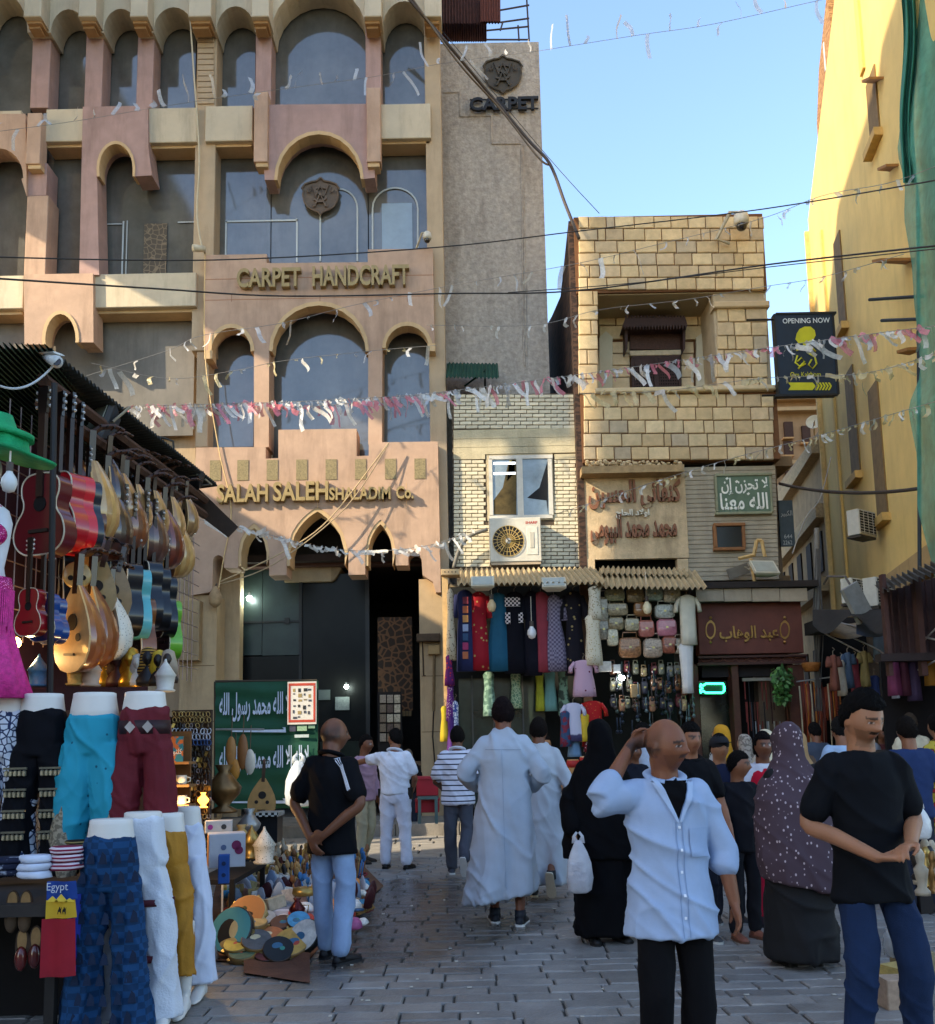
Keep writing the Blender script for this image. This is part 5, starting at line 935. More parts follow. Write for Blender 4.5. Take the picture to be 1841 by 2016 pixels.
MB().tube([p + V3(0, 0, .1), p + V3(-.02, 0, .32), p + V3(-.12, 0, .36), p + V3(-.4, -.2, .36)], .014, 6).obj('arm', mat('2a2620', .6), lp)
cm = T('security_camera', 'white bullet camera on the corner of the stall roof', 'camera', at(115, 718, 6.4)); p = at(108, 716, 6.4); MB().tube([p + V3(-.06, 0, .05), p + V3(.06, -.1, -.03)], [.03, .045], 14).obj('body', mat('c6c9c9', .4), cm, True); MB().lathe([(.03, 0), (.03, .004), (.001, .004)], 12, M=Matrix.Translation(p + V3(.062, -.103, -.032)) @ Matrix.Rotation(1.4, 4, 'X')).obj('lens', mat('1a1a1e', .2), cm); MB().tube([p + V3(-.08, 0, .07), p + V3(.07, -.1, .03)], .05, 6, flat=.15).obj('hood', mat('d0d2d2', .4), cm); MB().tube(wire(at(0, 760, 6), p, .08), .008, 5).obj('cable', mat('bfc3c4', .5), cm)
# dress form with pink costume and green hat
bf = T('dress_form', 'white dress form in a pink sequin dance costume', 'mannequin', at(10, 1360, 5.6)); fp = at(-42, 1360, 5.6); s_ = .92
MB().loft([oval((fp.x, fp.y, fp.z + z), rx * s_, ry * s_, 26) for z, rx, ry in ((.55, .16, .12), (.75, .12, .1), (.9, .15, .115), (1.02, .165, .12), (1.1, .14, .1), (1.15, .07, .065), (1.24, .06, .06), (1.28, .055, .055))]).obj('torso', mat('cdd3dc', .4, .05), bf, True)
MB().ball((fp.x, fp.y - .01, fp.z + 1.36), (.075, .085, .1), 18, 12).obj('head', mat('d5d8da', .4), bf, True); pk = mat('c92a83', .6, .3, 30, .4, 120); sq = pat('voronoi', 'f070b8', 'a01560', 90, .3, .25)
MB().loft([oval((fp.x, fp.y, fp.z + z), rx, ry, 40, f, 11, z * 2) for z, rx, ry, f in ((-.05, .3, .22, .07), (.15, .24, .18, .06), (.4, .17, .14, .04), (.6, .17, .13, .01))]).obj('skirt', pk, bf, True); MB().loft([oval((fp.x, fp.y, fp.z + z), rx, ry, 30) for z, rx, ry in ((.5, .172, .135), (.57, .178, .138), (.68, .16, .125))]).obj('belt', sq, bf, True)
for sx in (-1, 1): MB().ball((fp.x + sx * .085, fp.y - .09, fp.z + .93), (.085, .065, .075), 16, 10).obj('cup', sq, bf, True); MB().tube([(fp.x + sx * .1, fp.y - .12, fp.z + .98), (fp.x + sx * .09, fp.y - .02, fp.z + 1.12)], .012, 6).obj('strap', sq, bf)
for k in range(40):
    a = -math.pi + math.pi * k / 39; q = V3(fp.x + .185 * math.cos(a), fp.y + .145 * math.sin(a), fp.z + .6); MB().tube([q, q + V3(0, -.01, -rnd(.22, .34))], .006, 4).obj('fringe', pk, bf)
for k in range(22): q = V3(fp.x - .13 + k * .0124, fp.y - .135, fp.z + .9); MB().tube([q, q + V3(0, .01, -rnd(.16, .24))], .005, 4).obj('fringe', mat('b9c0cc', .4), bf)
gh_ = T('green_hat', 'crumpled bright green hat on the dress form', 'hat', at(20, 900, 5.6)); hp = at(14, 890, 5.5); hm_ = mat('14925a', .7, .2, 12, .5, 30)
MB().loft([oval(hp + V3(0, 0, z), rx, ry, 36, f, 5, 1, 0, -.25) for z, rx, ry, f in ((-.02, .27, .24, .04), (.0, .28, .25, .05), (.02, .13, .13, .02), (.09, .12, .12, .03), (.12, .1, .1, .03), (.125, .02, .02, 0))]).obj('crown_and_brim', hm_, gh_, True)
MB().loft([oval(hp + V3(-.05, 0, z), rx, ry, 30, .06, 4, 2, 0, -.15) for z, rx, ry in ((.1, .2, .18), (.13, .2, .18), (.16, .1, .1), (.24, .07, .07), (.25, .01, .01))]).obj('second_hat_layer', hm_, gh_, True)
# trouser mannequins
wb = pat('edge', '1c2b4d', 'c3cad6', 26, .09); tq = mat('1f8aa3', .75, .12, 8, .15); tqm = pat('voronoi', '0f4f66', '2590a8', 15, .12, .75)
YM = 5.65; zt_ = at(280, 1362, YM).z; tabz = .72
for px, m_, lab, sty, w_ in ((12, wb, 'mannequin legs in white trousers with navy print at the left edge', 'wide', .9), (84, mat('0b0c12', .85, .2, 8, spec=.15), 'mannequin legs in black trousers with hanging coin trim', 'wide', .9), (186, tqm, 'mannequin legs in turquoise harem trousers with grey inner panels', 'harem', .95), (285, mat('5e0e1c', .8, .12, 8, .1), 'mannequin legs in wine red trousers with silver belt motifs', 'wide', .9)):
    q = at(px, 1400, YM); t_, M_ = leg_form(lab, q.x, YM, 4, tabz, zt_ - tabz, m_, sty, w_, feet=False, top_h=.1 if px != 186 else .13)
    if px == 84:
        for r_ in range(4):
            for sx in (-1, 1):
                for k in range(5): MB().lathe([(.001, 0), (.012, .004), (.012, .03), (.004, .036)], 6, M=M_ @ Matrix.Translation((sx * .1 + (k - 2) * .025, -.108, .62 - r_ * .12))).obj('coin_trim', mat('8d8a78', .35, .2, metal=.7), t_)
                MB().box(sx * .1 - .065, -.116, .66 - r_ * .12, sx * .1 + .065, -.1, .672 - r_ * .12, M=M_).obj('trim_band', mat('5d5a4c', .5, .3, 60, metal=.4), t_)
    if px == 285:
        for sx in (-1, 1): MB().prism([(-.03, 0), (0, .035), (.03, 0), (0, -.035)], 0, .01, M=M_ @ Matrix.Translation((sx * .05, -.122, .89))).obj('belt_motif', mat('a3a0a0', .35, .2, metal=.6), t_)
        MB().loft([oval((0, 0, z), .15, .116, 26) for z in (.85, .93)]).xf(M_).obj('waistband', mat('2b1014', .6), t_, True)
    if px == 186:
        for sx in (-1, 1): MB().loft([[V3(sx * x_ + w2 * math.cos(a), -.012 + .1 * math.sin(a), z) for a in np.linspace(math.pi, 2 * math.pi, 9)] for z, x_, w2 in ((.05, .12, .05), (.25, .14, .1), (.45, .13, .06), (.6, .1, .02))], closed=False).xf(M_).obj('inner_panel', pat('noise', '9b917c', '6d6556', 40, .5), t_, True)
t_, M_ = leg_form('front mannequin legs in dark blue patterned trousers', *at(214, 1800, 5.1).xy, 6, 0, at(214, 1612, 5.1).z, pat('checker', '0e3153', '15406a', 9, .5, .85, (1.6, 1.6, 3.4)), 'wide', .84, top_h=.09)
for r_ in range(9):
    for k in range(5): MB().prism([(-.02, 0), (.02, 0), (.013, .045), (-.004, .062), (-.014, .03)], 0, .004, M=M_ @ Matrix.Translation((-.13 + k * .065 + .02 * (r_ % 2), -.14 + .02 * abs(k - 2), .1 + r_ * .098))).obj('printed_figure', mat('0a1f3a', .85), t_)
t_, M_ = leg_form('mannequin legs in white crinkled trousers with maroon bands', *at(277, 1800, 5.3).xy, 0, 0, at(277, 1598, 5.3).z, mat('cfd3da', .8, .06, 9, .25, 90), 'wide', .76, top_h=.03)
for z_ in (.34, .62): MB().loft([oval((0, -.0, z), .168, .1, 30, .03) for z in (z_, z_ + .035)]).xf(M_).obj('maroon_band', mat('4a1722', .8), t_, True)
t_, M_ = leg_form('mannequin legs in mustard trousers with a dark woven panel', *at(322, 1800, 5.6).xy, -6, 0, at(322, 1600, 5.6).z, mat('a8741c', .75, .12, 9, .15), 'trousers', .8, hemz=.22)
MB().loft([oval((-.06, -.02, z), .108, .09, 20) for z in (.58, .8)]).xf(M_).obj('woven_panel', pat('wave', '1d1714', '6b5233', 11, .5), t_, True)
leg_form('mannequin legs in plain white trousers nearest the souvenirs', *at(357, 1800, 5.95).xy, -8, 0, at(357, 1588, 5.95).z, mat('ccd4e6', .8, .05, 7, .08), 'wide', .8, hemz=.09)
# table of folded clothes in front
tab = T('clothes_table', 'low table under the folded clothes at the left edge', 'table', (-2.6, 5.2, 0)); MB().box(-3.6, 4.9, .66, -2.12, 6.0, .72).obj('table_top', mat('2a2522', .8), tab)
for (x_, y_) in ((-3.4, 5.0), (-2.2, 5.0), (-2.2, 5.9)): MB().box(x_, y_, 0, x_ + .05, y_ + .05, .66).obj('leg', mat('1c1815', .8), tab)
MB().box(-3.6, 5.6, 0, -2.15, 5.66, .66).obj('back_board', mat('120e0d', .95), tab)
def folded(label, px, py, w_, h_, Yq, m_, ang=0, n=3):
    p = at(px, py, Yq); t = T('folded_garment', label, 'clothes', p, 'folded clothes on the stall table'); s1, s2 = w_ / ppm(Yq), h_ / ppm(Yq)
    for i in range(n):
        b = MB(); z0_, z1_ = i / n * s2, (i + .9) / n * s2; b.loft([oval((p.x + rnd(-.01, .01), p.y, p.z + z), s1 * .5 * k, s1 * .4 * k, 24, .05, 4, ang + i) for z, k in ((z0_, .9), (z0_ * .7 + z1_ * .3, 1.0), (z0_ * .3 + z1_ * .7, 1.0), (z1_, .88))]); b.obj('fold', m_, t, True)
folded('folded white shirt on the stall table', 68, 1728, 62, 44, 4.95, mat('c3cbdc', .8, .05)); folded('folded pink and white striped garment on the stall table', 130, 1712, 62, 46, 5.0, pat('wave', '7a1c38', 'cfc0c8', 16, .5)); folded('folded black and gold striped cloth on the stall table', 152, 1690, 44, 36, 5.3, pat('wave', '17140f', '8a7a4a', 22, .5)); folded('folded dark blue printed clothes at the left edge', 12, 1722, 70, 34, 4.95, pat('noise', '141a30', '9aa0ae', 14, .62))
# towel with pyramids and EGYPT lettering
tw_ = T('printed_towel', 'hanging towel printed Egypt with pyramids, camels and a red lower half', 'towel', at(118, 1925, 4.9)); TY_ = 4.88
def wavy(x0, y0, x1, y1, Y, m_, par, name, dy=0.0, pts=None):
    X0, Z0, X1, Z1 = fr(x0, y0, x1, y1, Y); f = lambda u, v: V3(X0 + (X1 - X0) * u - .05 * (1 - v) * 0, Y + .012 * math.sin(u * 7) + dy + .03 * (1 - v) * u, Z0 + (Z1 - Z0) * v)
    b = MB(); b.grid(f, 10, 10); return b.obj(name, m_, par, True)
wavy(92, 1735, 148, 1772, TY_, mat('1c3f8a', .85, .1), tw_, 'blue_band'); wavy(90, 1772, 146, 1809, TY_, mat('c9a32a', .85, .1), tw_, 'sand_band'); wavy(80, 1809, 145, 1925, TY_, mat('8d1424', .85, .12), tw_, 'red_half'); wavy(132, 1760, 156, 1915, TY_ + .1, mat('1a2f8d', .85, .1), tw_, 'blue_back_layer')
for (a, c, h) in ((92, 116, 1764), (108, 134, 1760), (128, 147, 1768)): MB().prism(pol([(a, 1775), ((a + c) / 2, h), (c, 1775)], TY_ - .02), TY_ - .026, TY_ - .022).obj('printed_pyramid', mat('d2b43c', .85), tw_)
ftext(b := MB(), 'Egypt', 92, 1738, 134, 1758, TY_ - .025); b.obj('printed_word', mat('b8c0cc', .8), tw_)
for x_ in (118, 127): MB().prism(pol([(x_ - 4, 1800), (x_ - 3, 1792), (x_ - 1, 1789), (x_, 1785), (x_ + 2, 1790), (x_ + 4, 1786), (x_ + 3, 1793), (x_ + 3, 1800), (x_ + 1, 1795), (x_ - 2, 1795)], TY_ - .02), TY_ - .027, TY_ - .023).obj('printed_camel', mat('17120e', .85), tw_)
def slipper(label, px, py, Yq, m_, h=80):
    p = at(px, py, Yq); s = h / ppm(Yq) / .28; t = T('slipper', label, 'slipper', p, 'slippers hung under the table'); M = Matrix.Translation(p) @ Matrix.Scale(s, 4)
    o = [(.045 * (1 - .25 * math.cos(a)) * math.sin(a), -.14 * math.cos(a) - .0) for a in np.linspace(0, 2 * math.pi, 25)[:-1]]; MB().prism(o, 0, .012, M=M).obj('sole', mat('3a2a1c', .8), t)
    MB().ball((0, -.01, -.055), (.042, .035, .08), 14, 9, M=M).obj('upper', m_, t, True); MB().prism([(a * .7, z * .6 + .045) for a, z in o], -.003, 0, M=M).obj('insole', mat('8a6b42', .8, .2, 20), t)
for i, (px, py, m_, lab) in enumerate([(24, 1795, mat('4a3a2a', .8, .2), 'tan leather slipper hung at the far left'), (50, 1795, mat('52402e', .8, .2), 'second tan leather slipper beside it'), (43, 1870, mat('5a1a16', .25, .2, coat=.5), 'shiny dark red slipper in the lower row'), (70, 1865, mat('4a1614', .25, .2, coat=.5), 'second shiny dark red slipper in the lower row')]): slipper(lab, px, py, 4.98, m_)
def rock(label, px, py, Yq, w_, m_):
    p = at(px, py, Yq); s = w_ / ppm(Yq) / 2; b = MB(); b.ball((p.x, p.y, s * .55), (s, s * .8, s * .7), 18, 12, fn=lambda d: Vector((d.x * s, d.y * s * .8, d.z * s * .7)) * (1 + .35 * mnoise.noise(d * 1.7 + V3(px, 0, 0)) + .12 * mnoise.noise(d * 5))); b.obj('stone', m_, None, False, label, 'stone')
rock('dark grey stone holding the blue mannequin', 285, 2000, 4.75, 80, mat('3d3d40', .85, .25, 12, .4)); rock('pale block behind the blue mannequin', 138, 1975, 5.2, 60, mat('4b4a46', .9, .2, 8, .3))
# ================================================================ souvenirs between the mannequins and the entrance
jb = T('jewellery_board', 'tall board crowded with hanging rings, chains and keyrings', 'display', at(378, 1700, 8.2)); JY = 8.2
b = MB(); fbox(b, 336, 1398, 414, 1700, JY + .03, .05); b.obj('board', mat('3a2a1c', .9, .3, 12), jb)
gilt = [mat(c, .35, .25, 30, metal=.6) for c in ('a8925a', '6b5a3a', '8f8f92', '4a3b2a', 'b89a52')]; tk = []
for i, (r, t_) in enumerate(((.016, .004), (.02, .005), (.013, .006))): tk.append(MB().tube([(r * math.cos(a), 0, r * 1.3 * math.sin(a)) for a in np.linspace(0, 2 * math.pi, 13)], t_, 5).mesh(gilt[i], True))
tk.append(MB().lathe([(.001, -.03), (.012, -.025), (.016, -.01), (.006, .012), (.003, .03)], 7).mesh(gilt[3], True)); tk.append(MB().prism([(-.012, -.02), (.012, -.02), (.012, .02), (-.012, .02)], -.004, .004).mesh(gilt[4])); tk.append(MB().lathe([(.001, -.04), (.008, -.03), (.008, .02), (.001, .03)], 6).mesh(mat('2c241e', .5), True)); tk.append(MB().tube([(.017 * math.cos(a), 0, .024 * math.sin(a)) for a in np.linspace(0, 2 * math.pi, 13)], .005, 5).mesh(mat('b9bcc4', .3, .1, metal=.5), True)); tk.append(MB().tube([(.017 * math.cos(a), 0, .024 * math.sin(a)) for a in np.linspace(0, 2 * math.pi, 13)], .005, 5).mesh(mat('33507e', .3, .1), True))
nt_ = 0; more = MB()
for r in range(26):
    for c in range(11):
        y = 1406 + r * 11.2; x = 342 + c * 6.8 + rnd(-1, 1) + (r % 2) * 2
        k = 0 if r < 2 else 6 if r in (3, 4) else 7 if r == 5 else random.choice((0, 1, 2, 3, 3, 4, 5, 5))
        link('keyring', tk[k], jb, loc=Vector(at(x, y, JY + rnd(-.04, .01))) - (Vector() if True else 0), rot=(0, rnd(-.4, .4), rnd(-.6, .6))); nt_ += 1
    MB().tube([at(338, 1401 + r * 11.2, JY), at(413, 1401 + r * 11.2, JY)], .004, 4).obj('hook_rail', gilt[1], jb)
def gp(px, py, z=0.0): return gnd(px, py, z)
cloth = T('display_sheet', 'brown cardboard and cloth spread under the souvenirs', 'mat', gp(560, 1860)); P_ = [gp(395, 1890, .004), gp(600, 1900, .004), gp(640, 1855, .004), gp(700, 1790, .004), gp(755, 1745, .004), gp(700, 1690, .004), gp(430, 1720, .004)]
MB().add([tuple(q) for q in P_] + [(q.x, q.y, .012) for q in P_], [tuple(range(7, 14))] + [(i, (i + 1) % 7, (i + 1) % 7 + 7, i + 7) for i in range(7)]).obj('sheet', mat('6b4a34', .95, .25, 5, .3), cloth)
b = MB(); q0 = gp(520, 1905, .013); b.grid(lambda u, v: gp(480 + 130 * u, 1915 - 45 * v + 20 * u, .015) + V3(0, 0, .05 * max(0, math.sin(u * 5 + v * 3)) * v), 14, 6); b.obj('crumpled_edge', mat('5f3d2c', .9, .3, 6, .3), cloth, True)
# dark stand with boxes
stn = T('display_stand', 'low black stand with white edge strips beside the white trousers', 'stand', gp(420, 1860)); sx_, sy_ = gp(420, 1850).xy
MB().box(sx_ - .16, sy_, .42, sx_ + .16, sy_ + 1.2, .46).obj('top', mat('14110f', .7), stn)
for (a, c) in ((-.15, 0), (.12, 0), (.12, 1.1)): MB().box(sx_ + a, sy_ + c, 0, sx_ + a + .04, sy_ + c + .04, .42).obj('leg', mat('17130f', .7), stn)
MB().box(sx_ - .05, sy_ - .008, .02, sx_ - .035, sy_ - .002, .42).obj('edge_strip', mat('c9c0ae', .6), stn); MB().box(sx_ + .06, sy_ - .008, .02, sx_ + .075, sy_ - .002, .42).obj('edge_strip', mat('c9c0ae', .6), stn)
def carton(label, px, py, w_, d_, h_, yaw, m_, side=None, z=None, Yq=None, mark=None):
    p = at(px, py, Yq) if Yq else gp(px, py); z = p.z if z is None else z; t = T('carton', label, 'box', (p.x, p.y, z)); M = Matrix.Translation((p.x, p.y, z)) @ RZ(yaw)
    MB().box(-w_ / 2, 0, 0, w_ / 2, d_, h_, ch=.004, M=M).obj('box', m_, t); MB().box(-w_ / 2 - .002, .006, .01, -w_ / 2, d_ - .01, h_ - .01, M=M).obj('side_print', side or m_, t)
    if mark:
        for i, (c_, a, b_, r) in enumerate(mark): MB().lathe([(r, 0), (r, .002), (.001, .002)], 14, M=M @ Matrix.Translation((a * w_, -.0015, b_ * h_)) @ Matrix.Rotation(math.pi / 2, 4, 'X')).obj('print', mat(c_, .6), t)
    return t
carton('carton printed with purple hookah shapes on the black stand', 447, 1708, .26, .2, .24, 18, mat('bdc0c6', .6, .08), mat('a8703a', .8), Yq=7.0, mark=(('7a1f4e', .25, .65, .035), ('7a1f4e', .32, .5, .03), ('5b6a8a', -.1, .6, .02))); carton('blue slotted metal box beside the printed carton', 440, 1740, .075, .07, .2, 10, mat('1c4f9b', .5, .1), Yq=6.85, mark=(('0d2a55', 0, .3, .015), ('0d2a55', 0, .7, .015)))
carton('small white box with pink print behind the printed carton', 430, 1640, .2, .12, .09, 12, mat('c6c2bc', .6, .1), mat('8a5a3a', .8), Yq=7.3, mark=(('a83a8a', -.3, .5, .02), ('3a3a3a', .2, .5, .02)))
carton('thin wooden board leaning on the black stand', 405, 1850, .06, .04, .3, 8, mat('a87d4a', .6, .2, 9))
def tambourine(label, px, py, r, m_, tilt, yaw, rim='c9a86a', Yq=None, z=0.0, art=None, g='tambourines laid on the ground'):
    p = at(px, py, Yq) if Yq else gp(px, py, z); t = T('tambourine', label, 'tambourine', p, g); M = Matrix.Translation(p) @ Euler((math.radians(tilt), 0, math.radians(yaw))).to_matrix().to_4x4()
    MB().lathe([(r * .97, -.025), (r, -.02), (r, .02), (r * .98, .025)], 30, M=M).obj('rim', mat(rim, .4, .2, 14, coat=.3), t, True); MB().lathe([(r * .95, .024), (r * .95, .028), (.001, .03)], 30, M=M).obj('skin', m_, t)
    for k in range(5): a = 2 * math.pi * k / 5; MB().lathe([(.018, -.004), (.018, .004)], 10, M=M @ Matrix.Translation((r * math.cos(a), r * math.sin(a), 0))).obj('jingle', mat('b5a36a', .3, metal=.8), t)
    if art:
        for (c_, a, b_, s1, s2) in art: MB().ball((0, 0, 0), (s1 * r, s2 * r, .0025), 14, 6, M=M @ Matrix.Translation((a * r, b_ * r, .028))).obj('painted_shape', mat(c_, .6), t)
tambourine('large turquoise rimmed tambourine painted with a pale figure', 457, 1832, .17, mat('5aa09a', .5, .1), 62, -20, '2a2622', Yq=7.0, art=(('1d1a18', -.1, -.1, .5, .62), ('d2b47a', .05, -.05, .38, .5), ('c9a05a', .1, -.55, .45, .3))); tambourine('orange tambourine with a dark eye shape', 487, 1800, .15, mat('c07a3c', .5, .1), 50, -10, Yq=7.25, art=(('17120f', 0, -.1, .45, .25), ('cfa06a', 0, -.1, .2, .14)))
tl = [('tan lidded tambourine on top of the front pile', 500, 1822, .1, 'c2a468', 12, 0, .2), ('yellow and teal tambourine at the left of the front pile', 468, 1862, .1, 'b9a03a', 25, -10, .1), ('black and silver tambourine in the front pile', 505, 1855, .11, '55585a', 30, 15, .12), ('orange faced tambourine in the middle of the front pile', 532, 1848, .115, 'b06a3c', 25, 20, .12), ('black tambourine with white ring at the front', 548, 1872, .11, '15181a', 40, 15, .07), ('multicoloured tambourine at the right of the pile', 575, 1858, .14, 'c29a4a', 35, -10, .1), ('white oval tambourine with dancers at the right', 600, 1845, .13, 'd6d2c8', 55, -30, .14), ('dark red tambourine low in the pile', 528, 1878, .1, '6b2f2a', 30, 0, .05), ('green tambourine lowest at the left', 478, 1880, .1, '4f6a52', 20, 0, .05), ('blue feathered fan tambourine', 588, 1815, .09, '3f8ab8', 35, 10, .16), ('pale grey tambourine behind the pile', 515, 1812, .12, '9aa2a4', 20, 0, .12), ('brown spotted tambourine behind the pile', 555, 1820, .09, '5a4030', 25, 0, .14)]
for i, (lab, px, py, r, c_, ti, yw, z) in enumerate(tl): tambourine(lab, px, py, r, mat(c_, .45, .25, 20), ti, yw, random.choice(('3a2a1e', '8a6a3a', '1d1a18')), z=z, art=((random.choice(('1d1a18', 'd8c9a0', 'b84a3a', '3a6a8a')), rnd(-.2, .2), rnd(-.2, .2), .4, .3), (random.choice(('d8c9a0', 'b84a3a', '3a8a7a')), rnd(-.3, .3), rnd(-.3, .3), .22, .2)))
# ouds, bags of slippers and pots on the display
oud('small striped oud standing upright in front of the green flags', 516, 1570, 62, 12, ['9a6a30', '7a4c22'], 3, 'b8894e', 'ouds among the souvenirs', 11.2)
st2 = T('inlaid_stool', 'black stool with white inlaid band behind the souvenirs', 'stool', at(530, 1680, 10.6)); b = MB(); fbox(b, 502, 1600, 548, 1608, 10.5, .35); b.obj('seat', pat('checker', 'd0ccc0', '1d1a18', 30, .5), st2); b = MB(); fbox(b, 504, 1608, 546, 1660, 10.55, .3); b.obj('box', mat('17191c', .4, .1), st2)
def lathe_thing(name, cat, label, px, py, Yq, prof, s, m_, group=None, z=None, extra=None):
    p = at(px, py, Yq) if Yq else gp(px, py, z or 0); t = T(name, label, cat, p, group); MB().lathe([(r * s, h * s) for r, h in prof], 16, p).obj('body', m_, t, True)
    if extra: extra(t, p, s)
    return t
brass = mat('a68a4c', .35, .2, 12, metal=.7); VASE = [(.3, 0), (.32, .05), (.12, .15), (.35, .4), (.4, .55), (.2, .8), (.12, .9), (.2, 1.05), (.15, 1.05)]; LANT = [(.3, 0), (.34, .06), (.26, .1), (.32, .5), (.36, .55), (.12, .9), (.05, 1.0), (.03, 1.1)]
hd = lambda t, p, s: MB().tube([p + V3(.3 * s, 0, .7 * s), p + V3(.55 * s, 0, .7 * s), p + V3(.5 * s, 0, .35 * s)], .03 * s, 6).obj('handle', brass, t, True)
for i, (lab, px, py, Yq, pr, s, m_) in enumerate([('cream gourd pot with red foot among the souvenirs', 475, 1680, 8.6, VASE, .24, mat('a8905a', .5, .3, 12)), ('brass lantern with pointed lid behind the boxes', 495, 1690, 8.4, LANT, .26, brass), ('mother of pearl lantern in the middle of the souvenirs', 520, 1700, 8.2, LANT, .28, pat('voronoi', '8a7a5a', 'd8d0bc', 60, .25, .3)), ('dark red metal jug near the tan slippers', 585, 1812, 7.9, VASE, .17, mat('4a1418', .3, .2, metal=.5)), ('brass tray pot beside the blue jeans', 600, 1762, 8.3, [(.5, 0), (.55, .1), (.5, .3), (.2, .35)], .2, brass), ('glowing amber glass lamp on the jewellery board', 400, 1590, 8.1, VASE, .12, mat((.9, .35, .04), .3, .1, emit=2.5)), ('tall brass hookah by the jewellery board', 440, 1600, 8.9, VASE, .42, mat('7a5a34', .35, .3, 9, metal=.5)), ('silver vase with flutes near the stool', 490, 1655, 9.6, VASE, .3, mat('a8a49c', .35, .2, metal=.5)), ('small copper kettle near the front of the brass', 640, 1775, 8.6, VASE, .12, mat('9a5a3a', .3, metal=.7)), ('squat brass bowl near the pavement edge', 690, 1770, 9.0, [(.4, 0), (.5, .2), (.45, .35), (.3, .38)], .14, brass)]): lathe_thing('vessel', 'vessel', lab, px, py, Yq, pr, s, m_, None, extra=hd if 'jug' in lab or 'kettle' in lab else None)
# repeated small souvenirs that nothing tells apart
def heap(name, cat, label, meshes, spots, group, sc=(1, 1)):
    for i, (px, py, z) in enumerate(spots):
        p = gp(px, py, z); o = link(name, random.choice(meshes), None, label, cat, group, loc=p, rot=(rnd(-.3, .3), rnd(-.3, .3), rnd(-1, 1))); k = rnd(*sc); o.scale = (k, k, k)
def pyr(): return MB().add([(-.06, -.06, 0), (.06, -.06, 0), (.06, .06, 0), (-.06, .06, 0), (0, 0, .085)], [(3, 2, 1, 0), (0, 1, 4), (1, 2, 4), (2, 3, 4), (3, 0, 4)])
figm = [MB().lathe([(.03, 0), (.032, .015), (.018, .03), (.024, .07), (.03, .1), (.014, .12), (.018, .14), (.02, .16), (.008, .18)], 8).mesh(m_, True) for m_ in (brass, mat('b3a58c', .6, .2), mat('2a2622', .4, .2), mat('8d6a3a', .4, .2, metal=.4))]
heap('figurine', 'figurine', 'small statuette standing among the ground souvenirs', figm, [(rnd(450, 640), rnd(1690, 1765), rnd(.02, .1)) for _ in range(90)], 'small statuettes among the souvenirs', (.9, 1.7))
heap('toy_pyramid', 'pyramid', 'little stone pyramid among the ground souvenirs', [pyr().mesh(mat('c2ab82', .7, .2, 30)), pyr().mesh(mat('a0937f', .6, .2, 30))], [(rnd(560, 640), rnd(1690, 1720), rnd(.05, .16)) for _ in range(16)] + [(rnd(470, 560), rnd(1700, 1740), .1) for _ in range(6)], 'toy pyramids among the souvenirs', (.8, 1.5))
fan = [MB().lathe([(.001, 0), (.05, .01), (.055, .14), (.02, .2), (.001, .21)], 12, sy=.25).mesh(m_, True) for m_ in (mat('c9c6c0', .5, .1), mat('4a1f24', .4, .1), mat('a9adb8', .5, .2), mat('7a8aa0', .5, .2))]
heap('boxed_statue', 'souvenir', 'flat oval souvenir leaning in the white tray', fan, [(470 + i * 9 + rnd(-3, 3), 1790 - (i % 4) * 8, .08) for i in range(30)], 'oval souvenirs leaning in rows', (.9, 1.25))
spn = [MB().tube([(0, 0, 0), (0, 0, .2)], .006, 5).loft([oval((0, 0, .2 + z), r, r * .3, 8) for z, r in ((0, .006), (.03, .02), (.06, .014), (.07, .003))]).mesh(m_, True) for m_ in (mat('b5915a', .6, .2), mat('8a5a34', .6, .2), mat('3f7ab0', .5, .2))]
heap('wooden_spoon', 'spoon', 'slim wooden spoon standing in the bundle by the blue jeans', spn, [(rnd(560, 630), rnd(1730, 1790), rnd(.04, .14)) for _ in range(40)] + [(rnd(690, 715), rnd(1725, 1740), .03) for _ in range(14)], 'wooden spoons in the bundle', (.9, 1.4))
slp = MB().ball((0, 0, .02), (.035, .1, .03), 12, 8).box(-.03, -.09, 0, .03, .09, .012); heap('toy_slipper', 'slipper', 'tiny embroidered slipper at the front of the souvenirs', [slp.mesh(mat(c_, .6, .3, 40), True) for c_ in ('8a6a3a', '3a3a44', '9a8a74', '6a2a2a')], [(rnd(640, 725), rnd(1740, 1800), rnd(.02, .08)) for _ in range(26)], 'tiny slippers at the front edge', (.8, 1.2))
brc = [MB().tube([(.04 * math.cos(a), .04 * math.sin(a), .01) for a in np.linspace(0, 2 * math.pi, 15)], .009, 6).mesh(mat(c_, .35, .3, 30, metal=.3), True) for c_ in ('b08a4a', '8a2a34', 'c9c2b0', '3a5a7a', '6a4a2a')]
heap('bracelet', 'bracelet', 'small bracelet lying in the souvenir heap', brc, [(rnd(470, 730), rnd(1720, 1800), rnd(.03, .12)) for _ in range(60)], 'bracelets in the souvenir heap', (.8, 1.6))
bxm = [MB().box(-.05, -.03, 0, .05, .03, .06, ch=.003).mesh(mat(c_, .6, .3, 25)) for c_ in ('c9c4bc', '8a6a44', '4a6a8a', 'b0a890', '5a2a24', '2a2624')]
heap('souvenir_box', 'box', 'little souvenir box stacked in the heap', bxm, [(rnd(450, 640), rnd(1690, 1790), rnd(.0, .14)) for _ in range(60)], 'little boxes in the souvenir heap', (.8, 1.7))
brt = [MB().lathe([(.03, 0), (.05, .01), (.045, .03), (.03, .05), (.015, .055)], 10).mesh(mat(c_, .5, .4, 30), True) for c_ in ('c94a3a', 'd8b04a', '3a8ab0', 'e0d8c8', '4a9a6a', 'd88a4a', 'e8e4dc', 'b05a8a')]
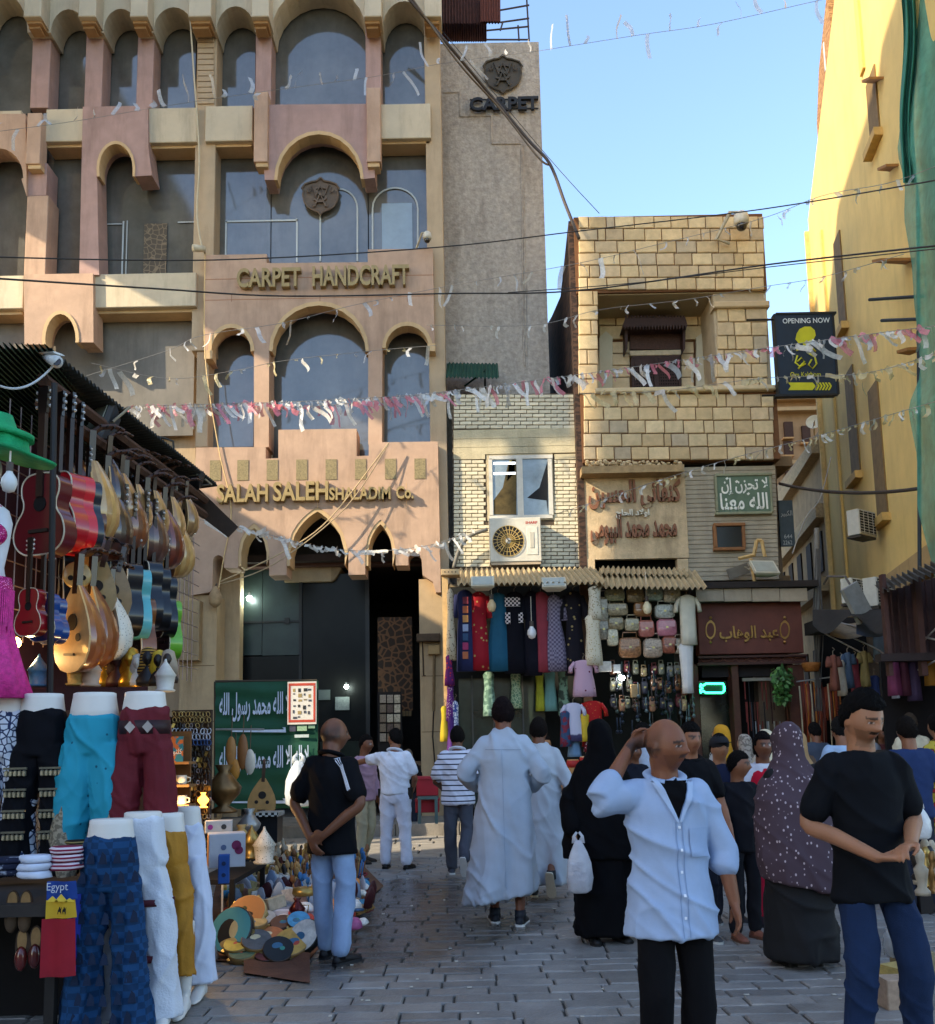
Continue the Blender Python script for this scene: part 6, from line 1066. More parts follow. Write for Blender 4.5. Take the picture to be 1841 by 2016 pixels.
heap('painted_bowl', 'bowl', 'small painted bowl in the bright souvenir heap', brt, [(rnd(440, 720), rnd(1745, 1830) - max(0, (px_ - 600)) * 0, rnd(.02, .12)) for px_ in range(110)], 'painted bowls in the souvenir heap', (.8, 1.8))
cdm = [MB().box(-.04, -.004, 0, .04, .004, .12).mesh(mat(c_, .5, .35, 40)) for c_ in ('d8d4cc', 'c9b27a', 'a8c4d0', 'd09a8a', 'e4e0d8')]
heap('souvenir_card', 'card', 'upright printed card in the souvenir rows', cdm, [(rnd(450, 640), rnd(1720, 1800), rnd(.03, .14)) for _ in range(70)], 'upright cards in the souvenir rows', (.8, 1.4))
tray = T('white_tray', 'long white box tray behind the tambourines', 'tray', gp(590, 1830)); q = gp(585, 1822); MB().box(q.x - .25, q.y - .05, 0, q.x + .3, q.y + .3, .14, ch=.01).obj('box', mat('c9cbd2', .6, .08), tray); MB().box(q.x - .22, q.y - .02, .14, q.x + .27, q.y + .27, .15).obj('lid_sheet', mat('9aa0ac', .6), tray)
for i in range(3): carton(['open book box with gold print at the pavement side', 'flat wooden backgammon box near the pavement', 'small dark inlaid box near the pavement'][i], (650, 690, 665)[i], (1805, 1790, 1830)[i], .2, .16, .06, (20, -15, 30)[i], mat(('b9b2a4', '9a7a5a', '2a2018')[i], .6, .2))
# busts, masks and mugs on the shelves
shf = T('mug_shelf', 'warmly lit wooden shelves of mugs behind the white trousers', 'shelf', at(345, 1640, 7.4))
for y in (1500, 1545, 1585, 1625): b = MB(); fbox(b, 318, y, 372, y + 5, 7.5, .2); b.obj('board', mat('8a6238', .6, .2, 9), shf)
b = MB(); fbox(b, 316, 1440, 374, 1640, 7.72, .03); b.obj('back', mat('7a5228', .8, .2), shf)
mug = MB().lathe([(.045, 0), (.05, .02), (.05, .1), (.045, .1), (.044, .02)], 14).tube([(.05, 0, .08), (.085, 0, .07), (.085, 0, .035), (.05, 0, .025)], .008, 6); mm_ = [mug.mesh(mat(c_, .4, .25, 25), True) for c_ in ('cdbd9c', 'b09a72', 'd8cdb4')]
for i in range(9): q = at(324 + (i % 3) * 17, 1545 + (i // 3) * 40, 7.55); o = link('mug', mm_[i % 3], None, '%s coffee mug on the %s row of the warm shelf' % (('left', 'middle', 'right')[i % 3], ('top', 'middle', 'bottom')[i // 3]), 'mug', 'mugs on the warm shelf', loc=q, rot=(0, 0, rnd(-1, 1))); o.scale = (.75,) * 3
pos = T('picture_sign', 'small colourful printed sign above the mug shelf', 'sign', at(345, 1500, 7.45)); b = MB(); fbox(b, 332, 1450, 360, 1500, 7.44, .015); b.obj('card', pat('noise', 'b8622e', '2f6f7a', 16, .5), pos); ftext(b := MB(), '\ufee1\ufeee\ufe9c\ufee0\ufedb', 335, 1474, 358, 1490, 7.43); b.obj('word', mat('d8d4c8', .6), pos)
def bust(label, px, py, h_, Yq, m_, m2, nemes=True):
    p = at(px, py, Yq); s = h_ / ppm(Yq); t = T('bust', label, 'bust', p, 'busts and masks on the stall shelf'); MB().loft([oval(p + V3(0, 0, z * s), rx * s, ry * s, 16) for z, rx, ry in ((0, .28, .2), (.12, .3, .2), (.3, .2, .14), (.4, .11, .1), (.5, .11, .1))]).obj('chest', m_, t, True)
    MB().ball((0, 0, 0), 1, 24, 18, M=Matrix.Translation(p + V3(0, 0, .68 * s)) @ RZ(rnd(-30, 20)) @ Matrix.Scale(s * 1.9, 4), fn=head_fn).obj('head', m_, t, True)
    if nemes: MB().loft([oval(p + V3(0, .03 * s, z * s), rx * s, ry * s, 16) for z, rx, ry in ((.25, .3, .1), (.5, .27, .13), (.75, .2, .17), (.9, .16, .16), (.96, .05, .05))]).obj('headdress', m2, t, True)
go, st = mat('b58a2e', .3, .2, 20, metal=.7), pat('wave', '2a1d14', 'a8843a', 14, .5)
for i, (px, py, h_, m_, m2, lab) in enumerate([(205, 1352, 75, go, st, 'gold bust with striped headdress nearest the turquoise trousers'), (230, 1352, 80, mat('3a1714', .5, .3, 30), mat('2b0f0e', .6, .4, 60, .6), 'dark red curly bust in the middle of the shelf'), (255, 1352, 82, go, go, 'all gold bust with yellow headdress'), (270, 1350, 66, mat('cdc7b8', .6), mat('b5b0a4', .6), 'white plaster bust on the stall shelf'), (290, 1350, 80, mat('1c1a1a', .5), st, 'black bust with striped headdress'), (312, 1350, 74, mat('14110f', .5), mat('c2a32a', .5), 'black bust with bright yellow collar'), (330, 1345, 70, mat('2a2018', .5), mat('a0907a', .6), 'brown figure at the right end of the shelf')]): bust(lab, px, py, h_, 7.3 - i * .02, m_, m2)
for (px, py, lab, m_) in ((75, 1352, 'blue headed seashell figure behind the post', mat('2a5a8a', .5, .3, 20)), (150, 1350, 'framed gold relief standing on the shelf', mat('b3924e', .5, .3, 30)), (178, 1352, 'pale seashell ornament on the shelf', mat('b59a84', .5, .2)), (325, 1362, 'white spinning plate ornament on the shelf edge', mat('c9c4b8', .5))): lathe_thing('ornament', 'ornament', lab, px, py, 6.9, LANT, .22, m_)
sb_ = T('shelf_lamp', 'warm bulb glowing behind the shelf busts', 'lamp', at(120, 1300, 6.9)); MB().ball(at(30, 1265, 6.6), .04, 10, 8).obj('bulb', mat((1, .5, .12), .3, 0, emit=12), sb_, True); MB().tube([at(30, 1258, 6.6), at(30, 1235, 6.6)], .018, 8).obj('socket', mat('222222'), sb_)
for loc_ in (at(60, 1300, 6.9), at(345, 1600, 7.3)):
    ld = bpy.data.lights.new('stall_light', 'POINT'); ld.energy = 6; ld.color = (1, .62, .25); ld.shadow_soft_size = .06; lo = bpy.data.objects.new('stall_light', ld); COL.objects.link(lo); lo.location = loc_; lo.parent = sb_; lo.matrix_parent_inverse = Matrix.Translation(-sb_.location)
hb = T('hanging_bag', 'tan leather bags with strings hung in front of the flags', 'bag', at(465, 1560, 10.4))
for (x, y, h_, c_) in ((455, 1480, 60, 'a8763e'), (478, 1480, 70, '8a5a30'), (492, 1500, 50, 'cfc4b0'), (462, 1515, 42, 'b87a2e')): q = at(x, y, 10.4); MB().ball(q, (.06, .03, h_ / ppm(10.4) / 2), 12, 9).obj('pouch', mat(c_, .5, .2), hb, True); MB().tube([q + V3(0, 0, .1), q + V3(.01, 0, .4)], .006, 4).obj('string', mat('5a4a36'), hb)
MB().tube([at(425, 1436, 10.4), at(520, 1436, 10.4)], .012, 6).obj('rail', mat('8d8a84', .4), hb)
# flags
FY = 15.2; frm = T('flag_stand', 'timber frame carrying the two green flags before the entrance', 'frame', at(520, 1600, FY + .1))
for (p, q) in (((424, 1342), (424, 1610)), ((624, 1340), (624, 1600)), ((424, 1342), (624, 1340))): MB().tube([at(*p, FY + .06), at(*q, FY + .06)], .025, 6).obj('bar', mat('3a3226', .8), frm)
grn = mat('0a4630', .7, .12, 4, .1); wht = mat('b9c8dc', .7)
for i, (y0, y1, lab) in enumerate(((1342, 1452, 'upper green flag with white calligraphy and sword'), (1448, 1592, 'lower green flag with white calligraphy, partly hidden by goods'))):
    fl_ = T('green_flag', lab, 'flag', at(524, y1, FY)); X0, Z0, X1, Z1 = fr(424, y0, 626, y1, FY); b = MB(); b.grid(lambda u, v: V3(X0 + (X1 - X0) * u, FY - i * .03 + .018 * math.sin(v * 19 + u * 3) + .012 * math.sin(u * 14), Z0 + (Z1 - Z0) * v), 40, 24); b.obj('cloth', grn, fl_, True); yy = y0 + 28
    ftext(b := MB(), '\ufeea\ufee0\ufedf\ufe8d \ufedd\ufeee\ufeb3\ufead \ufeaa\ufee4\ufea4\ufee3 \ufeea\ufee0\ufedf\ufe8d \ufefb\ufe87 \ufeea\ufedf\ufe87 \ufefb', 432, yy - 8, 608, yy + 54, FY - .05 - i * .03, 0, .02); b.obj('calligraphy', wht, fl_)
    MB().prism(pol([(455, y1 - 14), (560, y1 - 16), (556, y1 - 20), (562, y1 - 20), (563, y1 - 10), (455, y1 - 11)], FY - .05 - i * .03), FY - .052 - i * .03, FY - .048 - i * .03).obj('sword', wht, fl_)
pst = T('poster', 'white poster with red border and small instrument pictures on the flag', 'poster', at(594, 1425, FY - .1)); b = MB(); fbox(b, 566, 1342, 623, 1426, FY - .1, .012); b.obj('sheet', mat('d6d0c4', .6, .05), pst)
for (a, b_, c, d_) in ((568, 1345, 621, 1350), (568, 1417, 621, 1422), (568, 1350, 572, 1417), (617, 1350, 621, 1417)): b = MB(); fbox(b, a, b_, c, d_, FY - .104, .003); b.obj('red_border', mat('b8432e', .6), pst)
for i in range(22): x, y = 576 + (i % 4) * 10 + rnd(0, 2), 1354 + (i // 4) * 11 + rnd(0, 2); b = MB(); fbox(b, x, y, x + rnd(3, 8), y + rnd(2, 8), FY - .104 - i * 1e-4, .002); b.obj('printed_picture', mat(random.choice(('2a2a2a', '8a7a5a', '4a4a52', 'a08a5a')), .6), pst)
for i, (a, b_, c, d_, cc) in enumerate(((570, 1428, 582, 1440, '4a4a5a'), (585, 1428, 604, 1439, '8fae8c'), (607, 1427, 620, 1434, '7a9a80'), (580, 1446, 608, 1452, 'b9c4c0'))): b = MB(); fbox(b, a, b_, c, d_, FY - .07, .006); b.obj('paper_note', mat(cc, .7, .2, 40), None, False, ['dark stamp note under the poster', 'pale green note under the poster', 'small green note under the poster corner', 'narrow white strip note lowest under the poster'][i], 'note')
plastic_bag_args = ('large white plastic carrier bag hanging from the lower flag', 588, 1588, 14.6, 56, 100, 'd3dade', .85)
# red cool box, stool
cb_ = T('red_cool_box', 'red crate on a grey stool behind the man in stripes', 'crate', at(845, 1620, 13.2))
for (a, b_, c, d_) in ((820, 1532, 862, 1567), (818, 1576, 864, 1600)): b = MB(); fbox(b, a, b_, c, d_, 13.2, .3, ch=.01); b.obj('box', mat('a8202a', .5, .1), cb_); b = MB(); fbox(b, a - 1, b_ - 3, c + 1, b_ + 2, 13.18, .34); b.obj('rim', mat('b03038', .5), cb_)
pst_ = T('plastic_stool', 'grey green plastic stool under the red crate', 'stool', at(845, 1622, 13.1)); b = MB(); fbox(b, 822, 1568, 862, 1574, 13.1, .35); b.obj('seat', mat('5b6d66', .5), pst_)
for x in (823, 856): b = MB(); fbox(b, x, 1574, x + 6, 1622, 13.1, .04); b.obj('leg', mat('5b6d66', .5), pst_)
# ================================================================ dress and bag stall in the middle
AY = 16.4; ds_ = T('dress_stall', 'shop opening hung with dresses under corrugated awnings', 'shop', at(1010, 1600, AY)); tin = mat('c9b287', .6, .15, 8, .1, metal=.2, dirt=.4)
corr(MB(), at(900, 1120, 17.4), at(1165, 1118, 17.4), at(900, 1150, 15.7), 26, .03).obj('awning_sheet', tin, ds_); corr(MB(), at(1165, 1122, 17.3), at(1370, 1124, 17.3), at(1168, 1156, 15.7), 20, .03).obj('awning_sheet', tin, ds_); corr(MB(), at(1180, 1116, 17.5), at(1350, 1120, 17.5), at(1180, 1130, 16.6), 17, .03).obj('awning_sheet', tin, ds_)
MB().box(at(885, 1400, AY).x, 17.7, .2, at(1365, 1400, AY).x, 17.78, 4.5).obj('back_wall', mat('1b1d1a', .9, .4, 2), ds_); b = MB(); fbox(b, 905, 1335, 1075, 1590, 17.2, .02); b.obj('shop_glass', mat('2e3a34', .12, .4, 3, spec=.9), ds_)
for x in (930, 972, 1030): b = MB(); fbox(b, x, 1330, x + 3, 1590, 17.15, .04); b.obj('glass_frame', mat('4a4a44', .5), ds_)
b = MB(); fbox(b, 872, 1126, 884, 1400, AY - .3, .12); b.obj('post', mat('c8a46e', .7, .2, 6), ds_); b = MB(); fbox(b, 1150, 1150, 1166, 1600, AY + .3, .12); b.obj('post', mat('6b4a30', .7, .2, 6), ds_); b = MB(); fbox(b, 885, 1148, 1160, 1153, AY, .05); b.obj('hanging_rail', mat('8a7a5c', .5), ds_); b = MB(); fbox(b, 1170, 1152, 1360, 1156, AY, .05); b.obj('hanging_rail', mat('6a5a44', .5), ds_)
b = MB(); fbox(b, 868, 1120, 905, 1132, AY - .4, .3, ch=.01); b.obj('power_strip', mat('c9a878', .6), ds_)
for k in range(4): MB().lathe([(.012, 0), (.012, .004), (.001, .004)], 8, M=Matrix.Translation(at(876 + k * 7, 1126, AY - .402)) @ Matrix.Rotation(math.pi / 2, 4, 'X')).obj('socket_hole', mat('2a2018'), ds_)
def dress(label, px, y0, y1, wt, wb_, m_, Yq=AY, sleeves=True, group='dresses hanging in the stall', trim_=None, ph=0.0):
    p0, p1 = at(px, y0, Yq), at(px, y1, Yq); k = 1 / ppm(Yq); H_ = p0.z - p1.z; t = T('dress', label, 'dress', p1, group); rr = []
    for v, w_ in ((1, wb_), (.8, wb_ * .95), (.55, (wb_ + wt) * .46), (.35, wt * .86), (.2, wt * .92), (.07, wt), (.02, wt * .7), (0, wt * .35)):
        rr.append(oval((p0.x, p0.y, p0.z - H_ * v), w_ * k / 2, .07 + .03 * v, 34, .05 * v, 7, ph + v * 1.5))
    MB().loft(rr).obj('gown', m_, t, True)
    if sleeves:
        for sx in (-1, 1): MB().tube([p0 + V3(sx * wt * .42 * k, 0, -.06 * H_), p0 + V3(sx * wt * .62 * k, -.01, -.2 * H_), p0 + V3(sx * wt * .66 * k, -.02, -.34 * H_)], [.055, .06, .065], 10, flat=.6).obj('sleeve', m_, t, True)
    MB().tube([p0 + V3(0, 0, -.02), p0 + V3(0, 0, .06), p0 + V3(.03, 0, .09), p0 + V3(.0, 0, .12)], .006, 5).obj('hanger', mat('7a6a52', .5), t)
    for q in (trim_ or []): b = MB(); fbox(b, *q[:4], Yq - .12, .012); b.obj('embroidered_panel', q[4], t)
    return t
lat = pat('checker', 'd8c8c4', '17151c', 28, .5)
dress('navy dress with a column of coloured squares', 915, 1162, 1322, 34, 38, mat('20264e', .8, .1), ph=1, trim_=[(911, 1175 + i * 18, 922, 1189 + i * 18, mat(c_, .7)) for i, c_ in enumerate(('7a2a3a', 'b5623a', 'c98a4a', '9aa0b8', '2f4a6a', 'a8305a', 'b5623a'))]); dress('red dress with gold bow prints', 942, 1166, 1320, 34, 38, pat('voronoi', 'b89a5a', '9a1422', 9, .17), ph=2); dress('plain teal long dress', 980, 1168, 1322, 36, 46, mat('0f4f68', .8, .1), ph=3, sleeves=False)
dress('black dress with white lattice yoke and cuffs', 1012, 1166, 1326, 40, 44, mat('0f0e16', .85, .1, spec=.15), trim_=[(994, 1176, 1024, 1194, lat), (995, 1206, 1005, 1228, lat), (1021, 1206, 1030, 1226, lat)]); dress('dark plain dress behind the hanging bulb', 1045, 1164, 1330, 30, 36, mat('14131d', .85, spec=.15), ph=2.2); dress('dusty red dress with a small fan print', 1064, 1166, 1324, 32, 30, mat('8a2f3a', .8, .1), ph=1.4)
dress('grey mauve patterned dress', 1090, 1172, 1322, 30, 48, pat('checker', '8a8090', '5a5064', 26, .5), ph=.4); dress('black dress with gold palm prints', 1128, 1164, 1330, 36, 40, pat('voronoi', 'a8925a', '14101a', 8, .16), ph=2.6)
for i, (px, y0, y1, w_, m_, lab) in enumerate([(962, 1322, 1410, 22, pat('noise', '8fae9a', '5b7a6a', 14, .5), 'pale green patterned tunic behind the shop glass'), (1015, 1324, 1395, 20, pat('edge', 'b5c29a', '6b8a6a', 18, .1), 'light green striped tunic behind the shop glass'), (1062, 1324, 1400, 16, mat('a8a82a', .8, .2), 'yellow green scarf hanging behind the glass'), (1082, 1320, 1400, 22, mat('6b9a94', .8, .15), 'sea green tunic hanging low in the stall'), (1108, 1318, 1408, 20, pat('noise', '7a9a84', '3a4a40', 10, .5), 'grey green tunic hanging low in the stall')]): dress(lab, px, y0, y1, w_, w_ * 1.2, m_, 16.9, False)
for (px, y0, y1, m_, lab) in ((884, 1290, 1350, pat('voronoi', 'c02a30', '5a1a5a', 20, .3), 'red and purple scarf on the left post'), (886, 1335, 1420, pat('voronoi', 'd8c9b8', '5a1f6a', 34, .25), 'purple beaded shawl on the left post'), (896, 1380, 1500, pat('edge', '3a4a8a', 'cfd0d8', 20, .1), 'white scarf with blue scrolls on the left post'), (875, 1390, 1460, mat('b8a020', .8, .1), 'yellow scarf at the left post'), (886, 1160, 1300, pat('voronoi', '6a5a44', 'b5a58a', 24, .3), 'beige bundle of bags down the left post'), (888, 1410, 1495, mat('4a1a6a', .7, .2), 'plain purple shawl on the left post')): dress(lab, px, y0, y1, 14, 20, m_, AY - .3 - rnd(0, .1), False, 'scarves on the posts')
# central post of colourful tops
for (px, y0, y1, w_, m_, lab) in ((1170, 1155, 1220, 26, pat('voronoi', '8a7a5a', 'c2b8a0', 28, .3), 'printed beige bag tunic at the top of the middle post'), (1166, 1210, 1310, 30, pat('voronoi', 'a88a5a', 'd0c4a8', 30, .25), 'cream patchwork cloth on the middle post'), (1148, 1300, 1372, 40, pat('voronoi', '6a1f3a', 'c09aa8', 12, .2), 'pale pink embroidered top on the middle post'), (1128, 1384, 1460, 34, pat('wave', '4a4466', 'c0bccc', 12, .5, .5, (1, 1, .02)), 'silver violet shiny top on the middle post'), (1166, 1380, 1470, 40, pat('voronoi', 'd0a040', 'b01a1a', 26, .14), 'red sequinned top on the middle post'), (1150, 1405, 1460, 20, mat('c2a020', .7), 'yellow top behind the red sequinned one'), (1168, 1440, 1480, 36, pat('voronoi', 'd8d0d0', '6a1420', 30, .25), 'dark red beaded fringe under the red top'), (1130, 1452, 1490, 24, mat('6a8aa8', .8), 'denim blue skirt low on the middle post'), (1112, 1400, 1470, 20, pat('noise', '2f4a6a', '7a2a3a', 10, .5), 'blue and red printed scarf left of the middle post')): dress(lab, px, y0, y1, w_, w_ * 1.15, m_, AY - .5 - rnd(0, .15), lab.endswith('top on the middle post'), 'tops on the middle post')
for (px, h_, c_, lab) in ((1130, 62, 'c08a50', 'tan leather pouffe roll with red band'), (1156, 68, 'c9a678', 'cream leather pouffe roll with red top')):
    t = T('leather_roll', lab, 'leather roll', at(px, 1560, 14.6)); q = at(px, 1562, 14.6); r = 12 / ppm(14.6); H_ = h_ / ppm(14.6); MB().lathe([(r, 0), (r, H_), (r * .9, H_ * 1.05)], 18, q).obj('roll', mat(c_, .6, .2, 8), t, True); MB().lathe([(r * 1.03, H_ * .8), (r * 1.03, H_ * 1.02)], 18, q).obj('red_band', mat('b0251e', .6), t, True)
gt = T('goods_table', 'low table of small goods behind the men in robes', 'table', at(1100, 1600, 14.5)); b = MB(); fbox(b, 1075, 1562, 1190, 1580, 14.5, .6); b.obj('table_top', pat('checker', 'c9c4bc', '1d1a18', 20, .5), gt)
for x in (1078, 1108, 1150, 1184): b = MB(); fbox(b, x, 1580, x + 5, 1640, 14.55, .05); b.obj('leg', mat('8a6240', .7), gt)
# bags
def bag(label, px, py, w_, h_, m_, Yq=AY - .1, wrap=True):
    p = at(px, py, Yq); k = 1 / ppm(Yq); W_, H_ = w_ * k, h_ * k; t = T('handbag', label, 'handbag', p - V3(0, 0, H_ / 2), 'handbags hanging in the stall'); n = 20
    sq_ = lambda s1, y: [V3(p.x + math.copysign(abs(math.cos(a)) ** .45, math.cos(a)) * W_ / 2 * s1, y, p.z + math.copysign(abs(math.sin(a)) ** .45, math.sin(a)) * H_ / 2 * s1) for a in np.linspace(0, 2 * math.pi, n + 1)[:-1]]
    MB().loft([sq_(.9, p.y - .06), sq_(1, p.y - .04), sq_(1, p.y + .05), sq_(.9, p.y + .07)]).obj('body', m_, t, True); MB().tube([p + V3(-W_ * .32, -.02, H_ * .45), p + V3(-W_ * .3, -.02, H_ * .75), p + V3(W_ * .3, -.02, H_ * .75), p + V3(W_ * .32, -.02, H_ * .45)], .012, 6).obj('strap', m_, t, True)
    MB().box(p.x - W_ * .42, p.y - .07, p.z + H_ * .02, p.x + W_ * .42, p.y - .058, p.z + H_ * .4, ch=.004).obj('flap', m_, t); MB().box(p.x - .02, p.y - .078, p.z - .01, p.x + .02, p.y - .068, p.z + .02).obj('clasp', mat('b8a468', .3, metal=.7), t)
lea = lambda c_: mat(c_, .3, .25, 9, coat=.5); emb = lambda a, c_: mat(a, .3, .55, 26, .3, 50, coat=.5)
BG = [(1210, 1172, 40, 24, emb('8a8a6a', '4a4a3a'), 'olive embroidered handbag top left'), (1250, 1172, 34, 30, emb('7a6a4a', '3a2f22'), 'brown embroidered handbag top middle'), (1288, 1170, 34, 26, emb('8a9a8a', '4a5a50'), 'grey green handbag top right'), (1322, 1172, 34, 30, emb('a8a08a', '6a6250'), 'pale handbag under the awning end'), (1214, 1200, 44, 26, emb('9a8a6a', '5a4a36'), 'tan woven handbag second row left'), (1265, 1200, 36, 28, lea('9a6a3a'), 'caramel leather handbag beside the white bulb'), (1308, 1204, 40, 28, emb('a8a89a', '3a3a34'), 'grey black handbag second row right'), (1212, 1228, 32, 26, emb('8a7a5a', '4a3f30'), 'fringed tan handbag third row left'), (1244, 1230, 30, 26, emb('a89a7a', '5a503c'), 'beige flap handbag third row'), (1272, 1238, 32, 34, lea('b56a5a'), 'salmon pink leather handbag'), (1312, 1236, 40, 34, lea('b5707a'), 'rose pink leather handbag'), (1206, 1255, 22, 34, emb('c2b89a', '6a5a44'), 'small upright cream handbag'), (1240, 1275, 44, 40, emb('9a6a44', '5a3f2a'), 'brown patchwork handbag fourth row left'), (1285, 1276, 38, 38, emb('a89078', '4a3f34'), 'grey brown patchwork handbag fourth row'), (1318, 1270, 30, 34, emb('8a4a34', 'c2b8a0'), 'striped red brown handbag fourth row right'), (1336, 1272, 20, 30, emb('a89a84', '6a6050'), 'narrow beige handbag at the end'), (1186, 1200, 22, 50, emb('a8a08c', '5a5446'), 'slim shiny bag hanging beside the post'), (1188, 1240, 20, 40, emb('8a8270', '4a4438'), 'second slim shiny bag beside the post')]
for px, py, w_, h_, m_, lab in BG: bag(lab, px, py, w_, h_, m_)
for i, (px, py, w_, h_, c_, lab) in enumerate(((1192, 1312, 24, 20, 'c9c4b8', 'white box with pyramid on the counter'), (1215, 1316, 14, 16, 'd0ccc2', 'small white box on the counter'), (1252, 1360, 18, 26, 'a8875a', 'cassette printed tag hanging among trinkets'))): b = MB(); fbox(b, px - w_ / 2, py - h_ / 2, px + w_ / 2, py + h_ / 2, AY - .1, .1, ch=.008); b.obj('goods_box', mat(c_, .6, .2, 20), None, False, lab, 'box')
trk = [MB().tube([(0, 0, 0), (.01, 0, -.12), (0, 0, -.2)], .012, 5).ball((0, 0, -.24), .035, 8, 6).mesh(mat(c_, .4, .3, 20), True) for c_ in ('1d2a3a', '3a4a44', '2a2a2e', '4a4038', '5a6a6a')]
for i in range(70): link('trinket', random.choice(trk), None, 'dark glass charm hanging in the bag stall', 'charm', 'glass charms in the bag stall', loc=at(rnd(1205, 1365), rnd(1300, 1420), AY - rnd(-.4, .2)), rot=(0, 0, rnd(0, 3)))
for i in range(30):
    px, py = 1205 + (i % 10) * 16 + rnd(-3, 3), 1318 + (i // 10) * 34 + rnd(-5, 5); m_ = random.choice([lea(c_) for c_ in ('8a5a3a', '5a3a2a', 'a87a5a', '3a3a44', '6a2f34', '7a7a68', '2f4a5a')] + [emb('a8906a', 0), emb('8a8a84', 0)])
    if not (1216 < px < 1234 and py < 1345): bag('small %s pouch of the %s row under the handbags' % (ORD(i % 10), ('upper', 'middle', 'lower')[i // 10]), px, py, 12, 20 + rnd(-3, 6), m_, AY + .25)
lb = T('lit_bulb', 'bright white lamp glowing among the trinkets', 'lamp', at(1224, 1335, AY)); MB().ball(at(1224, 1334, AY - .1), .055, 10, 8).obj('bulb', mat((.95, 1, 1), .3, 0, emit=18), lb, True); MB().tube([at(1224, 1328, AY - .1), at(1224, 1318, AY - .1)], .02, 6).obj('socket', mat('333333'), lb)
wt_ = dress('white tunic on a hanging bust at the right end of the stall', 1352, 1172, 1270, 36, 32, mat('c9c2ac', .8, .08), AY - .3, True, None); dress('long white trousers hung under the white tunic', 1350, 1265, 1365, 30, 22, mat('d0cdc6', .8, .06), AY - .28, False, None)
for (px, py, c_, lab) in ((968, 1192, 'd8b88a', 'bare bulb in a cup socket in front of the red dress'), (1047, 1245, 'e0dcd8', 'large bare bulb hanging on a cord before the dresses'), (1274, 1196, 'e8d8b0', 'white bulb hanging among the handbags'), (18, 948, 'd0d4d4', 'round white bulb beside the dress form')):
    Yb = 5.3 if px < 100 else AY - .4; k = 1 / ppm(Yb); t = T('bare_bulb', lab, 'bulb', at(px, py, Yb)); q = at(px, py, Yb); R = (9 if px > 100 else 16) * k; MB().lathe([(.001, -R * 1.5), (R * .7, -R * 1.2), (R, -R * .3), (R * .9, R * .4), (R * .4, R * 1.2), (R * .4, R * 1.5)], 14, q).obj('glass', mat(c_, .3, .05), t, True); MB().tube([q + V3(0, 0, R * 1.3), q + V3(0, 0, R * 2.5)], R * .45, 8).obj('socket', mat('4a4038', .5), t); MB().tube([q + V3(0, 0, R * 2.5), q + V3(0, 0, R * (8 if px > 100 else 4))], .006, 4).obj('cord', mat('c9c0ae'), t)
flood('cream floodlight at the left end of the awning', 950, 1150, 46, 26, AY - .6, 0, -35); flood('cream floodlight in the middle of the awning', 1090, 1152, 48, 26, AY - .6, 0, -35); flood('large cream floodlight leaning on the slatted front', 1503, 1122, 52, 38, SY - .5, 10, -40)
af = T('light_bracket', 'wooden A shaped bracket holding the large floodlight', 'bracket', at(1495, 1100, SY - .4))
for (p, q) in (((1484, 1095), (1490, 1064)), ((1490, 1064), (1500, 1064)), ((1500, 1064), (1506, 1096)), ((1454, 1100), (1486, 1092)), ((1478, 1100), (1486, 1145))): MB().tube([at(*p, SY - .4), at(*q, SY - .4)], .035, 4).obj('timber', mat('c9a468', .7, .2, 8), af)
bd = T('fallen_board', 'grey board leaning on the slatted front under the hatch', 'board', at(1452, 1135, SY)); MB().prism(pol([(1430, 1122), (1470, 1108), (1476, 1128), (1436, 1142)], SY - .05), SY - .08, SY - .05).obj('board', mat('6b6355', .8, .2, 6), bd)
# LED sign, plant, leather straps
led = T('green_sign', 'glowing green neon fish shaped sign at the leather shop door', 'neon sign', at(1400, 1365, SY - .3)); lm_ = mat((.02, .9, .3), .4, 0, emit=5)
MB().tube([at(x, y, SY - .3) for x, y in ((1390, 1346), (1424, 1346), (1426, 1352), (1426, 1360), (1422, 1364), (1390, 1364), (1384, 1360), (1380, 1364), (1379, 1358), (1383, 1355), (1379, 1352), (1380, 1347), (1384, 1350), (1390, 1346))], .018, 6).obj('tube', lm_, led, True); b = MB(); fbox(b, 1376, 1342, 1430, 1367, SY - .26, .03); b.obj('backing', mat('0d1512', .5), led)
pt_ = T('hanging_plant', 'leafy green pothos plant hanging on the leather shop front', 'plant', at(1540, 1400, SY - .4)); lf = [MB().add([(0, 0, 0), (-.045, -.01, .045), (0, -.02, .12), (.045, -.01, .045)], [(0, 1, 2), (0, 2, 3)]).mesh(mat(c_, .5, .2, 20)) for c_ in ('4f7a3a', '3a6230', '6b9450')]
for i in range(190):
    a, v = rnd(0, 6.28), random.random() ** .7; px_ = 1540 + math.cos(a) * (25 - 12 * v) * rnd(.3, 1); py_ = 1312 + v * 68; link('leaf', random.choice(lf), pt_, loc=at(px_, py_, SY - .45 + math.sin(a) * .12), rot=(rnd(-1, 1) + 2.4, rnd(-.8, .8), rnd(-1.5, 1.5)))
for i in range(7): MB().tube([at(1540, 1305, SY - .4), at(1540 + rnd(-14, 14), 1340, SY - .45), at(1540 + rnd(-10, 10), 1380, SY - .45)], .006, 5).obj('stem', mat('3a5a2a'), pt_)
scol = ['3a1a14', '5a2a1a', '1d1614', '6b3a20', '8a8a8a', 'a87a2a', '7a2a20', '2a2a30', 'b0a898']
for i in range(34):
    px = 1466 + i * 2.8 if i < 34 else 0; c_ = random.choice(scol); b = MB(); y0 = random.choice((1342, 1382, 1420)); fbox(b, px, y0, px + 2, y0 + rnd(34, 70), SY - .03 + .003 * (i % 4), .01)
    b.obj('leather_strap', mat(c_, .5, .2), None, False, 'leather strap %s from the left in the leather shop window' % ORD(i), 'strap', 'straps in the leather shop window')
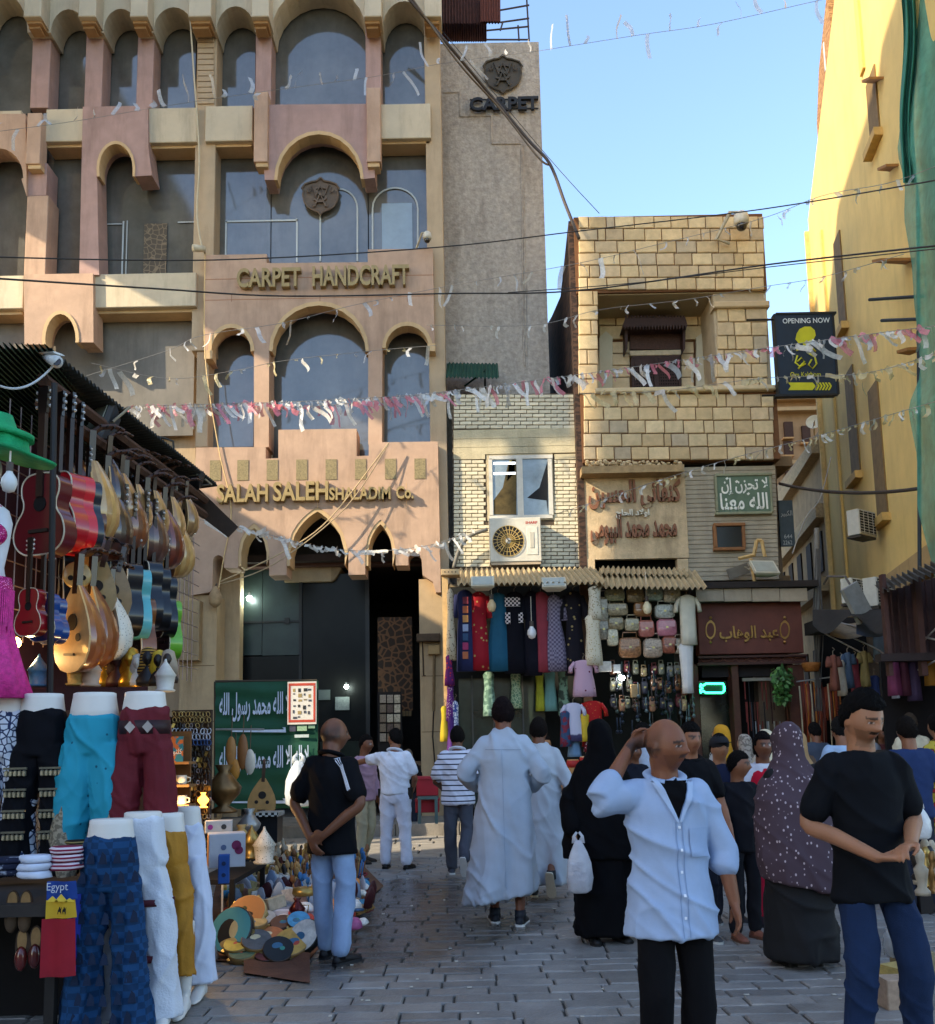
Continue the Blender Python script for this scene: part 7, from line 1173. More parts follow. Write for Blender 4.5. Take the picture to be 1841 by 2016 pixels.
for i in range(26):
    px = 1574 + i * 3.1; c_ = random.choice(['5a2418', '8a3a20', 'a8641a', '3a1410', 'b8a888', '6b2a1a']); y0 = 1345 + rnd(-6, 10); q = at(px, y0, SY - .3); L_ = rnd(.5, 1.6)
    MB().tube([q, q + V3(.012, 0, -L_ * .5), q + V3(-.01, 0, -L_)], .016, 5, flat=.35).obj('belt', mat(c_, .45, .2), None, True, 'belt %s from the left on the alley corner rail' % ORD(i), 'belt', 'belts at the alley corner')
rl2 = T('belt_rail', 'thin rail holding belts at the alley corner', 'rail', at(1610, 1345, SY - .3)); MB().tube([at(1568, 1342, SY - .3), at(1660, 1330, SY - .3)], .014, 6).obj('rod', mat('8d8a84', .4), rl2)
bsk = T('wicker_basket', 'orange brown basket hanging at the alley corner', 'basket', at(1595, 1330, SY - .3)); MB().lathe([(.12, 0), (.16, .1), (.17, .16), (.15, .16), (.1, .02)], 16, at(1598, 1322, SY - .3)).obj('bowl', mat('a8672a', .7, .3, 30), bsk, True)
# ================================================================ hanging shop sign
hs = T('hanging_sign', 'dark blue hanging sign reading Opening Now with a yellow head emblem', 'sign', at(1588, 775, SY - .3)); HY = SY - .3
b = MB(); fbox(b, 1529, 616, 1646, 777, HY, .12, ch=.006); b.obj('board', mat('14283a', .45, .15, 3), hs); yel = mat('b9b823', .5, .1)
for (a, b_, c, d_) in ((1528, 614, 1647, 618), (1528, 775, 1648, 779), (1528, 618, 1531, 775), (1644, 618, 1648, 775)): bb = MB(); fbox(bb, a, b_, c, d_, HY - .02, .15); bb.obj('frame', mat('1a1d20', .5), hs)
ftext(b := MB(), 'OPENING NOW', 1541, 626, 1634, 636, HY - .006, 0, .01); b.obj('printed_words', mat('c9d2d4', .6), hs)
MB().prism(pol([(1566, 668), (1569, 656), (1574, 648), (1584, 643), (1596, 643), (1604, 650), (1606, 660), (1602, 668), (1596, 673), (1594, 684), (1582, 684), (1581, 676), (1572, 676), (1569, 671)], HY - .008), HY - .012, HY - .004).obj('emblem_head', yel, hs)
for pts in ([(1568, 690), (1576, 686), (1588, 690), (1600, 686), (1606, 692)], [(1570, 712), (1578, 704), (1584, 712), (1578, 718), (1572, 726)], [(1590, 694), (1604, 702), (1608, 716), (1600, 726), (1592, 718), (1598, 708)], [(1570, 700), (1566, 714), (1576, 722), (1586, 716)]): MB().tube([at(x, y, HY - .01) for x, y in pts], .018, 6).obj('emblem_stroke', yel, hs, True)
ftext(b := MB(), 'Om Kalthom', 1556, 732, 1616, 742, HY - .006, 0, 0); b.obj('printed_words', yel, hs)
MB().prism(pol([(1552, 753), (1600, 753), (1606, 760), (1600, 768), (1552, 768), (1557, 760)], HY - .008), HY - .01, HY - .004).obj('printed_arrow', yel, hs)
for k in range(5): x = 1606 + k * 6; MB().prism(pol([(x, 753), (x + 3.5, 753), (x + 8, 760), (x + 3.5, 768), (x, 768), (x + 4.5, 760)], HY - .008), HY - .01, HY - .004).obj('printed_chevron', yel, hs)
for y in (630, 779): MB().tube([at(1470 if y < 700 else 1500, y, HY + .06), at(1529, y - 1, HY + .06)], .022, 6).obj('arm', mat('1c1b1a', .5), hs)
# ================================================================ scaffold, net, planks on the right
sf_ = T('scaffold', 'steel scaffold with timber planks along the yellow building', 'scaffold', (8.2, 14, 0)); stl = mat('2c3338', .5, .2, metal=.5); red = mat('a8402e', .6, .2)
MB().tube([at(1770, -30, 15.6), at(1776, 60, 15.6), at(1783, 180, 15.6)], .035, 8).obj('red_pole', red, sf_); MB().tube([at(1806, -60, 14.0), at(1812, 1500, 14.0)], .03, 8).obj('pole', stl, sf_); MB().tube([at(1850, -60, 12.5), at(1850, 1500, 12.5)], .03, 8).obj('pole', stl, sf_)
for (p, q, Y1, Y2) in (((1712, 590), (1818, 583), 15.6, 14), ((1736, 631), (1815, 628), 15.4, 14), ((1740, 1), (1841, -3), 15.5, 13), ((1800, 35), (1841, 36), 14, 13), ((1810, 78), (1841, 80), 14, 13)): MB().tube([at(*p, Y1), at(*q, Y2)], .028, 8).obj('tube', stl, sf_)
pk_ = mat('9a6b34', .8, .2, 6, .1)
for (x0, y0, x1, y1, Yq) in ((1712, 127, 1776, 156, 15.2), (1745, 304, 1798, 328, 14.8), (1735, 490, 1812, 514, 14.4), (1786, 674, 1820, 690, 14.2)):
    A_, B_ = at(x0, y1, Yq), at(x1, y0 + 6, Yq); b = MB(); b.add([A_, at(x1, y1 - 2, Yq), B_ + V3(0, .5, .05), at(x0 + 8, y0 + 2, Yq) + V3(0, .5, .05)] + [q + V3(0, 0, .05) for q in (A_, at(x1, y1 - 2, Yq), B_ + V3(0, .5, .05), at(x0 + 8, y0 + 2, Yq) + V3(0, .5, .05))], [(3, 2, 1, 0), (4, 5, 6, 7), (0, 1, 5, 4), (1, 2, 6, 5), (2, 3, 7, 6), (3, 0, 4, 7)]); b.obj('plank', pk_, sf_)
for (x, y) in ((1764, 96), (1778, 130), (1770, 78), (1783, 62)): MB().tube([at(x - 6, y, 15.4), at(x + 5, y - 8, 15.4)], .04, 6).obj('coupler', mat('7a4a36', .6), sf_)
net = T('scaffold_net', 'torn green debris net hanging over the scaffold', 'net', at(1815, 1200, 13.6)); nmat = mat('559680', .9, .25, 5, .4, 30, alpha=.72); XL = [(-60, 1782), (60, 1790), (150, 1788), (230, 1775), (300, 1766), (360, 1782), (430, 1780), (520, 1795), (600, 1800), (680, 1810), (740, 1812), (800, 1788), (830, 1792), (900, 1806), (1000, 1806), (1110, 1835), (1180, 1850)]
def xl(y):
    for (a, b_), (c, d_) in zip(XL, XL[1:]):
        if a <= y <= c: return b_ + (d_ - b_) * (y - a) / (c - a)
    return XL[-1][1]
b = MB(); b.grid(lambda u, v: (lambda y: at(xl(y) + (1960 - xl(y)) * u, y, 13.6 - 3.0 * u + .09 * math.sin(u * 26 + y * .006) + .06 * math.sin(y * .021 + u * 9)))(-60 + 1240 * v), 70, 60); b.obj('mesh_sheet', nmat, net, True)
b = MB(); b.grid(lambda u, v: (lambda y: at(1775 + 28 * u + 4 * math.sin(y * .02), y, 13.3 + .12 * math.sin(u * 14 + y * .01)))(-60 + 420 * v), 24, 30); b.obj('gathered_fold', mat('357a66', .9, .2, 3), net, True)
# AC units and shutters on the yellow wall foot
def side_ac(label, px, py, s, Yq):
    p = at(px, py, Yq); t = T('air_conditioner', label, 'air conditioner', p, None, True); t.rotation_euler = (0, 0, math.radians(38)); t.scale = (s, s, s); wm = mat('b9b4a4', .5, .1, 6)
    MB().box(-.38, -.15, -.3, .38, .15, .3, ch=.02).obj('case', wm, t); MB().box(-.34, -.156, -.26, .34, -.15, .26).obj('grille_back', mat('26241f', .7), t)
    for k in range(8): MB().box(-.34, -.166, -.25 + k * .065, .34, -.158, -.235 + k * .065).obj('louvre', wm, t)
    for k in range(3): MB().box(-.2 + k * .2, -.168, -.26, -.185 + k * .2, -.157, .26).obj('divider', wm, t)
    MB().box(-.34, -.14, -.36, .34, .2, -.31).obj('bracket', mat('3a3630', .6), t)
side_ac('boxy outdoor unit with grille on the alley wall', 1697, 1032, .8, 17.4); side_ac('outdoor unit above the wooden kiosk', 1732, 1168, .8, 15.6); side_ac('outdoor unit half hidden behind the hanging lamp box', 1684, 1165, .75, 17.0)
fl2 = T('lamp_box', 'grey rectangular floodlight tilted on an arm over the alley', 'floodlight', at(1688, 1190, 14.6)); MB().box(-.16, -.04, -.3, .16, .04, .3, M=Matrix.Translation(at(1688, 1187, 14.6)) @ Euler((0, math.radians(-28), .3)).to_matrix().to_4x4()).obj('housing', mat('8a8780', .5, .2), fl2); MB().tube([at(1682, 1165, 14.6), at(1664, 1135, 14.8), at(1630, 1135, 15), at(1622, 1150, 15.2)], .02, 6).obj('arm', mat('5a5048', .5), fl2)
# wooden kiosk and awnings on the right
ks = T('wooden_kiosk', 'dark timber kiosk with panelled boards on the right of the alley', 'kiosk', at(1800, 1600, 12.6)); dw = mat('3a2320', .75, .3, 8, .2)
for i in range(9): b = MB(); x = 1745 + i * 14; fbox(b, x, 1165 - i * 4, x + 13, 1300, 12.9 - i * .05, .06, ch=.006); b.obj('board', dw, ks)
for (x0, x1, w_) in ((1808, 1820, 0), (1744, 1752, 0)): b = MB(); fbox(b, x0, 1130, x1, 1330, 12.3, .1); b.obj('post', mat('4a2c24', .7), ks)
b = MB(); fbox(b, 1735, 1285, 1900, 1300, 12.2, .2); b.obj('beam', mat('2a1a16', .7), ks); corr(MB(), at(1720, 1150, 13.2), at(1900, 1085, 11.2), at(1735, 1165, 12.2), 16, .03).obj('roof_sheet', mat('4a443c', .8, .3, 6), ks); b = MB(); fbox(b, 1745, 1300, 1900, 1620, 13.4, .05); b.obj('back', mat('15100f', .95), ks)
aw = T('dark_awning', 'ragged dark awning over the alley stalls', 'awning', at(1660, 1215, 15)); b = MB(); b.grid(lambda u, v: at(1600 + 150 * u, 1200 + 18 * math.sin(u * 9) * v + 30 * v, 16.5 - 2.5 * u - .8 * v), 24, 6); b.obj('sheet', mat('2a2622', .9, .3, 6), aw, True)
bkd = T('alley_stall', 'dark covered stall in the depth of the alley', 'stall', at(1690, 1500, 17)); b = MB(); fbox(b, 1625, 1235, 1760, 1600, 19.5, .1); b.obj('back', mat('131110', .95, .3, 3), bkd); b = MB(); fbox(b, 1615, 1215, 1770, 1240, 16.6, .8); b.obj('canopy', mat('241f1c', .9), bkd)
gar = [(1732, 1195, 1300, 34, '5b6a74', 'grey blue shirt hanging in the alley'), (1756, 1275, 1370, 24, '6a2a4a', 'dark pink dress hanging by the kiosk'), (1775, 1275, 1370, 20, '4a1a2a', 'wine dress hanging by the kiosk'), (1830, 1265, 1350, 26, 'a8782a', 'mustard robe at the right edge'), (1758, 1300, 1375, 9, 'b0b4c4', 'white and blue scarf hanging from a cable'), (1700, 1330, 1400, 22, '5a2030', 'maroon garment deep in the alley'), (1720, 1330, 1405, 22, '2a3a6a', 'navy garment deep in the alley'), (1795, 1290, 1380, 24, '3a2a44', 'plum garment on the kiosk front')]
for px, y0, y1, w_, c_, lab in gar: dress(lab, px, y0, y1, w_, w_ * 1.1, mat(c_, .8, .15), 13.0 if px > 1745 else 15.5, px == 1732, 'garments in the alley')
for i, (px, y0, c_) in enumerate(((1640, 1290, '6a3a2a'), (1655, 1300, 'a89a84'), (1668, 1285, '3a4a5a'), (1682, 1296, '7a2a34'), (1700, 1282, '8a7a4a'), (1745, 1330, '5a6a7a'), (1815, 1290, '6a2a24'))): dress('%s small garment on the line at the alley mouth, from the left' % ORD(i), px, y0, y0 + 70, 14, 18, mat(c_, .8, .2), 14.5 + i * .2, i % 2 == 0, 'garments at the alley mouth')
for i, (px, py, z_) in enumerate(((1668, 1235, 16.0), (1720, 1232, 14.6))):
    t = T('cloth_canopy', ('faded beige', 'dark blue')[i] + ' cloth canopy sagging over the alley stalls', 'canopy', at(px, py, z_)); b = MB(); b.grid(lambda u, v: at(px - 34 + 68 * u, py - 14 + 30 * v + 7 * math.sin(u * 3.14), z_ + .5 - v), 14, 6); b.obj('cloth', mat(('8a7a62', '2a3440')[i], .9, .25, 6), t, True)
for i, (px, Yq, yw, H_, c_, hc) in enumerate(((1690, 14.5, 175, 1.7, '8a8f98', '15100d'), (1725, 15.5, 10, 1.66, '5a2a2a', '1a1410'), (1595, 13.5, 190, 1.72, '3a4250', '14100e'))): person('distant passer-by in %s shirt at the alley mouth' % ('grey', 'maroon', 'slate')[i], (px - 920) / FP * Yq, Yq, yw, H_, '7a4e36', ('short', hc), dict(m=mat(c_, .85, .1), hem=.84), dict(m=mat('24262e', .9)), vox=.02)
sgn = T('alley_sign', 'grey shop sign with faded Arabic lines in the alley', 'sign', at(1550, 1090, 18.1)); b = MB(); fbox(b, 1535, 985, 1563, 1075, 18.05, .06); b.obj('board', mat('3a4448', .6, .2), sgn); ftext(b := MB(), '\ufeae\ufef4\ufe92\ufedc\ufedf\ufe8d', 1537, 1005, 1560, 1018, 18.04); b.obj('word', mat('a9aaa4', .6), sgn); ftext(b := MB(), '644', 1544, 1052, 1560, 1060, 18.04); b.obj('number', mat('a9aaa4', .6), sgn); ftext(b := MB(), '2262', 1542, 1064, 1560, 1072, 18.04); b.obj('number', mat('a9aaa4', .6), sgn)
pole = T('cable_pole', 'slim grey utility pole wrapped with cables at the alley corner', 'pole', at(1612, 1600, SY - .2)); MB().tube([at(1610, 1610, SY - .25), at(1608, 1040, SY - .25)], .05, 10).obj('shaft', mat('7a756c', .6, .2), pole)
for k in range(5): MB().tube([at(1606 + k * 3, 1400, SY - .33)] + [at(1604 + k * 3.5 + 3 * math.sin(j + k), 1400 - j * 40, SY - .33) for j in range(1, 9)], .01, 4).obj('cable', mat('55514c'), pole)
# roof clutter on the yellow building
an = T('antenna_mast', 'mast bundled with cables and a white panel antenna on the roof', 'antenna', at(1655, 200, 20.5)); MB().tube([at(1668, 330, 20.5), at(1640, -40, 20.5)], .05, 8).obj('mast', mat('6a5f4a', .7), an)
for k in range(9): MB().tube([at(1655 + rnd(-12, 12), 300, 20.4), at(1650 + rnd(-14, 14), 200, 20.4), at(1645 + rnd(-14, 14), 100, 20.4), at(1640 + rnd(-24, 24), -30, 20.4)], .022, 5).obj('cable', mat(random.choice(('5a5142', '7a7058', '3a352c')), .7), an)
b = MB(); fbox(b, 1625, 80, 1642, 135, 20.2, .1, ch=.02); b.obj('panel', mat('b9bcb8', .5), an); MB().tube([at(1630, 90, 20.2), at(1650, 95, 20.4)], .02, 6).obj('arm', mat('5a5a58'), an)
rg = T('iron_railing', 'scrolled iron railing panel on the yellow building roof', 'railing', at(1705, 130, 19.5))
for k in range(10): MB().tube([at(1690 + k * 4, 36 - k * .3, 19.5), at(1690 + k * 3.2, 20, 19.5)], .012, 4).obj('spike', mat('3a3230', .6), rg)
for k in range(4): MB().tube([at(1700 + 6 * math.cos(t), 58 + k * 22 + 9 * math.sin(t), 19.5) for t in np.linspace(0, 5, 14)], .02, 5).obj('scroll', mat('4a3a34', .6), rg)
for (p, q) in (((1690, 36), (1730, 34)), ((1692, 36), (1688, 150)), ((1714, 36), (1700, 120))): MB().tube([at(*p, 19.5), at(*q, 19.5)], .025, 6).obj('bar', mat('5a4a40', .6), rg)
# cameras
def dome(label, px, py, Yq, s):
    t = T('security_camera', label, 'camera', at(px, py, Yq)); q = at(px, py, Yq); MB().lathe([(.05 * s, .16 * s), (.09 * s, .12 * s), (.1 * s, .02 * s), (.08 * s, -.02 * s)], 16, q).obj('housing', mat('cdc4b0', .5), t, True); MB().ball(q + V3(0, 0, -.03 * s), .07 * s, 14, 9).obj('lens_dome', mat('2c2620', .1, spec=.8), t, True); MB().tube([q + V3(0, 0, .15 * s), q + V3(-.12 * s, .1, .2 * s), q + V3(-.28 * s, .3, -.1 * s), q + V3(-.1 * s, .35, -.14 * s)], .025 * s, 6).obj('arm', mat('b5a88c', .5), t)
dome('white dome camera on the stone house corner', 1460, 440, SY - .45, 1.5); dome('white dome camera at the panel corner of the carpet building', 841, 470, D - .45, .9)
c2 = T('security_camera', 'white bullet camera on the carpet building pillar', 'camera', at(390, 492, D - .4)); q = at(392, 490, D - .45); MB().tube([q + V3(-.1, -.08, -.02), q + V3(.1, .05, .02)], [.07, .06], 12).obj('body', mat('cbbfa2', .5), c2, True); MB().tube([q + V3(.08, .04, 0), at(404, 500, D - .15)], .02, 6).obj('arm', mat('a89878'), c2)
# ================================================================ cables and bunting
def cable(label, pts, r, col='2a2724'):
    b = MB(); P = [at(x, y, Y) for x, y, Y in pts]; Q = []
    if len(P) == 2: Q = wire(P[0], P[1], .12)
    else: Q, _r = cr(P, [r] * len(P), 6)
    b.tube(Q, r, 5).obj('cable', mat(col, .6, .1), None, True, label, 'cable')
cable('thin black cable crossing the carpet lettering panel to the stone house top', [(-60, 505, 12), (420, 512, 14), (860, 487, 15), (1140, 455, 16), (1500, 412, 15), (1900, 345, 11)], .011); cable('black cable crossing from the left under the carpet lettering to the net', [(-60, 545, 11), (300, 568, 13), (560, 583, 14.5), (880, 578, 15.5), (1140, 572, 15.5), (1520, 520, 14), (1900, 478, 11)], .014)
cable('second black cable running along the lower crossing one', [(1000, 576, 15), (1250, 557, 15), (1520, 525, 14), (1900, 484, 11)], .008); cable('thick cable bundle hanging from the carpet building across the tower', [(790, -20, 17.3), (880, 85, 17.6), (960, 180, 18.3), (1040, 275, 18.4), (1082, 322, 18), (1112, 400, 17.6), (1140, 470, 17.3)], .035, '4a4038'); cable('second strand of the bundle across the tower', [(800, -20, 17.3), (900, 120, 17.6), (985, 215, 18.3), (1060, 310, 18.2), (1085, 325, 18)], .022, '6a5c4a'); cable('thin line from the tower to the stone house roof', [(870, 60, 17.5), (1080, 310, 17.6), (1180, 420, 17.2)], .007)
cable('pale cable running down the carpet building pillar', [(372, 0, D - .3), (380, 120, D - .3), (392, 300, D - .2), (388, 420, D - .2), (398, 490, D - .3)], .018, 'cdbf9f'); cable('pale cable falling from the camera down to the entrance', [(404, 500, D - .32), (404, 700, D - .32), (430, 880, D - .35), (455, 1000, D - .36), (440, 1100, D - .36), (430, 1160, D - .4)], .012, 'd8b981'); cable('beige rope slanting from the right panel top to the left pier', [(765, 872, D - .5), (650, 1020, D - .6), (560, 1085, D - .6), (434, 1145, D - .5)], .013, 'c9ae84'); cable('second beige rope slanting down to the left pier', [(765, 874, D - .5), (680, 1000, D - .65), (540, 1110, D - .65), (434, 1150, D - .5)], .011, 'b8a07c')
for i, (y0, ym, y1) in enumerate(((1225, 1300, 1235), (1242, 1330, 1300), (1215, 1245, 1260))): cable(['upper sagging pale cable across the alley', 'lower sagging pale cable across the alley', 'nearly straight pale cable across the alley'][i], [(1614, y0, SY - .3), (1720, (y0 + ym) / 2 + 12, 15.5), (1770, ym, 14), (1845, y1, 12)], .014, '9a948c')
cable('dark straight rod crossing above the alley air conditioner', [(1535, 952, SY + .2), (1810, 962, 14)], .03, '3a302a'); cable('white cable hanging diagonally in front of the alley houses', [(1636, 900, 19), (1615, 980, 18.5), (1586, 1020, 18.2), (1560, 1090, 18)], .014, 'b5aca0'); cable('grey hose at the left corner of the cream brick house', [(893, 1118, D - .2), (905, 1080, D - .25), (925, 1055, D - .3), (960, 1042, D - .3)], .04, '7a7468')
strip_m = {k: mat(c_, .35, .25, 30, .4, 40, alpha=.7, spec=.6) for k, c_ in dict(s='b9bcc0', p='c9707f', w='d6d3cc', y='c9b98a').items()}
def streamer_mesh(k, L, w_):
    ph = rnd(0, 6); f = lambda u, v: V3((u - .5) * w_ + .03 * math.sin(v * 4 + ph), .02 * math.sin(v * 6 + ph), -v * L + .01 * math.sin(v * 9 + ph)); b = MB(); b.grid(f, 1, 5); return b.mesh(strip_m[k], True)
SM = {(k, L): [streamer_mesh(k, L * rnd(.8, 1.2), .075 if L > .2 else .05) for _ in range(4)] for k in 'spwy' for L in (.14, .3, .42)}
def bunting(label, pts, n, kinds, lens, up=False, droop=0.0, sub=10, jit=.0, wind=0.0):
    P, _ = cr([at(*p) for p in pts], [1] * len(pts), sub); t = T('bunting_string', label, 'bunting', P[0], 'bunting strings over the square'); MB().tube(P, .005, 4).obj('string', mat('8a8680', .6), t)
    cum = [0]
    for a, b_ in zip(P, P[1:]): cum.append(cum[-1] + (b_ - a).length)
    for i in range(n):
        d = min(max(cum[-1] * (i + .5 + rnd(-jit, jit)) / n, 0), cum[-1]); j = max(k for k in range(len(cum)) if cum[k] <= d); j = min(j, len(P) - 2); q = P[j].lerp(P[j + 1], (d - cum[j]) / max(cum[j + 1] - cum[j], 1e-6))
        o = link('streamer', random.choice(SM[(random.choice(kinds), random.choice(lens))]), t, loc=q, rot=((math.pi + rnd(-.5, .5)) if up and random.random() < .8 else rnd(-.6, .6) , wind + rnd(-.5, .5), rnd(-1.2, 1.2))); o.scale = (rnd(.5, 1.3), 1, rnd(.4, 1.5))
bunting('silver foil bunting high across the sky to the yellow building', [(1062, 100, 17), (1250, 70, 16), (1400, 48, 15), (1580, 8, 14), (1700, -20, 13)], 15, 's', (.42,), True, jit=.25)
bunting('silver foil bunting across the upper arcade of the carpet building', [(-30, 262, 15.5), (150, 238, 16), (330, 208, 16.5), (520, 180, 17), (740, 150, 17.2), (870, 125, 17.2), (1062, 100, 17)], 30, 'ss', (.42, .3), True, jit=.4)
bunting('thick pink and white bunting in front of the first floor windows', [(250, 800, 14.8), (430, 795, 15), (600, 790, 15.2), (780, 780, 15.3), (900, 768, 15.3), (1060, 748, 15.2), (1300, 715, 15), (1560, 678, 14), (1850, 640, 12)], 230, 'pwsw', (.3, .14), jit=.6, wind=-.5)
bunting('second pink bunting twisted into the thick one by the windows', [(300, 805, 14.9), (440, 800, 15), (490, 792, 15.1), (620, 800, 15.2), (880, 772, 15.3)], 60, 'ppw', (.3,), jit=.6, wind=-.6)
bunting('sparse white bunting in front of the lower windows', [(170, 740, 15), (330, 690, 15.5), (400, 660, 16), (560, 635, 16.4), (700, 600, 16.5), (900, 560, 16.5), (1130, 520, 16), (1300, 480, 16), (1500, 430, 15.6), (1620, 385, 14.5), (1750, 360, 13), (1860, 320, 12)], 44, 'sw', (.3, .14), jit=.4)
bunting('white bunting strung low before the pointed arches', [(350, 1015, 15.5), (480, 1040, 15.8), (620, 1075, 16), (740, 1085, 16.2), (860, 1070, 16.3), (930, 1040, 16.4)], 70, 'w', (.14, .3), jit=.5, wind=-1.0)
bunting('small light bunting from the brick house up to the net', [(1100, 1010, 16.5), (1180, 985, 16.5), (1300, 945, 16), (1450, 900, 15.5), (1620, 855, 14.5), (1860, 785, 12)], 60, 'wy', (.14,), jit=.4)
bunting('faint white bunting across the stone balcony', [(840, 640, 16), (1050, 640, 15.5), (1180, 610, 15.5), (1350, 590, 15.3), (1500, 565, 15), (1620, 545, 14.2), (1780, 500, 13)], 26, 'sw', (.14,), jit=.4)
bunting('yellowish bunting under the balcony coping', [(1140, 775, 15.8), (1300, 770, 15.5), (1500, 745, 15), (1700, 735, 13.5), (1860, 690, 12)], 60, 'wyy', (.14, .3), jit=.5, wind=-.9)
bunting('loose white bunting in front of the first floor glass', [(180, 715, 15.5), (330, 745, 15.8), (460, 730, 16), (560, 710, 16.2), (740, 690, 16.3), (860, 680, 16.4)], 22, 'wy', (.14, .3), jit=.4)
# ================================================================ goods at the right edge and odds and ends
for i, (px, py, c_, lab) in enumerate(((1800, 1960, 'b09a5a', 'gold framed picture box on the ground at the right edge'), (1815, 1930, '8a7a5a', 'second framed box behind it at the right edge'), (1790, 1990, 'a8907a', 'pale pink tile box at the lower right edge'))): carton(lab, px, py, .22, .14, .16, 25 - i * 12, mat(c_, .5, .2, 30), mark=((('6b8a7a', 0, .5, .05)),))
for i in range(16): q = gp(rnd(1800, 1860), rnd(1725, 1790), rnd(.4, .6)); o = link('glass_bead_pot', random.choice(figm), None, 'little coloured pot on the goods table at the right edge', 'pot', 'pots at the right edge', loc=q); o.scale = (1.5,) * 3
rt = T('goods_stand', 'low covered stand of pots at the right edge', 'stand', gp(1830, 1800)); q = gp(1850, 1800); MB().box(q.x - .15, q.y, 0, q.x + .9, q.y + .9, .4).obj('box', mat('2a2420', .9, .2), rt); MB().box(q.x - .18, q.y - .03, .4, q.x + .95, q.y + .95, .43).obj('top', mat('5a4a3a', .8), rt)
lit = MB()
for i in range(60):
    q = gp(rnd(500, 1800), rnd(1720, 2010), .002); lit.box(q.x, q.y, .002, q.x + rnd(.008, .03), q.y + rnd(.008, .025), .007)
lit.obj('litter', mat('b9b5aa', .8, .2), None, False, 'tiny scraps of paper scattered on the paving', 'litter', None, 'stuff')
pb = T('plastic_wrap', 'crumpled clear plastic bag beside the white trousers', 'plastic bag', gp(395, 1890)); q = gp(395, 1893); MB().loft([oval(q + V3(rnd(-.02, .02), 0, z), r, r * .6, 22, .16, 4, z * 9) for z, r in ((.0, .12), (.08, .11), (.2, .07), (.32, .05), (.45, .03))]).obj('sheet', mat('a8a49c', .25, .2, 9, .6, 30, alpha=.6, spec=.6), pb, True)
# ================================================================ people
B = lambda h, r=.85: mat(h, r, .12, 9, .12, 260, spec=.12)
def Pp(px, py): p = gnd(px, py); return p.x, p.y
blk = B('0d0d10'); den = pat('noise', '3d5f92', '6f8fb4', 5, .5, .85, (2, 2, 1)); 
# man in pale blue shirt, hand behind his head
x, y = .84, 4.1
fm, fM, _ = person('man in open pale blue shirt walking with one hand behind his head', x, y, 8, 1.585, '7a4c33', ('balding', '1c1613'), dict(m=mat('97aac6', .8, .07, 6, .12, 300), hem=.74, fl=1.26, sl=.62, sw=.08, cuff=.066, amp=.010, fx=7, fz=4.5, collar=mat('97aac6', .8, .05), open=1), dict(m=blk, w=1.12), None if False else ('0c0c0c', '222222'),
       dict(eR=(-.33, -.04, 1.37), wR=(-.14, .06, 1.62), eL=(.27, .03, 1.12), wL=(.30, -.02, .87)), dict(kR=(-.1, -.04, .5), kL=(.11, .0, .5)), (4, -4, 38), 1.04, stubble=.35, hands={'R': (V3(.7, -.05, .25), V3(.2, -1, 0), .35, False)}, bald=1.0)
ssm = mat('90a4c2', .75, .07, 6, .12, 300)
decal(fm, fM, 'shirt', lambda u, v: ((u - .5) * .15 * v + .01, 1.27 + .19 * v), 10, 14, mat('08080a', .85, spec=.1), 'undershirt', .004)
for sx in (-1, 1):
    decal(fm, fM, 'shirt', lambda u, v: (.01 + sx * (.075 * v + u * (.012 + .03 * v)), 1.26 + .2 * v), 5, 14, mat('9fb2cc', .8, .06, 6), 'lapel', .013); decal(fm, fM, 'shirt', strip((.01 + sx * .016, .75), (.01 + sx * .016, 1.26), .004), 1, 40, mat('7c90ae', .8), 'placket_seam', .003)
decal(fm, fM, 'shirt', lambda u, v: (.06 + .1 * u, 1.1 + .13 * v), 10, 10, ssm, 'pocket', .006)
for k in range(5): decal(fm, fM, 'shirt', lambda u, v: (.01 + .012 * (u - .5), .83 + k * .1 + .012 * v), 2, 2, mat('d8dde4', .4), 'button', .008)
x, y = 1.82, 4.4
person('young man in black t-shirt and dark jeans fiddling with his hands', x, y, 4, 1.70, '9a6b4d', ('short', '0b0908', 1.5), dict(m=B('0e1014'), hem=.77, fl=1.16, sl=.36, sw=.072, cuff=.072, amp=.008), dict(m=mat('1b2b48', .9, .18, 4, .2, 200, spec=.15), w=1.02), ('141414', '333333'),
       dict(eR=(-.27, .05, 1.12), wR=(-.09, -.24, .99), eL=(.25, .05, 1.13), wL=(.07, -.24, 1.04)), dict(kR=(-.11, -.07, .5), aR=(-.13, -.0, .085), kL=(.14, -.05, .5), aL=(.2, .06, .085)), (18, 0, 16), .95, stubble=.5, hands={'R': (V3(.9, -.45, -.05), V3(0, .1, 1), .8, True), 'L': (V3(-.75, -.5, -.12), V3(.1, -.3, -1), .8, True)})
x, y = Pp(655, 1893)
bm2, bM2, _ = person('balding man in black polo with striped shoulder, hands clasped behind his back', x, y, 152, 1.71, '6f4630', ('balding', '1a1512'), dict(m=B('0d0e12'), hem=.76, fl=1.06, sl=.36, sw=.08, cuff=.076, collar=B('0d0e12'), amp=.006), dict(m=mat('8fa6c6', .9, .16, 4, .2, 200, spec=.15), w=1.04), ('101014', '17171a'),
       dict(eR=(-.3, .08, 1.12), wR=(-.06, .19, .90), eL=(.30, .06, 1.12), wL=(.05, .19, .87)), dict(kR=(-.1, -.02, .5), aR=(-.1, .05, .085), aL=(.12, -.08, .085)), (0, 0, -35), 1.08, hands={'R': (V3(.8, .1, -.3), V3(.2, -1, 0), .8, False), 'L': (V3(-.5, .1, -.75), V3(-.2, -1, .2), .7, False)}, bald=.6)
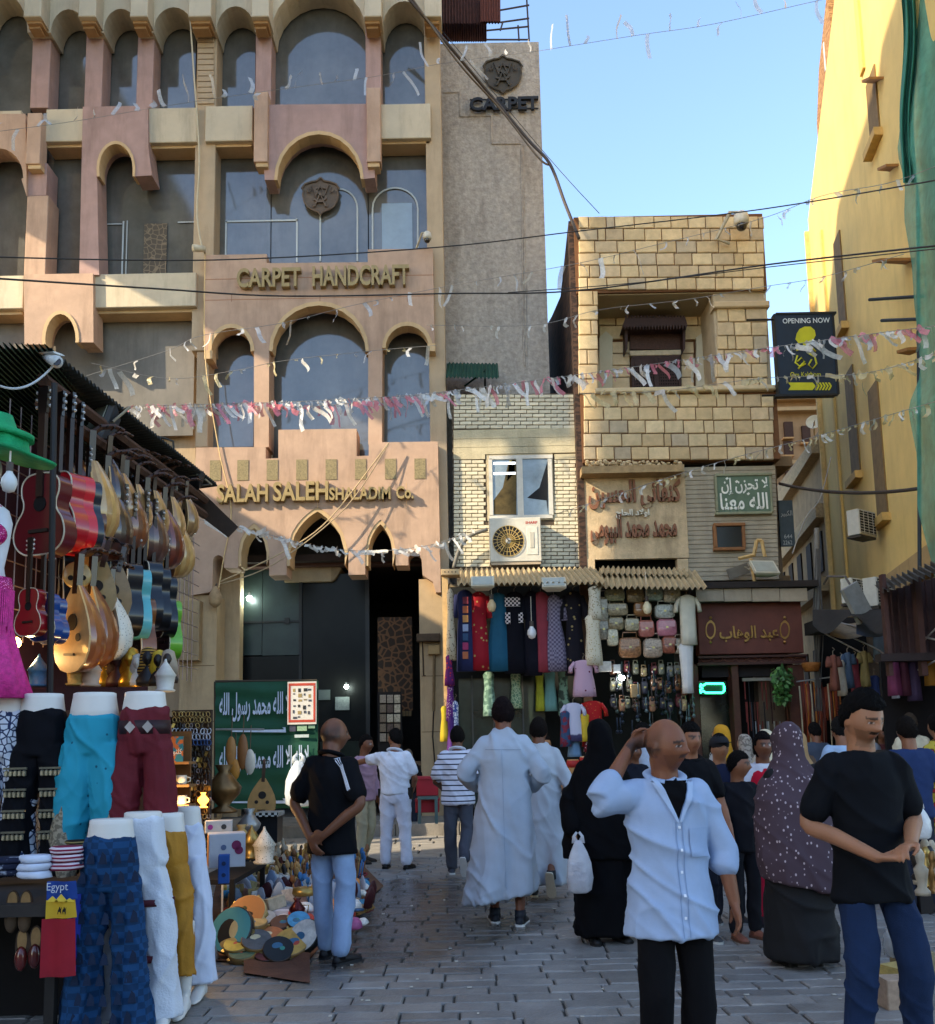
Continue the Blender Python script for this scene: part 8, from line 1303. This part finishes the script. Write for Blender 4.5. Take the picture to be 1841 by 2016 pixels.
for k in range(3): decal(bm2, bM2, 'shirt', lambda u, v: ((-.085 - .1 * v - .004 * u) if v < .6 else (-.145 - .25 * (v - .6) - k * .012 - .009 * u + .02 * k), (1.462 - .085 * v - k * .016 - .01 * u) if v < .6 else (1.41 - .47 * (v - .6) - k * .005)), 1, 24, mat('c9ccd4', .8), 'shoulder_stripe', .004, True)
x, y = Pp(780, 1710)
pol_, pm, _h = person('man in white uniform with black belt pointing to the left', x, y, 168, 1.72, '8a5a3e', ('short', '14100e'), dict(m=B('dfe2ea'), hem=.92, fl=1.0, sl=.33, sw=.078, cuff=.078, collar=B('dfe2ea')), dict(m=B('d5d8e4'), w=1.1), ('0c0c0c', '0c0c0c'),
       dict(eL=(.44, -.12, 1.34), wL=(.66, -.26, 1.30), eR=(-.25, -.02, 1.12), wR=(-.18, -.22, 1.0)), dict(aR=(-.15, .03, .085), aL=(.14, .0, .085), kR=(-.12, 0, .5), kL=(.12, 0, .5)), (0, 0, 55), 1.12, stubble=.35)
bb = MB().loft([oval((0, .01, z), .186, .137, 28) for z in (.955, 1.0)]).xf(pm); bb.obj('belt', mat('0b0b0c', .4), pol_, False); MB().box(-.225, -.02, .86, -.18, .06, 1.0, M=pm).obj('holster', mat('0a0a0a', .5), pol_); MB().box(.18, -.02, .88, .215, .05, .99, M=pm).obj('radio_pouch', mat('0a0a0a', .5), pol_)
x, y = Pp(715, 1704)
person('man in mauve shirt and khaki trousers half hidden beside the uniformed man', x, y + .3, 60, 1.66, '7a4e36', ('short', '14100e'), dict(m=B('b08fa0'), hem=.84, sl=.9, sw=.075, cuff=.05), dict(m=B('b3aa8c'), w=1.08), ('2a2018', '111111'), None, dict(aL=(.1, .12, .085)))
x, y = Pp(905, 1722)
sm_ = pat('wave', '11142e', 'd5d6e2', 5.2, .13, .8)
person('man in white polo with navy stripes walking away', x, y, 176, 1.72, '6f4630', ('short', '15110f'), dict(m=sm_, hem=.82, fl=1.08, sl=.38, sw=.085, cuff=.085, collar=B('cfd0da')), dict(m=B('4a4d57'), w=1.08), ('3a3d48', 'cfcfcb'),
       dict(eR=(-.28, .02, 1.1), wR=(-.26, -.22, 1.0), eL=(.27, .0, 1.1), wL=(.22, -.24, 1.0)), dict(aR=(-.08, .25, .22), kR=(-.1, .02, .52), liftR=1.1, aL=(.1, -.1, .085)), (0, 0, 8), 1.1)
x, y = Pp(1000, 1818)
gal = mat('a6b0bd', .8, .06, 5, .08, 300)
tm, tM, _ = person('tall man in long pale grey robe walking away in front of the bag stall', x, y, 176, 1.89, '7a4c36', ('short', '1c1213', 1.15), robe=dict(m=gal, hem=(.05, .02, .2), w=(.29, .22), fold=.1, amp=.011, tx=-.2, sl=.92, cuff=.062), shoes=('1d222b', 'd8d8d4'), arms=dict(eR=(-.30, .03, 1.14), wR=(-.2, -.2, 1.02), eL=(.31, .04, 1.15), wL=(.2, -.2, 1.03)), legs=dict(aR=(-.1, .08, .085), aL=(.1, -.05, .085)), head=(0, 0, 6), bulk=1.08)
decal(tm, tM, 'robe', strip((-.14, 1.33), (.14, 1.335), .006), 2, 40, mat('8d98a8', .85), 'yoke_seam', .004, True); decal(tm, tM, 'robe', strip((.0, .3), (.01, 1.33), .005), 1, 60, mat('98a3b2', .85), 'back_seam', .004, True)
x, y = Pp(1070, 1768)
person('second man in white robe striding with one heel raised', x, y, 172, 1.75, '6f4630', ('short', '1a1412'), robe=dict(m=mat('adb3ba', .8, .06, 5, .08, 300), hem=(-.03, .06, .16), w=(.25, .24), fold=.09, amp=.011, sl=.95), shoes=('16181c', 'c9c4b0'), arms=dict(eR=(-.27, .06, 1.13), wR=(-.33, .1, .9)), legs=dict(aR=(-.1, .3, .27), kR=(-.1, .05, .5), liftR=1.15, aL=(.1, -.12, .085)), bulk=1.12)
x, y = Pp(1195, 1852)
nq = mat('09090c', .9, .2, 6, .1, 200, spec=.1)
person('woman in full black robe and face veil carrying a plastic bag', x, y, 10, 1.63, '7a5238', None, robe=dict(m=nq, hem=(0, 0, .06), w=(.26, .23), fold=.06, bulk=1, name='black_robe', sl=.9, cuff=.09), shoes=('0c0c0c', '0c0c0c'), arms=dict(eR=(-.27, .02, 1.1), wR=(-.27, -.08, .88)), bulk=1.1,
       veil=dict(m=nq, rings=[(.66, 0, .02, .33, .22, .03), (.9, 0, .02, .31, .21, .02), (1.15, 0, .01, .28, .19, .02), (1.33, 0, .005, .235, .165, .01), (1.42, 0, -.005, .17, .15, 0), (1.5, 0, -.02, .118, .138, 0), (1.6, 0, -.025, .102, .142, 0), (1.69, 0, -.014, .1, .128, 0), (1.745, 0, 0, .08, .1, 0), (1.785, 0, .005, .03, .04, 0)], name='veil'))
x, y = Pp(1580, 1898)
fl = pat('voronoi', 'b9a8ac', '493a42', 34, .2, .85, (1, 1, .7))
person('woman seen from behind in a mauve speckled shawl over a black skirt', x, y, 185, 1.56, '7a5238', None, robe=dict(m=mat('0b0b0e', .85, .15, 6), hem=(0, 0, .05), w=(.27, .25), fold=.03, name='skirt'), shoes=('0c0c0c', '0c0c0c'), bulk=1.15, arms=dict(eR=(-.17, -.03, 1.13), wR=(-.08, -.17, 1.05), eL=(.17, -.03, 1.13), wL=(.08, -.17, 1.05)),
       veil=dict(m=fl, rings=[(.56, -.04, .02, .31, .25, .03), (.75, -.02, .02, .315, .25, .02), (1.0, 0, .02, .30, .23, .02), (1.2, 0, .015, .285, .205, .01), (1.33, 0, .01, .25, .18, .01), (1.415, 0, .01, .18, .145, 0), (1.5, 0, -.005, .122, .135, 0), (1.6, 0, -.012, .106, .142, 0), (1.69, 0, -.008, .102, .13, 0), (1.745, 0, .0, .082, .1, 0), (1.785, 0, .01, .03, .04, 0)], name='shawl', tx=.5))
x, y = Pp(1388, 1866)
person('boy in black polo shirt and dark jeans holding a small white bag', x, y + .15, 4, 1.62, '8d5d42', ('short', '0f0c0b', 1.4), dict(m=B('0e0f13'), hem=.8, sl=.36, sw=.075, cuff=.075, collar=B('0e0f13')), dict(m=B('161a26'), w=1.0), ('3a3a3c', 'b5b5b0'), dict(wL=(.28, -.06, .86)), dict(aL=(.12, .15, .085)), (0, 0, 12), .98, stubble=.0)
x, y = Pp(1425, 1800)
cp, cpm, cph = person('boy in dark cap and navy t-shirt behind the black polo boy', 2.1, 8.0, 0, 1.54, '9a6b4d', ('short', '100c0a'), dict(m=B('1d2238'), hem=.8, sl=.38, sw=.08), dict(m=B('20222c')), ('2a2a2e', '999999'), None, None, (0, 0, 8), .95, stubble=0)
MB().ball((0, .005, .04), (.086, .11, .085), 20, 12, M=cpm @ cph).obj('cap', mat('15151a', .85), cp, True); MB().prism([(-.07, 0), (-.05, -.06), (0, -.085), (.05, -.06), (.07, 0)], 0, .008, M=cpm @ cph @ Matrix(((1, 0, 0, 0), (0, 0, 1, -.09), (0, 1, 0, .045), (0, 0, 0, 1)))).obj('cap_peak', mat('15151a', .85), cp)
person('small boy in black t-shirt with red trousers edge beside the polo boy', 2.05, 7.3, 20, 1.40, '7a4e36', ('short', '0d0a09'), dict(m=B('13141a'), hem=.8, sl=.4, sw=.08, cuff=.08), dict(m=B('15161c')), ('7a4a3a', '5a3a2a'), dict(eL=(.26, 0, 1.1), wL=(.2, -.2, 1.05)), None, (0, 0, 40), .95, stubble=0)
gr, gm_, gh = person('girl in red vest and red trousers with black hair band', 2.42, 7.85, 2, 1.55, '6f452f', ('long', '0c0909'), dict(m=B('c9c6cc'), hem=.8, sl=.4, sw=.072, cuff=.07), dict(m=B('b01c38'), w=.95), ('15121a', '333333'), dict(eR=(-.25, -.02, 1.1), wR=(-.22, -.2, 1.0)), None, (0, 0, 0), .95, stubble=0)
c = MB(); c.loft([oval((0, .01, z), rx, ry, 24) for z, rx, ry in ((.86, .178, .134), (1.08, .17, .13), (1.28, .185, .128), (1.36, .165, .115), (1.41, .12, .09))]).xf(gm_); cloth_obj('vest', c, B('b5182f'), gr, .014, .004)
BGP = [('man in pale t-shirt looking right by the dark bag stall', 1262, 11.5, 250, 1.72, '8d5d42', dict(m=B('a9b0bb'), hem=.84), 'b', '14100e'), ('man with short beard facing out from the dress stall', 1068, 14.0, 0, 1.62, 'b07a50', dict(m=B('8a8d80'), hem=.84), 'b', '1a120e'),
       ('man in light blue shirt with backpack straps walking away', 1645, 9.5, 180, 1.70, '8a5a3e', dict(m=B('9fb4cc'), hem=.84, sl=.5), 'b', '1b1917'), ('man in navy t-shirt behind the young man in black', 1775, 8.2, 178, 1.66, '8a5a3e', dict(m=B('27365a'), hem=.84), 'd', '1a1410'),
       ('man in sunlit cream shirt walking into the alley', 1782, 12.5, 170, 1.80, '9a6444', dict(m=B('cfc2a4'), hem=.84), 'd', '4a3d30'), ('seated man in dark waistcoat inside the shop entrance', 800, 16.6, 200, 1.45, '8a5a3e', dict(m=B('17171a'), hem=.84, sl=.9), 'd', '7a6a5a'),
       ('young man looking over the crowd beside the white scarf', 1240, 10.5, 20, 1.50, '7a4e36', dict(m=B('1a1b24'), hem=.84), 'd', '0d0b0a')]
for lab, px, Yq, yw, H_, sk, tp, bt, hc in BGP: person(lab, (px - 920) / FP * Yq, Yq, yw, H_, sk, ('short', hc), tp, dict(m=B('2a2c36' if bt == 'd' else '4a4a4c')), ('1a1a1a', '555555'), vox=.017)
def scarfwoman(label, px, Yq, yw, H_, sc_, rb, skin='a8744e'):
    rings = [(1.08, 0, .03, .2, .15, .03), (1.25, 0, .015, .205, .15, .02), (1.36, 0, .01, .19, .14, .01), (1.43, 0, .012, .13, .115, 0), (1.5, 0, .028, .1, .1, 0), (1.6, 0, .028, .096, .1, 0), (1.69, 0, .022, .093, .1, 0), (1.74, 0, .012, .075, .085, 0), (1.768, 0, .01, .03, .04, 0)]
    person(label, (px - 920) / FP * Yq, Yq, yw, H_, skin, None, robe=dict(m=rb, hem=(0, 0, .07), w=(.25, .2), fold=.04), shoes=('222222', '333333'), veil=dict(m=sc_, rings=rings), stubble=0, vox=.016)
scarfwoman('woman in mustard yellow headscarf lit by the sun', 1410, 11.5, 215, 1.66, B('c98f2a'), pat('voronoi', '1b1b1e', 'b9b4ac', 22, .3)); scarfwoman('woman in cream headscarf lit by the sun', 1498, 11.0, 190, 1.58, B('d9c9a8'), B('b5aa98')); scarfwoman('woman in grey patterned headscarf by the leather shop', 1455, 12.5, 200, 1.55, pat('noise', 'a99b8c', '75695e', 30, .5), B('8a8274')); scarfwoman('woman in tan headscarf beside the speckled shawl', 1560, 11.0, 200, 1.55, B('a9875f'), B('5d4a3c'))
person('woman in red floral dress at the right edge', 2.28 * 2.0, 9.2, 190, 1.70, '9a6b4d', ('short', '17110e', 1.5), robe=dict(m=pat('voronoi', 'a8322a', '1d1a18', 16, .35, .8, (1, 1, 1), 'b8a23a'), hem=(0, 0, .4), w=(.24, .2), sl=.35, cuff=.075), shoes=('6a4a30', '4a3020'), vox=.015)
# things carried
def plastic_bag(label, px, py, Yq, w_, h_, col='dfe3e6', alpha=.75, handles=True, blob=None):
    p = at(px, py, Yq); t = T('plastic_bag', label, 'bag', p); s1, s2 = w_ / ppm(Yq), h_ / ppm(Yq); m_ = mat(col, .25, .1, 9, .5, 30, alpha=alpha, spec=.6)
    b = MB(); b.loft([oval((p.x, p.y, p.z + z * s2), rx * s1, rx * s1 * .6, 26, .07, 5, z * 4) for z, rx in ((0, .3), (.05, .44), (.25, .5), (.5, .46), (.68, .33), (.8, .2), (.88, .12))]); b.obj('sack', m_, t, True)
    if handles:
        for sx in (-1, 1): MB().tube([p + V3(sx * .12 * s1, 0, .84 * s2), p + V3(sx * .16 * s1, 0, .95 * s2), p + V3(sx * .04 * s1, 0, 1.02 * s2)], [.14 * s1, .06 * s1, .05 * s1], 8, flat=.35).obj('handle', m_, t, True)
    if blob: MB().ball(p + V3(0, 0, .28 * s2), (.36 * s1, .2 * s1, .24 * s2), 14, 9).obj('contents', mat(blob, .8, .5, 12), t, True)
    return t
plastic_bag('white carrier bag with dark goods held by the woman in black', 1142, 1758, 7.0, 50, 112, 'cfd0d8', .6, blob='3a2f48')
plastic_bag('small white bag in the hand of the black polo boy', 1433, 1718, 6.9, 28, 50, 'd9dbdd', .9)
plastic_bag('white carrier bag hanging beside the young man in black', 1815, 1652, 6.5, 40, 70, 'dcdcda', .8)
plastic_bag('clear rubbish bag on the paving behind the dark jeans', 1768, 1885, 6.0, 52, 85, 'a9adb0', .5, False, blob='3a3a3c')
# stripes on the polo shoulder of the balding man and fabric details are part of his shirt
plastic_bag(*plastic_bag_args)
for o in _LOC:
    if '_local' in o: del o['_local']
for o in bpy.data.objects:
    if '_local' in o: del o['_local']
bpy.data.scenes.remove(_TS)
